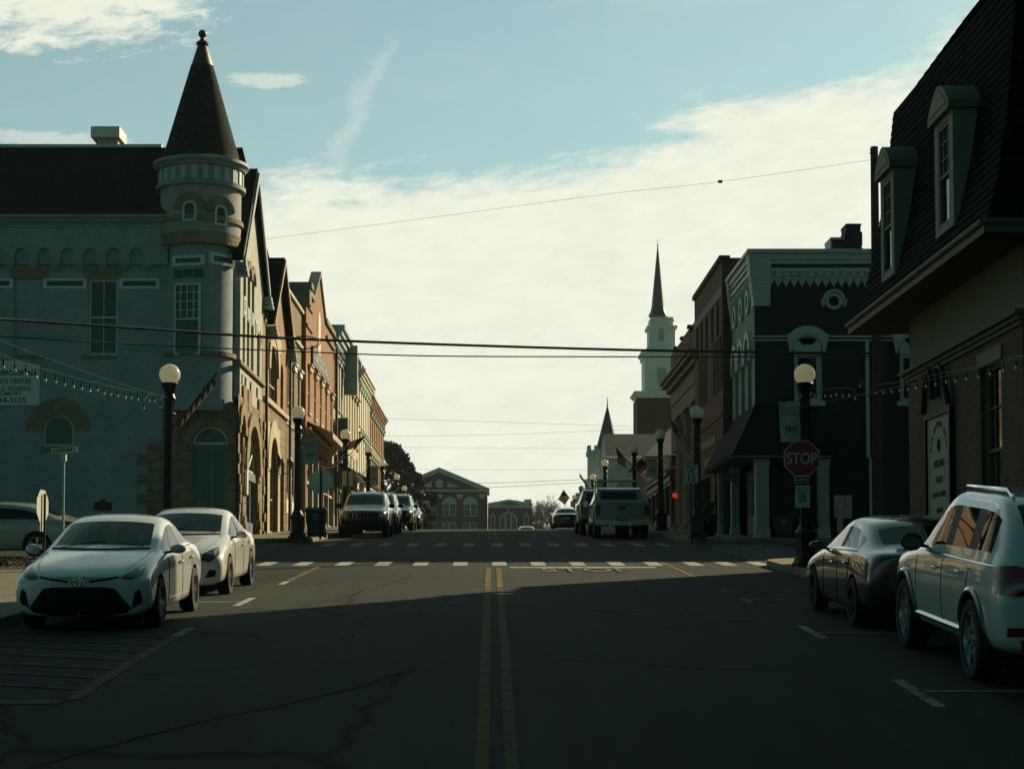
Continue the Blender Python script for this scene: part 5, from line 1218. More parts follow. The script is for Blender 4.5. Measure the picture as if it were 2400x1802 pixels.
g=MB(); g.quad((xe,60-oa,ze-.15),(xr,60-oa,ze-.15),(xr,59.98,ze-.15),(xe,59.98,ze-.15)); g.quad((xe,59.98,ze-.15),(NX,59.98,ze-.15),(NX,NY1+1,ze-.15),(xe,NY1+1,ze-.15)); g.build('awning_soffit',darkwood,nb,smooth=0)
g=MB(); g.tube([P0,P1],.025,6); g.tube([(xe,60-oa,ze-.12),(xr,60-oa,ze-.12)],.03,4); g.build('awning_ridge',greystone,nb,smooth=0)
colm=mat('porch_column_paint',(.30,.36,.34),.55,var=.08,dirt=.3)
for i,(x0,x1,Y) in enumerate(((680,800,59.25),(1260,1358,59.25),(452,522,63.2),(330,372,66))):
    a,_=zE(x0,1000,Y); b,_=zE(x1,1000,Y); g=MB(); zf=zg(Y)+.15; w_=b-a
    n=7
    for k in range(n): g.box(a+w_*k/n+.012,a+w_*(k+1)/n-.012,Y-.02,Y+.03,zf+.35,ze-.45)
    g.box(a,b,Y,Y+w_,zf,ze-.15); g.box(a-.025,b+.025,Y-.035,Y+w_+.02,zf,zf+.3); g.box(a-.025,b+.025,Y-.035,Y+w_+.02,ze-.42,ze-.16)
    g.build('porch_column',colm,nb,smooth=0)
# shop glass behind the porch on the street side
g=MB(); zf=zg(62)+.15; fg=FX(NX+.5,1)
for u in (60.1,61.6,63.1,64.6,65.4): g.fbox(fg,u,u+.12,zf,ze-.15,0,.15)
g.fbox(fg,60.1,65.5,zf,zf+.8,.03,.14); g.fbox(fg,60.1,65.5,ze-.5,ze-.15,.02,.15); so_=g.build('shop_front',colm,nb,smooth=0); g=MB(); g.quad(fg.P(60.1,zf,.1),fg.P(65.5,zf,.1),fg.P(65.5,ze-.2,.1),fg.P(60.1,ze-.2,.1)); g.build('pane',darkglass,so_,smooth=0)
a,_=zE(690,1000,60.02); 
# door sign under awning
a=zE(360,820,61)[0]; b=zE(510,900,61); z1_=zE(0,820,61)[1]
t=thing('hanging_shop_sign','dark hanging board under the awning of the navy building','shop sign',(a,61,b[1])); g=MB(); g.box(a,b[0],61,61.05,b[1],z1_); g.build('board',darkwood,t,smooth=0); g=MB(); g.tube([(a+.1,61.02,z1_),(a+.1,61.02,ze-.15)],.01,5); g.tube([(b[0]-.1,61.02,z1_),(b[0]-.1,61.02,ze-.15)],.01,5); g.build('chains',iron,t)
g=MB(); fsn2=FY(61); m_=b[0]-a
for k in range(3): g.fbox(fsn2,a+m_*.12,b[0]-m_*.12,b[1]+.06+.09*k,b[1]+.09+.09*k,-.008,0)
g.build('painted_lines',greystone,t,smooth=0)
# downspout
xa=zC(1545,1560,1500,1500); g=MB(); g.box(xa[0],xa[1]+.05,59.86,59.94,zE(0,685,60)[1],zr(1082)-.01); g.build('downspout',trimgreen,nb,smooth=0); g=MB(); g.tube([(xa[0]+.12,59.9,zg(60)+.15),(xa[0]+.12,59.9,zE(0,685,60)[1])],.05,8); g.build('downspout_lower',metal,nb)
# electric cabinets
a=zE(1395,1240,59.9); b=zE(1500,1030,59.9); c=zE(1562,1240,59.9)
t=thing('electric_cabinet','pale grey electric meter cabinet on the navy wall behind the dark sedan','meter box',((a[0]+c[0])/2,59.95,a[1])); g=MB(); g.box(a[0],b[0]-.01,59.75,59.97,a[1],b[1]); g.box(b[0]+.01,c[0],59.78,59.97,a[1],b[1]); g.box(a[0]+.1,a[0]+.3,59.8,59.97,zg(60)+.3,a[1]); g.build('cabinet',metal,t,smooth=0); g=MB(); g.lathe(((a[0]+b[0])/2,59.74,(a[1]+b[1])/2),[(0,-.04),(.09,-.03),(.1,0)],16,axis='y'); g.build('meter',steel,t)
# chimneys
a=onY(1600+1385*.277,500+310*.277,64); b=onY(1600+1505*.277,500+90*.277,64)
g=MB(); g.box(a[0],b[0],64,64.9,a[1]-.6,b[1]-.1); o_=.05
for k,(zz,hh_) in enumerate(((b[1]-.95,.1),(b[1]-.8,.5),(b[1]-.1,.1))): g.box(a[0]-o_*(1 if k<2 else .2),b[0]+o_*(1 if k<2 else .2),64-o_,64.9+o_,zz,zz+hh_)
g.build('chimney',navybrick,nb,smooth=0)
a=onY(1600+1248*.277,500+310*.277,64.2); b=onY(1600+1380*.277,500+215*.277,64.2); g=MB(); g.box(a[0]+.07,b[0],64.2,65.2,a[1]-.4,b[1]-.05); g.build('chimney_base',churchbrick,nb,smooth=0); g=MB(); g.box(a[0],b[0],64.1,65.3,b[1]-.05,b[1]+.03); g.box(a[0],a[0]+.068,64.2,65.2,a[1]-.4,b[1]-.05); g.build('chimney_cap',trimgreen,nb,smooth=0)
# ============================================================ BROWN BRICK, BANK
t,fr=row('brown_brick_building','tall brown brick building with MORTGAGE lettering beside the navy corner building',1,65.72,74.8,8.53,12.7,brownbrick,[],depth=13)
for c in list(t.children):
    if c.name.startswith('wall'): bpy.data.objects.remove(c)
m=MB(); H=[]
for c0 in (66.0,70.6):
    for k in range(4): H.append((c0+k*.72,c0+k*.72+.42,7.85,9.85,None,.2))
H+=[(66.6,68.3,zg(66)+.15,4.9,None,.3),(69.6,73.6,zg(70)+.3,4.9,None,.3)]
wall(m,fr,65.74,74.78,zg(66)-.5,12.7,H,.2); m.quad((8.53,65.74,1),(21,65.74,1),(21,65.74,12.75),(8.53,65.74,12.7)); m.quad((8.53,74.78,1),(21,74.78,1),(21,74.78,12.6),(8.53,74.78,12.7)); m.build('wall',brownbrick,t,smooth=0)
for h in H[:8]: window(t,fr,*h[:4],dep=.15,fm=mat('dim_sash',(.10,.11,.10),.5,var=0),fw=.05)
for h in H[8:]: window(t,fr,*h[:4],dep=.25,fm=drk,cols=2)
m=MB(); m.fbox(fr,65.74,74.78,11.35,11.7,-.02,0); m.build('grey_band',mat('band_grey',(.07,.085,.08),.7,var=.1),t,smooth=0)
m=MB(); m.fbox(fr,65.74,74.78,12.62,12.8,-.1,.3); 
for x in (10.5,12.2,14.4,16): m.box(x,x+.5,66.5,67,12.7,12.98)
for u in (66.9,68.6,70.4,72.1,73.6): m.fbox(fr,u,u+.12,9.95,11.3,-.06,0)
m.fbox(fr,65.9,74.6,6.85,6.93,-.04,0); m.build('coping',brownbrick,t,smooth=0)
text('MORTGAGE & LOANS',.42,FX(8.50,1),69.9,6.05,-.01,mat('sign_grey_letter',(.26,.27,.22),.6,var=0),t,sx=-.98,bold=.012)
text('MORTGAGE',.42,FX(8.50,1),70.2,5.3,-.01,MATS['sign_grey_letter'],t,sx=-.98,bold=.012)
bk=thing('columned_bank','grey limestone bank with giant columns and a heavy flat entablature','building',(8.8,80,zg(80)))
ZE_=onX(1616,809,8.2)[1]
g=MB(); g.box(9.6,20,74.82,86.5,zg(75)-.5,ZE_-.5); g.build('wall',greystone,bk,smooth=0)
g=MB(); 
for z0,z1,x in ((ZE_-1.9,ZE_-1.2,8.75),(ZE_-1.2,ZE_-.55,8.7),(ZE_-.55,ZE_-.3,8.5),(ZE_-.3,ZE_-.1,8.3),(ZE_-.1,ZE_,8.2)): g.box(x,20,74.84,86.5+(8.9-x),z0,z1-.003)
g.build('entablature',greystone,bk,smooth=0)
for Yc in (75.6,78.9,82.2,85.5):
    g=MB(); zf=zg(Yc)+.15; g.lathe((9.2,Yc,0),[(.52,zf),(.52,zf+.2),(.44,zf+.3),(.42,zf+.4),(.36,ZE_-2.5),(.38,ZE_-2.45),(.5,ZE_-2.05),(.5,ZE_-1.9)],18); g.build('column',greystone,bk,smooth=30)
g=MB(); fk=FX(9.58,1)
for Yc in (77.2,80.5,83.8): g.quad(fk.P(Yc-.6,zg(80)+.6),fk.P(Yc+.6,zg(80)+.6),fk.P(Yc+.6,8.2),fk.P(Yc-.6,8.2))
g.build('window',darkglass,bk,smooth=0)
sb=thing('stepped_parapet_building','dark brick building with a stepped parapet rising behind the bank','building',(10,82,zg(82)))
g=MB(); 
for (px,py),(qx,qy) in zip([(1632,762),(1617,768),(1600,795),(1584,818)],[(1618,762),(1600,768),(1584,795),(1572,818)]):
    Y0_,Z0_=onX(px,py,9.75); Y1_,_=onX(qx,qy,9.75); g.box(9.75,10.5,Y0_,Y1_-.01,8,Z0_); g.box(9.65,10.6,Y0_,Y0_+.5,Z0_,Z0_+.15)
g.box(10.5,19.9,75,92,8,13); g.box(9.9,19.9,86.6,92,zg(88)-1,9)
g.build('wall',brownbrick,sb,smooth=0)
t,fr=row('low_brick_shop','low brick shop with a white cornice past the bank, behind the large flag',1,87,100.5,8.75,7.15,churchbrick,[],shop=(5.9,drk,5,.3),cornice=(white,.35,.4),depth=10)
# red lit sign lamp by the sidewalk
X,Z=onY(1582,1161,72); zf=zg(72)+.15
t=thing('crossing_signal','small glowing red light on a thin post before the bank','signal light',(X,72,zf)); g=MB(); g.tube([(X,72,zf),(X,72,Z-.15)],.035,8); g.build('post',greystone,t); g=MB(); g.lathe((X,72,Z),[(0,-.11),(.08,-.08),(.11,0),(.08,.08),(0,.11)],8); g.build('lamp',mat('red_light',(.5,.02,.01),.4,var=.5,vs=12,emis=(1,.05,.01),estr=.35),t)
g=MB(); g.lathe((X,72.1,Z),[(0,.16),(.14,.17),(.14,.2),(0,.22)],10); g.build('cap',iron,t)
# house with hip roof
hb=thing('hip_roofed_house','brick house with a broad dark hipped roof left of the large flag','house',(12,110,zg(110)))
ez=onY(1550,1070,106)[1]; rz_=onY(1550,1004,112)[1]
g=MB(); g.box(9.6,22,106,118,zg(106)-1,ez); g.build('wall',churchbrick,hb,smooth=0)
g=MB(); a,b,c,d=(9.0,105.4,ez),(22.6,105.4,ez),(22.6,118.6,ez),(9.0,118.6,ez); e,f_=(11.2,112,rz_),(20,112,rz_); g.quad(a,b,f_,e); g.poly([b,c,f_]); g.quad(c,d,e,f_); g.poly([d,a,e]); g.build('roof',mat('slate_dim',(.038,.050,.048),.8,var=.3,vs=5),hb,smooth=0)
g=MB(); g.box(8.95,22.7,105.35,105.5,ez-.3,ez); g.build('eaves_board',trimgreen,hb,smooth=0)
# ============================================================ CHURCHES
pale=mat('pale_stone_paint',(.40,.47,.42),.7,var=.1,dirt=.2)
gc=thing('gothic_church','pale church with a crenellated corner tower, dark gable roofs and a pointed spire','church',(10,150,zg(150)))
Yt=160; a=onY(1380,1100,Yt)[0]; b=onY(1416,1100,Yt)[0]; zt_=onY(1400,1066,Yt)[1]; zb=zg(Yt)-2
g=MB(); g.box(a,b+.6,Yt,Yt+2.4,zb,zt_)
g.box(a-.35,a+.25,Yt-.2,Yt+.5,zb,zt_-2.2); g.box(a-.12,b+.7,Yt-.12,Yt+2.5,zt_,zt_+.45)
for k in range(4): g.box(a-.12+k*.62,a+.2+k*.62,Yt-.12,Yt+.3,zt_+.45,zt_+.85)
g.box(a-.1,a+.22,Yt+.8,Yt+1.2,zt_+.45,zt_+.85); g.build('tower',pale,gc,smooth=0)
g=MB(); ft=FY(Yt-.02); g.fbox(ft,a+.5,a+1.1,zt_-5.2,zt_-3.2,-.0,.01); archband(g,ft,a+.8,zt_-3.2,.001,.3,0,.01,8); g.build('tower_window',darkglass,gc,smooth=0)
xs_,zs0=onY(1424,1048,Yt+3); zs1=onY(1424,953,Yt+3)[1]; g=MB(); g.lathe((xs_,Yt+3,0),[(1.15,zs0-1.2),(1.0,zs0),(.06,zs1),(.05,zs1+.1)],8); g.build('spire',mat('slate_spire',(.075,.09,.085),.7,var=.15),gc,smooth=0)
g=MB(); g.tube([(xs_,Yt+3,zs1),(xs_,Yt+3,onY(1424,931,Yt+3)[1])],.035,6); g.lathe((xs_,Yt+3,zs1+.2),[(0,-.1),(.1,0),(0,.1)],8); g.build('spire_finial',iron,gc)
Yn=148; a=onY(1422,1072,Yn); b=onY(1520,1018,Yn+5); rz_=onY(1450,1017,Yn+5)[1]
g=MB(); g.box(a[0],22,Yn,Yn+10,zg(Yn)-2,a[1]); g.prism([(a[0],Yn,a[1]),(a[0],Yn+10,a[1]),(a[0],Yn+5,rz_-.1)],(12,0,0)); g.build('nave_wall',pale,gc,smooth=0)
g=MB(); g.quad((a[0]-.04,Yn-.3,a[1]-.15),(22,Yn-.3,a[1]-.15),(22,Yn+5,rz_),(a[0]-.04,Yn+5,rz_)); g.quad((a[0]-.04,Yn+10.3,a[1]-.15),(22,Yn+10.3,a[1]-.15),(22,Yn+5,rz_),(a[0]-.04,Yn+5,rz_)); g.build('nave_roof',MATS['slate_dim'],gc,smooth=0)
pa=onY(1425,1080,142); pb=onY(1513,1170,142); g=MB(); cxp=(pa[0]+pb[0])/2; hwp=(pb[0]-pa[0])/2
wall(g,FY(142),pa[0],pb[0],zg(142)-1,pa[1]-.6,[(cxp-1.05,cxp+1.05,zg(142),pa[1]-1.5,True,.5)],.5); g.prism([(pa[0],142,pa[1]-.6),(pb[0],142,pa[1]-.6),(cxp,142,pa[1]+.5)],(0,5,0)); g.box(pa[0],pa[0]+.3,142.01,147,zg(142)-1,pa[1]-.6); g.build('porch',pale,gc,smooth=0)
g=MB(); archband(g,FY(142),cxp,pa[1]-2.55,1.05,1.25,-.08,0,14); g.prism([(pa[0]-.2,141.9,pa[1]-.65),(cxp,141.9,pa[1]+.52),(cxp,141.9,pa[1]+.3),(pa[0]-.2,141.9,pa[1]-.85)],(0,-.15,0)); g.prism([(pb[0]+.2,141.9,pa[1]-.65),(cxp,141.9,pa[1]+.52),(cxp,141.9,pa[1]+.3),(pb[0]+.2,141.9,pa[1]-.85)],(0,-.15,0)); g.build('porch_trim',white,gc,smooth=0)
bc=thing('steepled_church','dark red brick church tower with a tiered white belfry and slender dark green steeple','church',(17,185,zg(185)))
Y=185; q=lambda px,py:onY(px,py,Y)
def tier(px0,px1,py0,py1,m_,nm,dd=None):
    a=q(px0,py1); b=q(px1,py0); w_=(b[0]-a[0]); g=MB(); cy=Y+2.6; g.box(a[0],b[0],cy-w_/2,cy+w_/2,a[1],b[1]); return g,a,b
def fin(g,m_,nm): return g.build(nm,m_,bc,smooth=0)
wht=mat('white_clapboard',(.74,.78,.70),.6,var=.05)
g,a,b=tier(1495,1612,932,1300,None,''); fin(g,churchbrick,'brick_tower')
g=MB(); 
for k,(p0,p1,y0,y1) in enumerate(((1495,1612,926,932),(1490,1617,921,926),(1486,1621,917,921))):
    x,_,_2=tier(p0,p1,y0,y1,None,''); g.add(x.v,x.f)
fin(g,wht,'tower_cornice')
g,a,b=tier(1512,1595,838,917,None,''); 
for (p0,p1,y0,y1) in ((1508,1599,828,838),(1504,1603,821,828),(1520,1588,808,821),(1524,1585,766,808),(1519,1590,759,766),(1528,1581,738,759),(1526,1583,744,748)):
    x,_,_2=tier(p0,p1,y0,y1,None,''); g.add(x.v,x.f)
fin(g,wht,'belfry')
front=Y+2.6-(q(1585,800)[0]-q(1524,800)[0])/2; ff=FY(front-.02); a=onY(1542,800,front); b=onY(1556,773,front); wd=(b[0]-a[0])
g=MB(); g.fbox(ff,a[0]-.15,b[0]+.2,a[1]-.1,b[1],-.03,0); archband(g,ff,(a[0]+b[0])/2+.02,b[1],.3*0+.001,wd/2+.17,-.03,0,10); fin(g,wht,'belfry_window_surround')
window(bc,Fr((0,front-.06,0),(1,0,0),(0,-1,0)),a[0],b[0]+.05,a[1],b[1]+.3,arch=True,dep=0,cols=3,rows=5,sash=False,fm=wht,fw=.05,name='belfry_window',gm=mat('sky_glass',(.35,.40,.38),.1,var=.4,vs=3))
front2=Y+2.6-(q(1595,870)[0]-q(1512,870)[0])/2; f2=FY(front2-.01); a=onY(1540,899,front2); b=onY(1562,862,front2); g=MB()
for k in range(11):
    z=a[1]+(b[1]-a[1])*k/11; g.fbox(f2,a[0],b[0],z,z+.08,-.06,0)
fin(g,mat('louvre_grey',(.25,.30,.28),.6,var=0),'louvre')
cxs=q(1551,700)[0]; g=MB(); cy=Y+2.6; zz=lambda py:onY(1546,py,cy)[1]; g.lathe((cxs-.15,cy,0),[(1.0,zz(743)),(.98,zz(738)),(.80,zz(731)),(.70,zz(722)),(.05,zz(578)),(.04,zz(574))],8); fin(g,mat('steeple_copper',(.06,.085,.075),.5,var=.15),'steeple')
g=MB(); g.lathe((cxs-.15,cy,zz(575)),[(0,-.12),(.13,0),(0,.12)],8); g.tube([(cxs-.15,cy,zz(575)),(cxs-.15,cy,zz(560))],.02,5); fin(g,iron,'steeple_finial')
# ============================================================ FAR BRICK HALL AND ANNEX
Y=280; q=lambda px,py:onY(px,py,Y); fh=FY(Y)
hall=thing('brick_hall','dark red brick hall with white pediment and arched windows beyond the road crest','hall',(q(1060,1200)[0],Y,zg(Y)))
xl,xr_=q(965,1200)[0],q(1142,1200)[0]; ze_=q(1050,1152)[1]; za_=q(1029,1100)[1]; xc=q(1040,1100)[0]; zb=zg(Y)-1
ar=[]
for p0,p1 in ((992,1021),(1038,1069),(1087,1118)): a=q(p0,1209); b=q(p1,1166); ar.append((a[0],b[0],a[1],b[1],True))
lo=[]
for p0,p1 in ((992,1021),(1037,1069),(1086,1118)): a=q(p0,1262); b=q(p1,1224); lo.append((a[0],b[0],a[1],b[1],None))
g=MB(); wall(g,fh,xl,xr_,zb,ze_,ar+lo,.25); g.prism([(xl,Y,ze_),(xr_,Y,ze_),(xc-.3,Y,za_-.3)],(0,20,0)); g.quad((xr_,Y,zb),(xr_,Y+20,zb),(xr_,Y+20,ze_),(xr_,Y,ze_)); g.quad((xl,Y,zb),(xl,Y+20,zb),(xl,Y+20,ze_),(xl,Y,ze_)); g.build('wall',churchbrick,hall,smooth=0)
trm=mat('hall_trim',(.50,.50,.44),.6,var=.05)
for h in ar: window(hall,fh,h[0],h[1],h[2],h[3],arch=True,dep=.1,cols=2,fm=trm,fw=.12,thin=.2); 
g=MB()
for h in ar:
    c=(h[0]+h[1])/2; r_=(h[1]-h[0])/2; archband(g,fh,c,h[3]-r_,.02,r_,.02,.12,10); archband(g,fh,c,h[3]-r_,r_,r_+.14,-.05,.02,10)
g.build('arch_panels',trm,hall,smooth=0)
for h in lo: window(hall,fh,*h[:4],dep=.1,cols=2,fm=trm,fw=.12,thin=.2)
g=MB(); g.fbox(fh,xl-.3,xr_+.3,ze_,ze_+.3,-.35,.0)
ap=(q(1029,1098)[0],q(1029,1096)[1]); el_=(q(975,1121)[0]-.9,q(990,1122)[1]-.35); er=(q(1147,1145)[0],q(1147,1145)[1])
for a,b in ((ap,er),(ap,(2*ap[0]-er[0],er[1]))):
    g.prism([(a[0],Y-.5,a[1]),(b[0],Y-.5,b[1]),(b[0],Y-.5,b[1]-.75),(a[0],Y-.5,a[1]-.75)],(0,.5,0))
c=q(1030,1133); archband(g,fh,c[0],c[1],.001,.62,-.04,0,16,0,2*math.pi)
for s in (-1,1): x=c[0]+s*1.2; g.prism([(x,Y-.05,c[1]-.55),(x+s*2.1,Y-.05,c[1]-.55),(x,Y-.05,c[1]+.35)],(0,.05,0))
for px in (1029,1077,1130): x=q(px,1180)[0]; g.fbox(fh,x-.55,x+.55,q(px,1162)[1],q(px,1158)[1],-.25,0); g.fbox(fh,x-.4,x+.4,q(px,1168)[1],q(px,1162)[1],-.2,0)
g.build('white_trim',trm,hall,smooth=0)
g=MB(); g.quad((xl-.4,Y-.4,er[1]+.02),(ap[0],Y-.4,ap[1]+.05),(ap[0],Y+20,ap[1]+.05),(xl-.4,Y+20,er[1]+.02)); g.quad((er[0],Y-.4,er[1]+.03),(ap[0],Y-.4,ap[1]+.05),(ap[0],Y+20,ap[1]+.05),(er[0],Y+20,er[1]+.03)); g.build('roof',MATS['slate_dim'],hall,smooth=0)
g=MB()
for px in (1029,1077,1130): x=q(px,1180)[0]; g.fbox(fh,x-.4,x+.4,zb,q(px,1168)[1],-.15,0)
g.build('pilasters',churchbrick,hall,smooth=0)
an=thing('brick_annex','low brick annex with a shallow pale pediment right of the far brick hall','building',(q(1190,1200)[0],Y,zg(Y)))
xl,xr_=q(1142,1200)[0]+.1,q(1246,1200)[0]; zt_=q(1190,1190)[1]
A=(q(1171,1262)[0],q(1212,1262)[0],zb,q(1190,1201)[1],True); Bs=[(q(p0,1200)[0],q(p1,1200)[0],zb,q(1,1207)[1],True) for p0,p1 in ((1149,1161),(1228,1240))]
g=MB(); wall(g,fh,xl,xr_,zb,zt_,[A]+Bs,.25); g.quad((xr_,Y,zb),(xr_,Y+12,zb),(xr_,Y+12,zt_),(xr_,Y,zt_)); g.build('wall',churchbrick,an,smooth=0)
window(an,fh,*A[:4],arch=True,dep=.1,cols=3,fm=trm,fw=.15,thin=.25)
for b in Bs: window(an,fh,*b[:4],arch=True,dep=.1,fm=trm,fw=.12)
g=MB(); g.fbox(fh,xl,xr_+.1,zt_,zt_+.45,-.2,0); ac=q(1193,1170); g.prism([(xl,Y-.15,zt_+.45),(xr_+.1,Y-.15,zt_+.45),(xr_+.1,Y-.15,zt_+.75),(ac[0],Y-.15,ac[1]),(xl,Y-.15,zt_+.75)],(0,.15,0))
for h in [A]+Bs: c=(h[0]+h[1])/2; r_=(h[1]-h[0])/2; archband(g,fh,c,h[3]-r_,r_,r_+.12,-.05,.0,10); g.fbox(fh,c-.1,c+.1,h[3]+.15,h[3]+.7,-.05,0)
g.build('pale_trim',trm,an,smooth=0); g=MB(); g.prism([(xl+1.6,Y-.18,zt_+.5),(xr_-1.6,Y-.18,zt_+.5),(ac[0],Y-.18,ac[1]-.35)],(0,.02,0)); g.build('tympanum',mat('ochre_dark',(.10,.09,.05),.7,var=.1),an,smooth=0)
g=MB(); a=q(1229,1183); b=q(1246,1169); g.box(a[0],b[0],Y+1,Y+2,a[1]-.5,b[1]); g.build('roof_unit',metal,an,smooth=0)
g=MB(); g.quad((xl,Y,zt_+.4),(xr_,Y,zt_+.4),(xr_,Y+12,zt_+.4),(xl,Y+12,zt_+.4)); g.build('roof',MATS['slate_dim'],an,smooth=0)

# ============================================================ MANSARD BUILDING
mb_=thing('mansard_building','brown brick building with a tall shingled mansard roof and arched dormers at the right edge','building',(9.1,35,zg(35)))
K=.96; MX=9.13*K; MY1=39.05*K; MY0=30.6*K; EX=8.24*K; EY1=41.0*K; EY0=29.65*K; ZEV=onX(1996,776,EX)[1]; MXB=25; EXB=26
fm_=FX(MX,1); zfb=onX(2134,870,MX)[1]; zmb=onX(2134,897,MX)[1]
wl=[(31.9*K,33.3*K,1.2*K,4.35*K,None,.2)]
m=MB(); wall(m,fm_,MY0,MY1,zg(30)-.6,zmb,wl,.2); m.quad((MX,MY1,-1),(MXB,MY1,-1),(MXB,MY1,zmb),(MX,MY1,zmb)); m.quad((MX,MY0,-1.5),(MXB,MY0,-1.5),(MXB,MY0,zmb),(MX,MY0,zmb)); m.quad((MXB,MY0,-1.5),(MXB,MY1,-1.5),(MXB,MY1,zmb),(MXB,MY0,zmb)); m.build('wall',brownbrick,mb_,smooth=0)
ochre=mat('ochre_frieze',(.12,.11,.06),.8,var=.1,dirt=.3)
m=MB(); m.box(MX+.03,MXB,MY0,MY1-.03,zmb,ZEV-.02)
m.build('frieze',ochre,mb_,smooth=0)
m=MB()
for z0,z1,o in ((zmb-.0,zmb+.08,.05),(zmb+.08,zmb+.16,.10),(zmb+.16,zfb,.18)): m.box(MX-o,MXB,MY0-o,MY1+o,z0,z1-.004)
m.build('wall_moulding',ochre,mb_,smooth=0)
dol=mat('olive_trim',(.10,.095,.06),.65,var=.1)
window(mb_,fm_,*wl[0][:4],dep=.15,cols=3,rows=4,fm=dol,fw=.09,thin=.03)
m=MB(); m.fbox(fm_,31.75*K,33.45*K,1.0,1.2*K,-.08,0); m.fbox(fm_,31.8*K,33.4*K,4.35*K,4.6*K,-.04,0); m.build('window_sill',dol,mb_,smooth=0)
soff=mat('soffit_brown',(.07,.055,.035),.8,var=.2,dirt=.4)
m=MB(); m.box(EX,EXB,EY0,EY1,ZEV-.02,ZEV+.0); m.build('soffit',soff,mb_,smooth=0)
m=MB()
m.box(EX-.02,EX+.03,EY0-.02,EY1+.02,ZEV-.03,ZEV+.17); m.box(EX+.03,EXB,EY0-.02,EY0+.03,ZEV-.03,ZEV+.17); m.box(EX+.03,EXB,EY1-.03,EY1+.02,ZEV-.03,ZEV+.17)
m.tube([(EX-.05,EY0-.05,ZEV+.15),(EX-.05,EY1+.05,ZEV+.15)],.05,8); m.tube([(EX-.05,EY0-.05,ZEV+.15),(EXB,EY0-.05,ZEV+.15)],.05,8); m.build('gutter',dol,mb_,smooth=0)
g=MB(); g.hexa([(10.25,MY1-1,0),(24,MY1-1,0),(24,43,0),(10.25,43,0),(10.25,MY1-1,7.0),(24,MY1-1,5.6),(24,43,5.6),(10.25,43,7.0)]); g.build('unseen_shadow_wing',brownbrick,mb_,smooth=0)  # unseen wing added behind, its sloped top shaped for the shadow edge on the road
# mansard rings
def ringpts(d,z): return [(EX+d,EY0+d,z),(EXB-d,EY0+d,z),(EXB-d,EY1-d,z),(EX+d,EY1-d,z)]
Zh=[(a_*K,b_*K if b_>10 else ZEV+b_*K) for a_,b_ in [(0.03,.1),(.30,.9),(.52,1.9),(.72,3.2),(.88,11.05),(.98,11.13),(2.14,12.75),(3.3,14.2),(5.1,15.6)]]
m=MB()
for (d0_,z0),(d1_,z1) in zip(Zh,Zh[1:]):
    a=ringpts(d0_,z0); b=ringpts(d1_,z1)
    for k in range(4):
        rows=max(1,int((z1-z0)/.15))
        for r_ in range(rows):
            t0,t1=r_/rows,(r_+1)/rows
            L0=[Vector(a[k]).lerp(Vector(b[k]),t0),Vector(a[(k+1)%4]).lerp(Vector(b[(k+1)%4]),t0)]; L1=[Vector(a[k]).lerp(Vector(b[k]),t1),Vector(a[(k+1)%4]).lerp(Vector(b[(k+1)%4]),t1)]
            n_=(L0[1]-L0[0]).cross(Vector((0,0,1))).normalized()*.018
            m.quad(L0[0]+n_,L0[1]+n_,L1[1],L1[0]); m.quad(L1[0],L1[1],L1[1]+n_,L1[0]+n_)
m.poly(ringpts(*Zh[-1])) ; m.build('roof',shingle,mb_,smooth=0)
for Yc,w_ in ((33.05,1.55*K),(38.0,1.45*K)):
    DXf=8.42*K; za_=onX(2209 if Yc<35 else 2062,183 if Yc<35 else 345,8.3*K)[1]; zb0=6.85*K; zc=za_-.62*K
    Yc=onX(2212 if Yc<35 else 2079,400 if Yc<35 else 500,DXf)[0]
    fd=FX(DXf,1)
    m=MB(); ww=(Yc-.40*K,Yc+.40*K,zb0+.12,zc-.12,None,.12); wall(m,fd,Yc-w_/2+.1,Yc+w_/2-.1,zb0,zc,[ww],.12)
    for s in (-1,1):
        u=Yc+s*(w_/2-.1); m.poly([(DXf,u,zb0),(DXf,u,zc),(DXf+1.3,u,zc),(DXf+.32,u,zb0-.2)])
    d_=m.build('dormer',mat('dormer_olive',(.17,.165,.12),.7,var=.1,dirt=.2),mb_,smooth=0)
    m=MB(); archband(m,fd,Yc,zc+.05-.30,0.001,.0011,-.1,0,4)
    ap_=[(Yc-w_/2+(w_)*k/12, zc+.14+.42*math.sin(math.pi*k/12)) for k in range(13)]
    m=MB(); m.prism([(DXf-.10,u,v) for u,v in ap_]+[(DXf-.10,Yc+w_/2,zc),(DXf-.10,Yc-w_/2,zc)],(1.35,0,0)); m.build('dormer_cap',dol,d_,smooth=20)
    m=MB(); m.prism([(DXf-.112,Yc+(u-Yc)*.8,zc+.12+(v-zc-.14)*.75) for u,v in ap_],(.01,0,0)); m.build('dormer_tympanum',MATS['dormer_olive'],d_,smooth=0)
    window(mb_,fd,*ww[:4],dep=.06,cols=3,rows=3,upper='up',fm=dol,fw=.07,thin=.03,name='dormer_window')
    cu=MB(); cu.quad(fd.P(Yc-.36,zb0+.2,.10),fd.P(Yc-.16,zb0+.2,.10),fd.P(Yc-.16,zc-.2,.10),fd.P(Yc-.36,zc-.2,.10)) if False else None
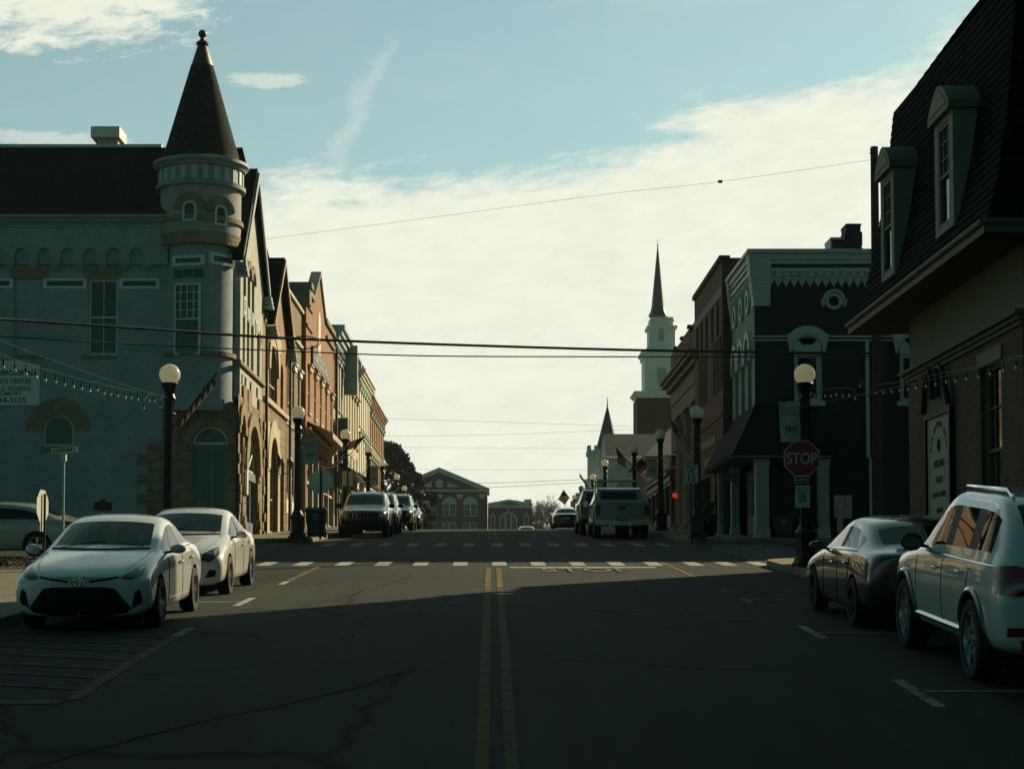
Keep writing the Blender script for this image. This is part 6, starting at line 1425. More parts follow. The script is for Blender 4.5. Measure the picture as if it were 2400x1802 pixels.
# tall sign in the wall
t=thing('lodge_sign','tall white lodge sign board with a carved dark scroll head on the brown brick wall','wall sign',(MX,36.2,.6))
fsg=FX(MX-.06,1); Ya,Yb_=35.25*K,37.15*K; zt_=3.76*K
m=MB(); m.fbox(fsg,Ya,Yb_,.55,zt_,0,.05); m.build('board',mat('sign_cream',(.26,.28,.22),.6,var=.05,dirt=.2),t,smooth=0)
m=MB(); 
for a,b,c,d in ((Ya-.09,Ya,.45,zt_+.1),(Yb_,Yb_+.09,.45,zt_+.1),(Ya,Yb_,zt_,zt_+.1)): m.fbox(fsg,a,b,c,d,-.05,.05)
m.build('frame',trim,t,smooth=0)
m=MB(); c=(Ya+Yb_)/2; m.fbox(fsg,Ya-.05,Yb_+.05,zt_+.1,zt_+.55,-.02,.05); m.build('head_panel',ochre,t,smooth=0)
m=MB()
for s in (-1,1):
    P=fsg.P; m.tube([P(c+s*.98,zt_+.15,-.06),P(c+s*.82,zt_+.45,-.08),P(c+s*.6,zt_+.85,-.08),P(c+s*.38,zt_+.92,-.08),P(c+s*.24,zt_+.75,-.08),P(c+s*.2,zt_+.35,-.08)],.055,8)
m.build('scroll',trim,t)
for s,z,h,sx in (('BUILDING',2.62,.20,-.9),('LODGE',2.32,.17,-.9),('MASONIC TEMPLE',2.04,.14,-.9),('LIBRARY',1.73,.13,-.9),('EST. 1817',1.42,.12,-.9)): text(s,h,fsg,c,z,-.005,bink,t,sx=sx,ext=.003,bold=.003)
word='OLD MASONIC HALL'
for i,ch in enumerate(word):
    a=math.pi*(.12+.76*i/(len(word)-1)); text(ch,.16,fsg,c+.66*math.cos(a),2.66+.75*math.sin(a),-.005,bink,t,sx=-.9,ext=.003)
m=MB(); archband(m,fsg,c,3.04,.09,.13,-.01,0,16,0,2*math.pi); m.tube([fsg.P(c,2.91,-.01),fsg.P(c,3.17,-.01)],.012,4); m.tube([fsg.P(c-.08,3.04,-.01),fsg.P(c+.08,3.04,-.01)],.012,4); m.build('emblem',bink,t,smooth=0)
# neighbour towards the camera (casts the near shade)
t=thing('brick_store','plain two storey brown brick store outside the frame at the near right','building',(10,12,zg(12)))
m=MB(); wall(m,FX(9.9,1),-14,28.2,zg(-14)-1,10.4,[(y,y+1.2,4.4,6.2,None,.2) for y in (-10,-5,0,5,10,15,20,24.5)],.2)
m.quad((9.9,28.2,-4),(24,28.2,-4),(24,28.2,10.4),(9.9,28.2,10.4)); m.quad((9.9,-14,-4),(24,-14,-4),(24,-14,10.4),(9.9,-14,10.4)); m.quad((24,-14,-4),(24,28.2,-4),(24,28.2,10.4),(24,-14,10.4)); m.build('wall',brownbrick,t,smooth=0)
m=MB(); m.quad((9.9,-14,10.3),(24,-14,10.3),(24,28.2,10.3),(9.9,28.2,10.3)); m.box(9.7,10.0,-14,28.2,10.35,10.6); m.build('roof',shingle,t,smooth=0)
for y in (-10,-5,0,5,10,15,20,24.5): window(t,FX(9.9,1),y,y+1.2,4.4,6.2,dep=.14,fm=dol)
# ============================================================ TREES
bark=mat('bark',(.06,.05,.035),.9,var=.4,vs=10); twig=mat('twig_bark',(.085,.075,.055),.9,var=.3)
leafm=mat('magnolia_leaf',(.030,.042,.018),.45,var=.55,vs=2.5,spec=.5)
rnd=random.Random(11)
Yt=162; X,_=onY(893,1200,Yt); zb=zg(Yt)-.2; ztop_=onY(914,1035,Yt)[1]
t=thing('magnolia_tree','large dark evergreen magnolia at the end of the left row of buildings','tree',(X,Yt,zb))
m=MB(); m.tube([(X,Yt,zb),(X+.1,Yt,zb+2.5),(X,Yt,zb+5.5),(X+.2,Yt,ztop_-1)],.28,8,r1=.05)
for k in range(16):
    a=rnd.uniform(0,6.28); z=zb+rnd.uniform(1.5,6.5); r_=rnd.uniform(1.5,3.0); m.tube([(X,Yt,z),(X+math.cos(a)*r_*.5,Yt+math.sin(a)*r_*.5,z+.4),(X+math.cos(a)*r_,Yt+math.sin(a)*r_,z+1.0)],.08,5,r1=.02)
m.build('trunk',bark,t)
m=MB(); Hh=ztop_-zb
for k in range(300):
    h=rnd.random()**.8; z=zb+.9+h*(Hh-1.2); rmax=(4.9 if h<.40 else 4.9*(1-(h-.40)/.68)**.8); a=rnd.uniform(0,6.28); r_=rmax*rnd.uniform(.45,1.0)
    foliage(m,(X+.4*h+math.cos(a)*r_,Yt+math.sin(a)*r_,z),rnd.uniform(.4,.75),110,.30,rnd,.75,.4)
m.build('crown',leafm,t,smooth=0)
def bare(m,p,d,l,r,dep,rn):
    q_=p+d*l; m.tube([p,p.lerp(q_,.5)+Vector((rn.uniform(-1,1),rn.uniform(-1,1),0))*l*.04,q_],r,4 if dep<3 else 6,cap=False,r1=r*.65)
    if dep==0: return
    for k in range(3 if dep>1 else 4):
        nd=(d+Vector((rn.gauss(0,.42),rn.gauss(0,.42),rn.gauss(.10,.22)))).normalized(); bare(m,p.lerp(q_,rn.uniform(.55,1)),nd,l*rn.uniform(.6,.85),r*.6,dep-1,rn)
for i,(px,py,Y,lab) in enumerate(((1165,1170,380,'bare tree peeping just over the annex pediment'),(1205,1150,400,'bare tree above the right half of the annex roof'),(1222,1160,360,'slim bare tree over the annex roof unit'),(1248,1150,345,'tall thin bare tree at the right edge of the annex'),(1292,1140,330,'largest bare tree, spreading left of the road crest flag'),(1320,1160,420,'faint bare tree behind the crest flag'),(1262,1190,300,'low twiggy bare tree between annex and dark car'),(1340,1195,330,'small bare tree left of the pale church tower'))):
    rn=random.Random(40+i); X,Z=onY(px,py,Y); zb=zg(Y)-1; Hh=Z-zb
    t=thing('bare_tree',lab,'tree',(X,Y,zb),'bare winter trees beyond the crest')
    m=MB(); tr=m.tube([(X,Y,zb),(X+rn.uniform(-.3,.3),Y,zb+Hh*.38)],Hh*.022,6,r1=Hh*.016); m.build('trunk',bark,t)
    m=MB()
    for k in range(4): bare(m,Vector((X,Y,zb+Hh*(.26+.04*k))),Vector((rn.gauss(0,.32),rn.gauss(0,.3),1)).normalized(),Hh*.20,Hh*.011,5,rn)
    m.build('crown',twig,t,smooth=0)
hedge=MB(); rn=random.Random(5)
for k in range(60):
    X,_=onY(rn.uniform(1225,1345),1200,300+rn.uniform(0,60)); Y=300+rn.uniform(0,60); foliage(hedge,(X,Y,zg(Y)+rn.uniform(.5,5.5)),1.4,70,.5,rn,.8,.2)
o=hedge.build('scrub',mat('scrub_green',(.05,.06,.035),.8,var=.4),None,smooth=0); tag(o,'mass of grey green scrub beyond the crest of the road',None,kind='stuff')
# ============================================================ VEHICLES  (local frame: front towards -y, z up, ground z=0)
def paintm(name,col,rough=.25,metal=.0,coat=1.0): return mat(name,col,rough,metal,var=.03,vs=1.5,coat=coat)
silver=paintm('car_paint_silver_white',(.52,.55,.55)); whitec=paintm('car_paint_white',(.66,.66,.62)); blackc=paintm('car_paint_black',(.010,.011,.012)); greyc=paintm('car_paint_dark_grey',(.02,.026,.03)); suvw=paintm('car_paint_suv_white',(.50,.52,.50)); greenc=paintm('car_paint_dark_green',(.012,.03,.028)); beige=paintm('car_paint_silver_beige',(.30,.30,.26)); truckc=paintm('truck_paint_silver',(.16,.19,.19)); tanp=paintm('truck_paint_tan',(.22,.20,.15))
lensm=mat('lamp_lens',(.30,.31,.30),.06,var=0,coat=1,spec=.8); lensd=mat('lamp_dark',(.05,.055,.055),.08,var=0,coat=1); redl=mat('tail_lamp',(.16,.008,.008),.12,var=0,coat=1); alloy=mat('alloy_wheel',(.42,.43,.42),.25,.8,var=.05); plate=mat('licence_plate',(.35,.36,.34),.5,var=.1)
SED=[ # y, [ (x,dy,z) R1..R9 ], zbottom
(-2.12,.18,[(.76,.03,.17),(.88,.05,.28),(.905,.06,.48),(.88,.06,.66),(.79,.05,.735),(.62,.03,.765),(.5,0,.785),(.25,-.03,.80),(0,-.05,.80)]),
(-1.75,.18,[(.76,0,.18),(.87,0,.28),(.895,0,.52),(.875,0,.76),(.80,0,.83),(.70,0,.86),(.58,0,.87),(.3,0,.885),(0,0,.89)]),
(-1.10,.18,[(.78,0,.18),(.88,0,.26),(.885,0,.55),(.885,0,.86),(.815,0,.925),(.76,-.03,.955),(.68,-.08,.965),(.35,-.2,.98),(0,-.24,.985)]),
(-.84,.18,[(.78,0,.18),(.88,0,.24),(.88,0,.55),(.885,0,.88),(.825,0,.94),(.79,-.03,.97),(.71,-.10,.99),(.36,-.26,1.0),(0,-.31,1.0)]),
(-.05,.18,[(.78,0,.18),(.88,0,.22),(.885,0,.55),(.89,0,.905),(.835,.0,.955),(.665,.0,1.335),(.60,.0,1.395),(.32,-.10,1.435),(0,-.14,1.445)]),
(.30,.18,[(.78,0,.18),(.88,0,.22),(.885,0,.55),(.89,0,.915),(.835,.0,.965),(.655,.0,1.365),(.59,.0,1.425),(.3,0,1.462),(0,0,1.47)]),
(.37,.18,[(.78,0,.18),(.88,0,.22),(.885,0,.55),(.89,0,.915),(.835,.0,.965),(.655,.0,1.365),(.59,.0,1.425),(.3,0,1.462),(0,0,1.47)]),
(1.05,.18,[(.78,0,.18),(.88,0,.24),(.89,0,.56),(.89,0,.94),(.83,.0,.99),(.635,-.12,1.32),(.575,-.08,1.385),(.3,0,1.425),(0,0,1.435)]),
(1.32,.18,[(.78,0,.19),(.88,0,.26),(.895,0,.56),(.885,0,.95),(.815,.0,1.005),(.70,.02,1.13),(.565,-.08,1.325),(.28,.0,1.375),(0,.02,1.385)]),
(1.85,.20,[(.76,0,.20),(.86,0,.30),(.885,0,.58),(.865,0,.93),(.785,-.06,1.005),(.71,-.08,1.035),(.63,-.06,1.055),(.32,0,1.07),(0,.04,1.075)]),
(2.18,.24,[(.74,0,.25),(.85,0,.35),(.88,0,.6),(.85,0,.88),(.73,0,.99),(.63,0,1.01),(.52,.02,1.02),(.27,.03,1.035),(0,.04,1.04)]),
]
SED_F=(-2.31,[(.60,.10,.19),(.74,.12,.27),(.80,.10,.42),(.78,.09,.58),(.68,.07,.66),(.57,.04,.69),(.42,.01,.70),(.2,-.02,.71)],-.05)
SED_R=(2.30,[(.62,-.04,.27),(.74,-.06,.36),(.78,-.06,.58),(.75,-.05,.80),(.67,-.03,.92),(.57,0,.96),(.45,0,.975),(.22,.01,.985)],.04)
def suvtab(H=1.76,rear_slope=.12):
    k=H-1.76
    T=[]
    def S_(y,zb,x,belt,gb,gt,rail,mid,cen,dy=(0,)*9,sx=1.0,lowx=None): 
        T.append((y,zb,[(.80*sx,dy[0],zb),(.93*sx,dy[1],zb+.12),(.965*sx,dy[2],.65),(.96*sx,dy[3],belt),(gb[0],dy[4],gb[1]),(gt[0],dy[5],gt[1]),(rail[0],dy[6],rail[1]),(mid[0],dy[7],mid[1]),(0,dy[8],cen)]))
    S_(-2.25,.30,0,.90,(.80,.98),(.70,1.005),(.56,1.02),(.3,1.04),1.045,(.03,.06,.08,.08,.04,.02,0,-.02,-.03),.93)
    S_(-1.9,.27,0,.98,(.86,1.05),(.76,1.075),(.62,1.085),(.3,1.10),1.105)
    S_(-1.25,.26,0,1.03,(.885,1.10),(.83,1.13),(.72,1.145),(.36,1.16),1.165,(0,0,0,0,0,-.02,-.06,-.15,-.18))
    S_(-.98,.26,0,1.05,(.89,1.115),(.86,1.15),(.77,1.17),(.38,1.18),1.185,(0,0,0,0,0,-.03,-.10,-.2,-.24))
    S_(-.22,.26,0,1.06,(.905,1.125),(.76,1.63+k),(.705,1.69+k),(.36,1.71+k),1.72+k,(0,0,0,0,0,0,0,-.1,-.14))
    S_(.18,.26,0,1.065,(.905,1.13),(.75,1.66+k),(.69,1.73+k),(.34,1.75+k),1.76+k)
    S_(.26,.26,0,1.065,(.905,1.13),(.75,1.66+k),(.69,1.73+k),(.34,1.75+k),1.76+k)
    S_(1.18,.26,0,1.08,(.905,1.145),(.74,1.645+k),(.68,1.725+k),(.33,1.745+k),1.755+k)
    S_(1.26,.26,0,1.08,(.905,1.145),(.74,1.645+k),(.68,1.725+k),(.33,1.745+k),1.755+k)
    S_(1.95,.28,0,1.10,(.89,1.17),(.765,1.60+k),(.69,1.69+k),(.32,1.71+k),1.72+k,(0,0,0,0,0,-.02,0,.08,.10))
    S_(2.22,.30,0,1.08,(.85,1.17),(.79,1.25+k*.3),(.68,1.33+k*.5),(.34,1.36+k*.5),1.365+k*.5,(0,0,0,0,0,.0,.0,.06,.08),.98)
    S_(2.34,.34,0,1.0,(.80,1.06),(.74,1.09),(.62,1.10),(.3,1.11),1.115,(-.02,-.02,-.02,-.01,0,0,0,.04,.05),.95)
    F_=(-2.38,[(.70,.06,.32),(.83,.07,.42),(.86,.07,.62),(.83,.06,.80),(.75,.04,.90),(.64,.02,.93),(.46,0,.95),(.24,-.02,.96)],-.03)
    R_=(2.43,[(.72,-.02,.38),(.86,-.03,.46),(.90,-.03,.64),(.87,-.02,.86),(.77,0,.97),(.66,0,1.0),(.46,0,.96),(.24,.01,.97)],.03)
    return T,F_,R_
def loft(name,T,Fc,Rc,paint,faces,arches,L_scale=1.0,W_scale=1.0,sub=2):
    """faces: dict (station range, row range)->slot ; arches: [(y,z,r)]"""
    bm=bmesh.new(); rows=[]
    for (y,zb,pts) in T:
        rt=[bm.verts.new((0,(y+pts[0][1])*L_scale,zb))]+[bm.verts.new((x*W_scale,(y+dy)*L_scale,z)) for x,dy,z in pts[:-1]]; cen=bm.verts.new((0,(y+pts[-1][1])*L_scale,pts[-1][2]))
        lf=[rt[0]]+[bm.verts.new((-v.co.x,v.co.y,v.co.z)) for v in rt[1:]]
        rows.append((rt+[cen],lf+[cen]))
    for i in range(len(rows)-1):
        for s in (0,1):
            a=rows[i][s]; b=rows[i+1][s]
            for j in range(len(a)-1):
                f=bm.faces.new((a[j],a[j+1],b[j+1],b[j]) if s else (a[j],b[j],b[j+1],a[j+1]))
                sl=0
                for (i0,i1,j0,j1),v in faces.items():
                    if i0<=i<i1 and j0<=j<j1: sl=v
                f.material_index=sl
    def cap(C,row,front):
        y,pts,cdy=C; rt=[bm.verts.new((x*W_scale,(y+dy)*L_scale,z)) for x,dy,z in pts]; lf=[bm.verts.new((-v.co.x,v.co.y,v.co.z)) for v in rt]
        cb_=bm.verts.new((0,(y+cdy+.05*(1 if front else -1))*L_scale,pts[0][2])); ct_=bm.verts.new((0,(y+cdy)*L_scale,pts[-1][2]+.004))
        cs=[cb_]+[bm.verts.new((0,(y+cdy)*L_scale,p[2])) for p in pts[1:-1]]+[ct_]
        R_,Lf=row; n=len(pts)
        # ring between first/last station and cap ring
        for (ring,st_) in ((rt,R_),(lf,Lf)):
            seq=[cb_]+ring+[ct_]
            for j in range(len(seq)-1): bm.faces.new((seq[j],seq[j+1],st_[j+1],st_[j]))
            for j in range(n-1): bm.faces.new((ring[j],ring[j+1],cs[j+1],cs[j])) if not (cs[j] is cs[j+1]) else None
    # ring seq: cb + 8 pts + ct = 10 = station points R0..R9
    cap(Fc,rows[0],True); cap(Rc,rows[-1],False)
    bmesh.ops.remove_doubles(bm,verts=bm.verts,dist=1e-5); bmesh.ops.recalc_face_normals(bm,faces=bm.faces)
    me=bpy.data.meshes.new(name); bm.to_mesh(me); bm.free()
    mats=[paint,carglass,carglass,carglass,carglass,trim,trim,trim,trim]
    for m_ in mats: me.materials.append(m_)
    o=bpy.data.objects.new('tmp',me); COL.objects.link(o)
    md=o.modifiers.new('s','SUBSURF'); md.levels=sub; md.render_levels=sub
    cm=bpy.data.meshes.new('cut'); c=MB()
    for (y,z,r) in arches:
        for s in (-1,1):
            c.lathe((0,y,z),[(0,s*.50),(r,s*.50),(r,s*1.3),(0,s*1.3)] ,28,axis='x')
    co=c.build('cut',mats,None,smooth=0,recalc=True)
    for p in co.data.polygons: p.material_index=8
    b=o.modifiers.new('b','BOOLEAN'); b.operation='DIFFERENCE'; b.object=co; b.solver='EXACT'
    dg=bpy.context.evaluated_depsgraph_get(); dg.update()
    me2=bpy.data.meshes.new_from_object(o.evaluated_get(dg)); bpy.data.objects.remove(o); bpy.data.objects.remove(co)
    return me2,mats
def split(me,mats,root,names,vis=40):
    """split by slot (+ side) into named objects under root"""
    me.polygons.foreach_set('use_smooth',[True]*len(me.polygons))
    bmA=bmesh.new(); bmA.from_mesh(me); bvh=BVHTree.FromBMesh(bmA)
    groups={}
    for f in bmA.faces:
        nm=names.get(f.material_index)
        if f.material_index==8:
            c_=f.calc_center_median(); key=('wheel_arch8'+('a' if c_.y>0 else 'b'),1 if c_.x>0 else -1)
            key=('wheel_arch'+('8' if c_.y>0 else '9'),key[1])
        elif nm is None: key=('body',0)
        elif nm[1]: key=(nm[0]+str(f.material_index),1 if f.calc_center_median().x>0 else -1)
        else: key=(nm[0]+str(f.material_index),0)
        groups.setdefault(key,[]).append(f.index)
    body=None
    for key,idx in sorted(groups.items(),key=lambda k:k[0][0]!='body'):
        bm=bmA.copy(); bm.faces.ensure_lookup_table(); keep=set(idx)
        bmesh.ops.delete(bm,geom=[f for f in bm.faces if f.index not in keep],context='FACES')
        m2=bpy.data.meshes.new('part'); bm.to_mesh(m2); bm.free()
        base=''.join(ch for ch in key[0] if not ch.isdigit()); m2.name=base
        for m_ in mats: m2.materials.append(m_)
        m2.set_sharp_from_angle(angle=R(vis)); ob=bpy.data.objects.new(base,m2); COL.objects.link(ob); ob.parent=root; ORG[ob.name]=Vector((0,0,0))
        if base=='body': body=ob
    bmA.free(); return bvh,body
def patch(bvh,pts,o,A,B,D,m,parent,name,off=.006,thick=0,cuts=3,mirror=False):
    """polygon pts (a,b) on plane o + a*A + b*B cast along D on the body"""
    out=[]
    for sgn in ((1,-1) if mirror else (1,)):
        fl=lambda v:Vector((v[0]*sgn,v[1],v[2]))
        o_,A_,B_,D_=fl(o),fl(A),fl(B),fl(D).normalized()
        bm=bmesh.new(); vs=[bm.verts.new((a,b,0)) for a,b in pts]; f=bm.faces.new(vs); bmesh.ops.triangulate(bm,faces=[f]); bmesh.ops.subdivide_edges(bm,edges=bm.edges,cuts=cuts,use_grid_fill=True)
        bad=[]
        for v in bm.verts:
            p=o_+A_*v.co.x+B_*v.co.y; h,n,i,d=bvh.ray_cast(p-D_*1.2,D_,4)
            if h is None: bad.append(v); continue
            if n.dot(D_)>0: n=-n
            v.co=h+n*off
        if bad: bmesh.ops.delete(bm,geom=bad,context='VERTS')
        me=bpy.data.meshes.new(name); bm.to_mesh(me); bm.free(); me.materials.append(m); me.polygons.foreach_set('use_smooth',[True]*len(me.polygons))
        ob=bpy.data.objects.new(name,me); COL.objects.link(ob); ob.parent=parent; ORG[ob.name]=Vector((0,0,0)); out.append(ob)
    return out
def wheelset(root,xs,ys,r,wid,spokes=5,rm=None,style='split',steer=0):
    rm=rm or alloy
    for y in ys:
        for s in (-1,1):
            x=s*xs; c=MB(); ri=r*.70; hw=wid/2
            c.lathe((x,y,r),[(ri,-hw),(r*.93,-hw),(r*.985,-hw*.85),(r,-hw*.5),(r,hw*.5),(r*.985,hw*.85),(r*.93,hw),(ri,hw),(ri*.97,hw*.6),(ri*.97,-hw*.6),(ri,-hw)],36,axis='x'); w=c.build('wheel',rubber,root,smooth=40)
            g=MB(); ox=x+s*hw*.75
            g.lathe((ox,y,r),[(ri*1.0,s*.015),(ri*.93,s*.02),(ri*.90,-s*.03)],32,axis='x'); g.lathe((ox,y,r),[(0,s*.0),(ri*.16,-s*.0),(ri*.2,-s*.03)],16,axis='x')
            for k in range(spokes):
                a0=2*math.pi*k/spokes+.3
                for da in ((-.13,.13) if style=='split' else (0,)):
                    w_=.045 if style=='split' else .12
                    pts=[]
                    for rr,ww,aa in ((ri*.15,w_*.6,0),(ri*.92,w_*.5,da)):
                        for q_ in (-1,1):
                            a=a0+aa; pts.append((rr*math.cos(a)-q_*ww*.5*math.sin(a)*(2 if style!='split' else 1.3), rr*math.sin(a)+q_*ww*.5*math.cos(a)*(2 if style!='split' else 1.3)))
                    A=[(ox-s*.005,y+p[0],r+p[1]) for p in (pts[0],pts[2],pts[3],pts[1])]; B_=[(ox-s*.035,p[1],p[2]) for p in A]
                    g.add(A+B_,[(0,1,2,3),(4,7,6,5),(0,4,5,1),(1,5,6,2),(2,6,7,3),(3,7,4,0)])
            g.build('rim',rm,w,smooth=30)
            d=MB(); d.lathe((x+s*hw*.2,y,r),[(0,0),(ri*.98,0)],24,axis='x'); d.build('brake_disc',trim,w,smooth=0)
def mirrors(root,x,y,z,m_,w=.21,h=.13,fold=False):
    for s in (-1,1):
        g=MB(); g.lathe((s*(x+.14),y,z),[(0,-.07),(.05,-.06),(.065,-.02),(.068,.03),(.06,.05)],12,axis='y')
        for i,v in enumerate(g.v): g.v[i]=(s*(x+.13)+(v[0]-s*(x+.14))*w/.13, v[1], z+(v[2]-z)*h/.13)
        mo=g.build('mirror',m_,root,smooth=60); gg=MB(); gg.lathe((s*(x+.13),y+.052,z),[(0,0),(.055,0)],12,axis='y')
        for i,v in enumerate(gg.v): gg.v[i]=(s*(x+.13)+(v[0]-s*(x+.13))*w/.13, v[1], z+(v[2]-z)*h/.13)
        gg.build('mirror_glass',darkglass,mo,smooth=0); g=MB(); g.tube([(s*(x-.04),y+.0,z-.05),(s*(x+.08),y,z-.03)],.02,6); g.build('mirror_stalk',trim,mo)
def seams(bvh,root,lines,W=1.0):
    for (y0,z0,y1,z1) in lines:
        d=Vector((0,y1-y0,z1-z0)); n=Vector((0,-d.z,d.y)).normalized()*.006
        pts=[(y0-n.y,z0-n.z),(y1-n.y,z1-n.z),(y1+n.y,z1+n.z),(y0+n.y,z0+n.z)]
        patch(bvh,pts,(0,0,0),(0,1,0),(0,0,1),(-1,0,0),trim,root,'door_seam',off=.002,cuts=5,mirror=True) if False else None
        for sgn in (1,-1):
            P=[]
            for k in range(9):
                t=k/8; p=Vector((3*sgn,y0+(y1-y0)*t,z0+(z1-z0)*t)); h,nn,i,dd=bvh.ray_cast(p,Vector((-sgn,0,0)),4)
                if h: P.append(h+Vector((sgn*.001,0,0)))
            if len(P)>2: m=MB(); m.tube(P,.006,4,cap=False); m.build('door_seam',trim,root)
def handles(bvh,root,pts,m_):
    for y,z in pts:
        for s in (1,-1):
            h,n,i,d=bvh.ray_cast(Vector((3*s,y,z)),Vector((-s,0,0)),4)
            if h: m=MB(); m.tube([h+Vector((0,-.10,0)),h+Vector((s*.035,-.07,0)),h+Vector((s*.035,.07,0)),h+Vector((0,.10,0))],.014,6); m.build('door_handle',m_,root)
def place(t,px_x,Y,rz=0):
    """ground the vehicle on the slope"""
    z=zg(Y); sl=math.atan2(zg(Y+1.35)-zg(Y-1.35),2.7); t.location=(px_x,Y,z)
    t.rotation_mode='XYZ'
    t.rotation_euler=Matrix.Rotation(sl,3,'X').to_4x4().to_euler() if rz==0 else (Matrix.Rotation(sl,3,'X')@Matrix.Rotation(rz,3,'Z')).to_euler()
def sedan(label,X,Y,rz,paint,front='new',L=1.0,W=1.0,Hs=1.0,lod=0,rim=None,spokes=5,style='split',group=None,name='parked_car'):
    t=thing(name,label,'car',(0,0,0),group,local=True)
    T=[(y,zb,[(x,dy,z*Hs if z>.9 else z) for x,dy,z in p]) for y,zb,p in SED]
    faces={(3,4,7,9):1,(8,9,7,9):2,(3,5,5,6):3,(6,8,5,6):4,(5,6,5,6):5}
    me,mats=loft('body',T,SED_F,SED_R,paint,faces,[(-1.37*L,.33,.375),(1.33*L,.33,.375)],L,W,2)
    bvh,body=split(me,mats,t,{1:('windshield',0),2:('rear_window',0),3:('side_window',1),4:('side_window',1),5:('door_pillar',1)})
    wheelset(t,.80*W,(-1.37*L,1.33*L),.325,.21,spokes=spokes,rm=rim,style=style)
    if lod<2:
        mirrors(t,.86*W,-.66,1.0,paint if lod==0 else trim); handles(bvh,t,[(.12,.80),(1.0,.83)],paint)
        seams(bvh,t,[(-.72,.28,-.70,.9),(.33,.26,.33,.93),(.98,.35,1.15,.9)])
        # trim lines hugging the body
    for s in (1,-1):
        P=[]
        for k in range(22):
            y=-.80+2.15*k/21; h,n,i,d=bvh.ray_cast(Vector((3*s,y*L,(.955+.045*k/21)*1.0)),Vector((-s,0,0)),4)
            if h: P.append(h)
        if len(P)>3: m=MB(); m.tube(P,.009,5,cap=False); m.build('window_trim',trim,t)
        P=[]
        for k in range(12):
            q_=k/11; h,n,i,d=bvh.ray_cast(Vector((s*(.69-.13*q_*q_)*W,(-1.02-1.08*q_)*L,3)),Vector((0,0,-1)),4)
            if h: P.append(h+Vector((0,0,-.002)))
        if len(P)>3: m=MB(); m.tube(P,.006,4,cap=False); m.build('bonnet_seam',trim,t)
    P=[]
    for k in range(15):
        x=-.66+1.32*k/14; h,n,i,d=bvh.ray_cast(Vector((x*W,(-1.17+.23*(x/.66)**2)*L,3)),Vector((0,0,-1)),4)
        if h: P.append(h)
    m=MB(); m.tube(P,.018,5,cap=False); m.build('cowl_trim',trim,t)
    for x0,x1 in ((-.55,.05),(.02,.58)):
        P=[]
        for k in range(8):
            q_=k/7; h,n,i,d=bvh.ray_cast(Vector(((x0+(x1-x0)*q_)*W,(-1.06+.10*q_+.04)*L,3)),Vector((0,0,-1)),4)
            if h: P.append(h+Vector((0,0,.012)))
        if len(P)>3: m=MB(); m.tube(P,.007,4); m.build('wiper',trim,t)
    zl=(0,0,0)
    Fo=((0,-2.1,0),(1,0,0),(0,0,1),(0,1,0)); Ro=((0,2.2,0),(1,0,0),(0,0,1),(0,-1,0))
    if front=='new':   # facelifted compact with wide dark lower grille
        patch(bvh,[(-.36,.21),(.36,.21),(.60,.24),(.66,.30),(.56,.42),(.46,.555),(.30,.575),(-.30,.575),(-.46,.555),(-.56,.42),(-.66,.30),(-.60,.24)],*Fo,trim,t,'grille',off=.008,cuts=6)
        patch(bvh,[(.14,.63),(.50,.685),(.52,.71),(.14,.66)],*Fo,trim,t,'upper_grille',off=.008,mirror=True)
        patch(bvh,[(.47,.675),(.60,.66),(.80,.72),(.885,.80),(.90,.84),(.70,.785),(.50,.715)],(0,-2.1,0),(1,0,0),(0,0,1),(-.45,1,0),lensd,t,'headlight',off=.008,cuts=4,mirror=True)
        patch(bvh,[(.76,.75),(.87,.805),(.885,.825),(.78,.79)],(0,-2.1,0),(1,0,0),(0,0,1),(-.45,1,0),chrome,t,'headlight_reflector',off=.013,cuts=2,mirror=True)
        patch(bvh,[(.66,.30),(.80,.36),(.80,.44),(.76,.55),(.70,.50)],(0,-2.2,0),(1,0,0),(0,0,1),(-.35,1,0),trim,t,'fog_lamp_pocket',off=.008,cuts=3,mirror=True)
        c=Vector((0,-2.42*L,.635)); m=MB()
        for rx,rz_ in ((.085,.058),(.032,.055),(.06,.03)):
            cz=.018 if (rx,rz_)==(.06,.03) else 0
            m.tube([(rx*math.cos(2*math.pi*k/20),-2.375*L,.635+cz+rz_*math.sin(2*math.pi*k/20)) for k in range(21)],.008,5,cap=False)
        h,n,i,d=bvh.ray_cast(Vector((0,-5,.635)),Vector((0,1,0)),6)
        dy=(h.y-.012)-(-2.375*L); m.v=[(x,y+dy,z) for x,y,z in m.v]; m.build('emblem',chrome,t)
    if front=='older':
        patch(bvh,[(-.40,.22),(.40,.22),(.50,.30),(.44,.46),(-.44,.46),(-.50,.30)],*Fo,trim,t,'grille',off=.008,cuts=5)
        patch(bvh,[(.10,.62),(.46,.66),(.46,.71),(.10,.68)],*Fo,trim,t,'upper_grille',off=.008,mirror=True)
        patch(bvh,[(.44,.61),(.62,.58),(.82,.70),(.895,.82),(.70,.78),(.50,.72)],(0,-2.1,0),(1,0,0),(0,0,1),(-.45,1,0),lensd,t,'headlight',off=.008,cuts=4,mirror=True)
        patch(bvh,[(.72,.68),(.85,.77),(.87,.80),(.74,.765)],(0,-2.1,0),(1,0,0),(0,0,1),(-.45,1,0),lensm,t,'headlight_reflector',off=.013,cuts=2,mirror=True)
        patch(bvh,[(.58,.32),(.76,.34),(.78,.44),(.66,.46)],(0,-2.2,0),(1,0,0),(0,0,1),(-.35,1,0),trim,t,'fog_lamp_pocket',off=.008,cuts=3,mirror=True)
    # rear
    patch(bvh,[(.48,.76),(.70,.74),(.84,.80),(.86,.93),(.66,.93),(.50,.90)],(0,2.15,0),(1,0,0),(0,0,1),(-.45,-1,0),redl,t,'tail_light',off=.008,cuts=4,mirror=True)
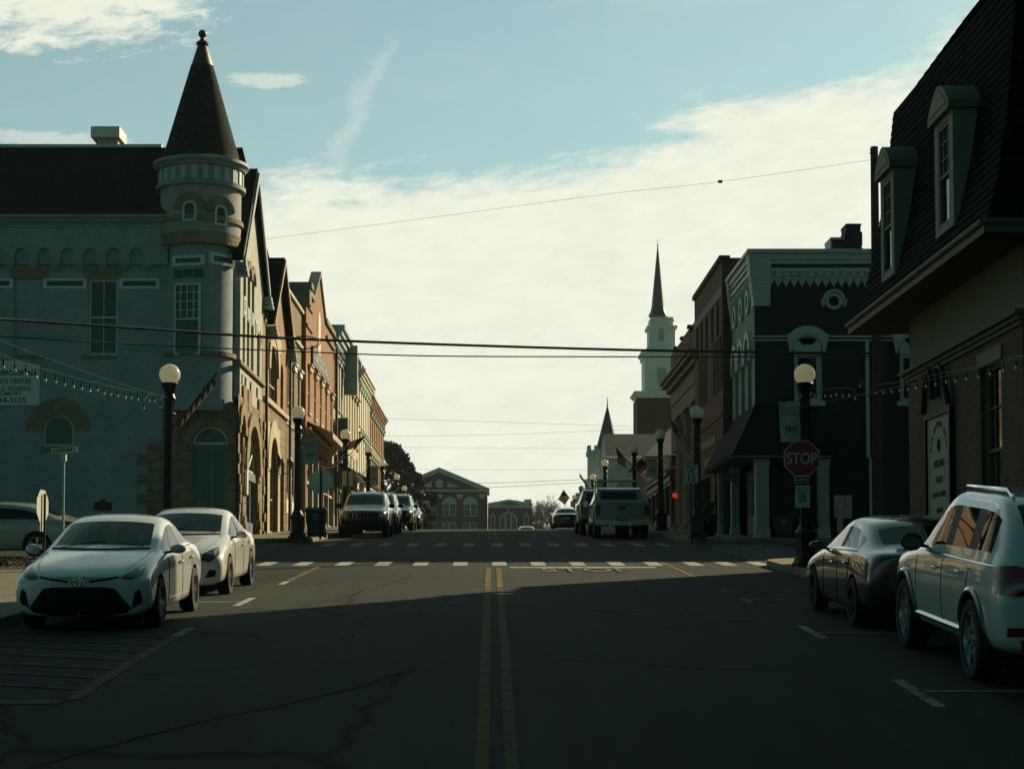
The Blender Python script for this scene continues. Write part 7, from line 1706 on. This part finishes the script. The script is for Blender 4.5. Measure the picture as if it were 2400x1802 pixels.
    patch(bvh,[(-.16,.72),(.16,.72),(.16,.83),(-.16,.83)],*Ro,plate,t,'licence_plate',off=.012,cuts=1)
    patch(bvh,[(-.5,.30),(.5,.30),(.56,.40),(-.56,.40)],*Ro,trim,t,'rear_bumper_inset',off=.008,cuts=3)
    patch(bvh,[(.50,.42),(.68,.42),(.68,.47),(.50,.47)],*Ro,redl,t,'rear_reflector',off=.010,cuts=1,mirror=True)
    place(t,X,Y,rz); return t,bvh
def suv(label,X,Y,rz,paint,kind='plain',L=1.0,W=1.0,H=1.76,lod=0,name='parked_suv',group=None,clad=True):
    T,F_,R_=suvtab(H); t=thing(name,label,'SUV',(0,0,0),group,local=True)
    faces={(3,4,7,9):1,(9,10,7,9):2,(3,5,5,6):3,(6,7,5,6):4,(8,9,5,6):6,(5,6,5,6):5,(7,8,5,6):7}
    me,mats=loft('body',T,F_,R_,paint,faces,[(-1.46*L,.38,.46),(1.45*L,.38,.46)],L,W,2)
    mats[6]=carglass; me.materials[6]=carglass
    bvh,body=split(me,mats,t,{1:('windshield',0),2:('rear_window',0),3:('side_window',1),4:('side_window',1),6:('side_window',1),7:('door_pillar',1),5:('door_pillar',1)})
    body.data.materials[6]=carglass
    for c in t.children:
        if c.name.startswith('side_window'): c.data.materials[6]=carglass
    wheelset(t,.855*W,(-1.46*L,1.45*L),.385,.25,spokes=5,style='wide')
    mirrors(t,.93*W,-.72,1.20,trim,.24,.19); handles(bvh,t,[(.02,.98),(1.0,1.0)],paint)
    seams(bvh,t,[(-.95,.45,-.93,1.05),(.22,.40,.22,1.08),(1.05,.45,1.3,1.05)])
    for s in (-1,1):
        m=MB(); x=s*.62*W; m.tube([(x,-.1,H-.06),(x,.0,H+.0),(x,1.5,H-.0),(x,1.7,H-.07)],.022,6); m.build('roof_rail',trim if kind!='grand' else chrome,t)
        if kind=='grand':
            P=[]
            for y in [ -.95+.1*k for k in range(34)]:
                h,n,i,d=bvh.ray_cast(Vector((3*s,y,1.115)),Vector((-s,0,0)),4)
                if h: P.append(h)
            m=MB(); m.tube(P,.010,5); m.build('window_chrome',chrome,t)
    if clad:
        for y in (-1.46*L,1.45*L):
            for s in (-1,1):
                m=MB(); P=[]
                for k in range(15):
                    a=math.pi*(k/14)*1.12-.19; yy=y+.475*math.cos(a); zz=.38+.475*math.sin(a)
                    h,n,i,d=bvh.ray_cast(Vector((3*s,yy,max(.3,zz))),Vector((-s,0,0)),4)
                    if h and abs(h.x)>.6: P.append(h)
                if len(P)>3: m.tube(P,.035,6); m.build('arch_moulding',trim if kind!='grand' else greyc,t)
        for s in (-1,1):
            m=MB(); P=[]
            for k in range(12):
                y=-.95+1.9*k/11; h,n,i,d=bvh.ray_cast(Vector((3*s,y,.44)),Vector((-s,0,0)),4)
                if h: P.append(h)
            m.tube(P,.03,6); m.build('side_moulding',chrome if kind=='grand' else trim,t)
    Fo=((0,-2.3,0),(1,0,0),(0,0,1),(0,1,0)); Ro=((0,2.4,0),(1,0,0),(0,0,1),(0,-1,0))
    if kind=='seven':
        patch(bvh,[(-.52,.72),(.52,.72),(.54,.93),(-.54,.93)],*Fo,paint,t,'grille',off=.008,cuts=3)
        for k in range(7):
            x=-.42+.14*k; patch(bvh,[(x-.042,.74),(x+.042,.74),(x+.042,.92),(x-.042,.92)],*Fo,trim,t,'grille_slot',off=.013,cuts=1)
            patch(bvh,[(x+.045,.74),(x+.058,.74),(x+.058,.92),(x+.045,.92)],*Fo,chrome,t,'grille_bar',off=.018,cuts=1)
        patch(bvh,[(.58,.76),(.82,.78),(.84,.92),(.58,.92)],(0,-2.2,0),(1,0,0),(0,0,1),(-.3,1,0),lensm,t,'headlight',off=.010,cuts=3,mirror=True)
        patch(bvh,[(-.80,.42),(.80,.42),(.80,.66),(-.80,.66)],*Fo,trim,t,'front_bumper',off=.02,cuts=6)
    elif kind=='plain':
        patch(bvh,[(-.55,.55),(.55,.55),(.60,.86),(-.60,.86)],*Fo,trim,t,'grille',off=.008,cuts=4)
        patch(bvh,[(.60,.74),(.82,.76),(.88,.90),(.62,.88)],(0,-2.2,0),(1,0,0),(0,0,1),(-.35,1,0),lensm,t,'headlight',off=.010,cuts=3,mirror=True)
        patch(bvh,[(-.5,.36),(.5,.36),(.5,.48),(-.5,.48)],*Fo,trim,t,'bumper_intake',off=.008,cuts=3)
    patch(bvh,[(.50,.90),(.70,.86),(.95,.88),(.97,1.12),(.72,1.13),(.50,1.07)],(0,2.25,0),(1,0,0),(0,0,1),(-.45,-1,0),redl,t,'tail_light',off=.010,cuts=4,mirror=True)
    patch(bvh,[(.60,.50),(.84,.50),(.84,.58),(.60,.58)],(0,2.3,0),(1,0,0),(0,0,1),(-.2,-1,0),redl,t,'rear_reflector',off=.012,cuts=2,mirror=True)
    patch(bvh,[(-.7,.36),(.7,.36),(.74,.47),(-.74,.47)],*Ro,trim,t,'rear_bumper_inset',off=.010,cuts=4)
    patch(bvh,[(-.16,.72),(.16,.72),(.16,.86),(-.16,.86)],*Ro,plate,t,'licence_plate',off=.012,cuts=1)
    place(t,X,Y,rz); return t,bvh
PI=math.pi
sedan('silver-white compact sedan nearest on the left, dark wide grille facing the camera',-5.30,25.35,0,silver,'new',1.0,1.0,1.0,name='parked_car')
sedan('white compact sedan with silver hubcaps parked behind the nearest left sedan',-5.38,32.2,0,whitec,'older',1.0,1.0,1.0,rim=alloy)
sedan('glossy dark sedan parked ahead of the white sport utility on the right',5.72,25.4,PI,blackc,'none',1.06,1.02,1.0,rim=mat('dim_wheel',(.10,.10,.10),.3,.8,var=0))
sedan('silver beige sedan cut by the left edge on the side street, tail to the right',-12.9,46.4,-PI/2,beige,'none',1.02,1.0,.98,name='parked_car')
sw_,_b=suv('large white sport utility at the right edge with red tail lamp',5.86,19.75,PI,suvw,'grand',1.0,1.0,1.80)
sw_.scale=(1.03,1.0,1.075)
suv('dark green boxy sport utility with a slotted grille on the left past the crosswalk',-4.80,68.9,0,greenc,'seven',.97,.95,1.74)
suv('dark minivan-like vehicle parked behind the slotted-grille sport utility',-4.95,77.5,0,blackc,'plain',1.05,1.0,1.76,clad=False)
suv('third dark sport utility of the left row, at the crest',-4.75,88.2,0,blackc,'plain',1.02,1.0,1.80)
sedan('small dark parked car glinting behind the third left sport utility',-4.7,97.5,0,blackc,'older',1.0,1.0,1.0,lod=1)
sedan('dark sedan at the crest of the road seen from behind',4.70,113.5,PI,greyc,'none',1.02,1.02,1.0,lod=1,name='moving_car')
# brake light of the dark car and low vehicle far right of annex
sedan('tiny dark vehicle roof showing over the crest before the brick annex',3.15,162,PI,blackc,'none',1,1,1,lod=2)
# pickup trucks (rear to camera)
def pickup(label,X,Y,paint,rack=True,W=1.0):
    t=thing('pickup_truck',label,'pickup truck',(0,0,0),None,local=True)
    # body parts in local frame with front towards -y, then turned round
    c=MB(); w=.98*W
    # cab
    prof=[(-1.05,.55),(-1.05,1.10),(-.85,1.20),(-.25,1.80),(.0,1.86),(.95,1.86),(1.10,1.80),(1.28,1.18),(1.28,.55)]
    bm=bmesh.new(); rings=[]
    for x,sc in ((-w,0),(-w*.97,1),(-w*.80,2),(w*.80,2),(w*.97,1),(w,0)):
        ring_=[]
        for (y,z) in prof:
            zz=z; xx=x
            if z>1.25: xx=max(-w*.80,min(w*.80,x)) if sc<2 else x*.98
            ring_.append(bm.verts.new((xx,y,zz)))
        rings.append(ring_)
    for a,b in zip(rings,rings[1:]):
        for k in range(len(prof)): bm.faces.new((a[k],a[(k+1)%len(prof)],b[(k+1)%len(prof)],b[k]))
    bm.faces.new(rings[0]); bm.faces.new(list(reversed(rings[-1]))); bmesh.ops.remove_doubles(bm,verts=bm.verts,dist=1e-4); bmesh.ops.recalc_face_normals(bm,faces=bm.faces); bmesh.ops.bevel(bm,geom=list(bm.edges),offset=.025,segments=2,affect='EDGES',clamp_overlap=True)
    me=bpy.data.meshes.new('cab'); bm.to_mesh(me); bm.free(); me.materials.append(paint); me.polygons.foreach_set('use_smooth',[True]*len(me.polygons)); me.set_sharp_from_angle(angle=R(35))
    cab=bpy.data.objects.new('cab',me); COL.objects.link(cab); cab.parent=t; ORG[cab.name]=Vector((0,0,0))
    m=MB(); m.hexa([(-w*.70,1.215,1.30),(w*.70,1.215,1.30),(w*.66,1.13,1.72),(-w*.66,1.13,1.72),(-w*.70,1.26,1.30),(w*.70,1.26,1.30),(w*.66,1.175,1.72),(-w*.66,1.175,1.72)]); m.build('rear_window',carglass,cab,smooth=0)
    for s in (-1,1):
        m=MB(); m.prism([(s*w*.985,-.75,1.22),(s*w*.985,1.05,1.22),(s*w*.81,.92,1.76),(s*w*.81,-.25,1.76)],(s*.01,0,0)); m.build('side_window',carglass,cab,smooth=0)
    m=MB(); m.hexa([(-w,-2.85,.45),(w,-2.85,.45),(w,-1.06,.45),(-w,-1.06,.45),(-w*.9,-2.8,1.08),(w*.9,-2.8,1.08),(w*.97,-1.06,1.16),(-w*.97,-1.06,1.16)]); m.build('bonnet',paint,t,smooth=0)
    # bed
    def archside(m,x0,x1):
        cy,r_=2.05,.50
        pts=[(1.33,.62),(cy-r_,.62)]+[(cy-r_*math.cos(math.pi*k/12),.62+r_*.85*math.sin(math.pi*k/12)) for k in range(1,12)]+[(cy+r_,.62),(3.02,.62),(3.02,1.30),(1.33,1.30)]
        m.prism([(x0,y,z) for y,z in pts],(x1-x0,0,0))
    m=MB(); archside(m,-w,-w+.10); archside(m,w-.10,w); m.box(-w+.1,w-.1,1.33,1.40,.7,1.28); m.box(-w+.1,w-.1,1.33,3.0,.68,.72); bed=m.build('bed',paint,t,smooth=0)
    m=MB(); m.box(-w+.20,w-.20,2.99,3.06,.74,1.29); m.box(-w+.2,w-.2,2.97,3.09,1.25,1.31); tg=m.build('tailgate',paint,t,smooth=0); m=MB(); m.box(-.12,.12,3.062,3.075,1.08,1.18); m.build('tailgate_handle',trim,tg,smooth=0)
    for s in (-1,1):
        m=MB(); a,b=sorted((s*(w-.19),s*(w-.005))); m.box(a,b,2.92,3.065,.86,1.22); m.build('tail_light',redl,t,smooth=0)
        m=MB(); a,b=sorted((s*(w-.19),s*(w-.002))); m.box(a,b,2.9,3.05,.66,.855); m.box(a,b,2.9,3.05,1.225,1.31); m.build('rear_corner',paint,t,smooth=0)
    m=MB(); m.box(-w+.02,-.28,3.0,3.2,.50,.70); m.box(.28,w-.02,3.0,3.2,.50,.70); m.box(-.28,.28,3.02,3.14,.50,.66); m.build('rear_bumper',chrome if rack else trim,t,smooth=0)
    m=MB(); m.box(-.16,.16,3.145,3.155,.54,.66); m.build('licence_plate',plate,t,smooth=0); m=MB(); m.box(-.05,.05,2.9,3.2,.38,.46); m.tube([(-.3,2.7,.40),(-.3,2.9,.40)],.04,8); m.build('tow_hitch',trim,t,smooth=0)
    wheelset(t,.86*W,(-1.85,2.05),.40,.26,spokes=6,style='wide')
    for s in (-1,1):
        g=MB(); a,b=sorted((s*(w+.04),s*(w+.24))); g.box(a,b,-.95,-.85,1.14,1.40); mo=g.build('mirror',trim,t,smooth=0); g=MB(); g.quad((a+.02,-.848,1.16),(b-.02,-.848,1.16),(b-.02,-.848,1.38),(a+.02,-.848,1.38)); g.build('mirror_glass',chrome,mo,smooth=0)
    if rack:
        m=MB(); zt_=2.10
        for s in (-1,1):
            x=s*w*.90
            m.tube([(x,-.2,zt_),(x,2.9,zt_)],.022,6); m.tube([(x,1.45,1.28),(x,1.5,zt_)],.022,6); m.tube([(x,2.9,1.28),(x,2.9,zt_)],.022,6); m.tube([(x,2.9,1.5),(x,2.4,zt_)],.016,6)
        for y in (-.2,1.5,2.9): m.tube([(-w*.90,y,zt_),(w*.90,y,zt_)],.022,6)
        m.build('ladder_rack',steel,t)
        m=MB(); m.box(-w+.1,w-.1,1.5,1.9,1.28,1.42); m.build('tool_box',metal,t,smooth=0)
    place(t,X,Y,PI)
    return t
pickup('silver pickup truck with a ladder rack parked on the right past the crosswalk',4.72,67.6,truckc,True,1.0)
pickup('tan pickup parked ahead of the silver one, only its left edge showing',4.55,74.5,tanp,False,1.0)

HAZE=.00013
if HAZE:
    m=MB(); m.box(-900,900,-60,2000,-64,60); hz_=bpy.data.materials.new('haze'); hz_.use_nodes=True; n_=hz_.node_tree; n_.nodes.clear()
    o_=n_.nodes.new('ShaderNodeOutputMaterial'); v_=n_.nodes.new('ShaderNodeVolumePrincipled'); v_.inputs['Color'].default_value=(.72,.92,.92,1); v_.inputs['Density'].default_value=HAZE; v_.inputs['Anisotropy'].default_value=.3
    n_.links.new(v_.outputs[0],o_.inputs['Volume']); o=m.build('haze',hz_,None,smooth=0); tag(o,'thin pale haze in the air along the street',kind='stuff')
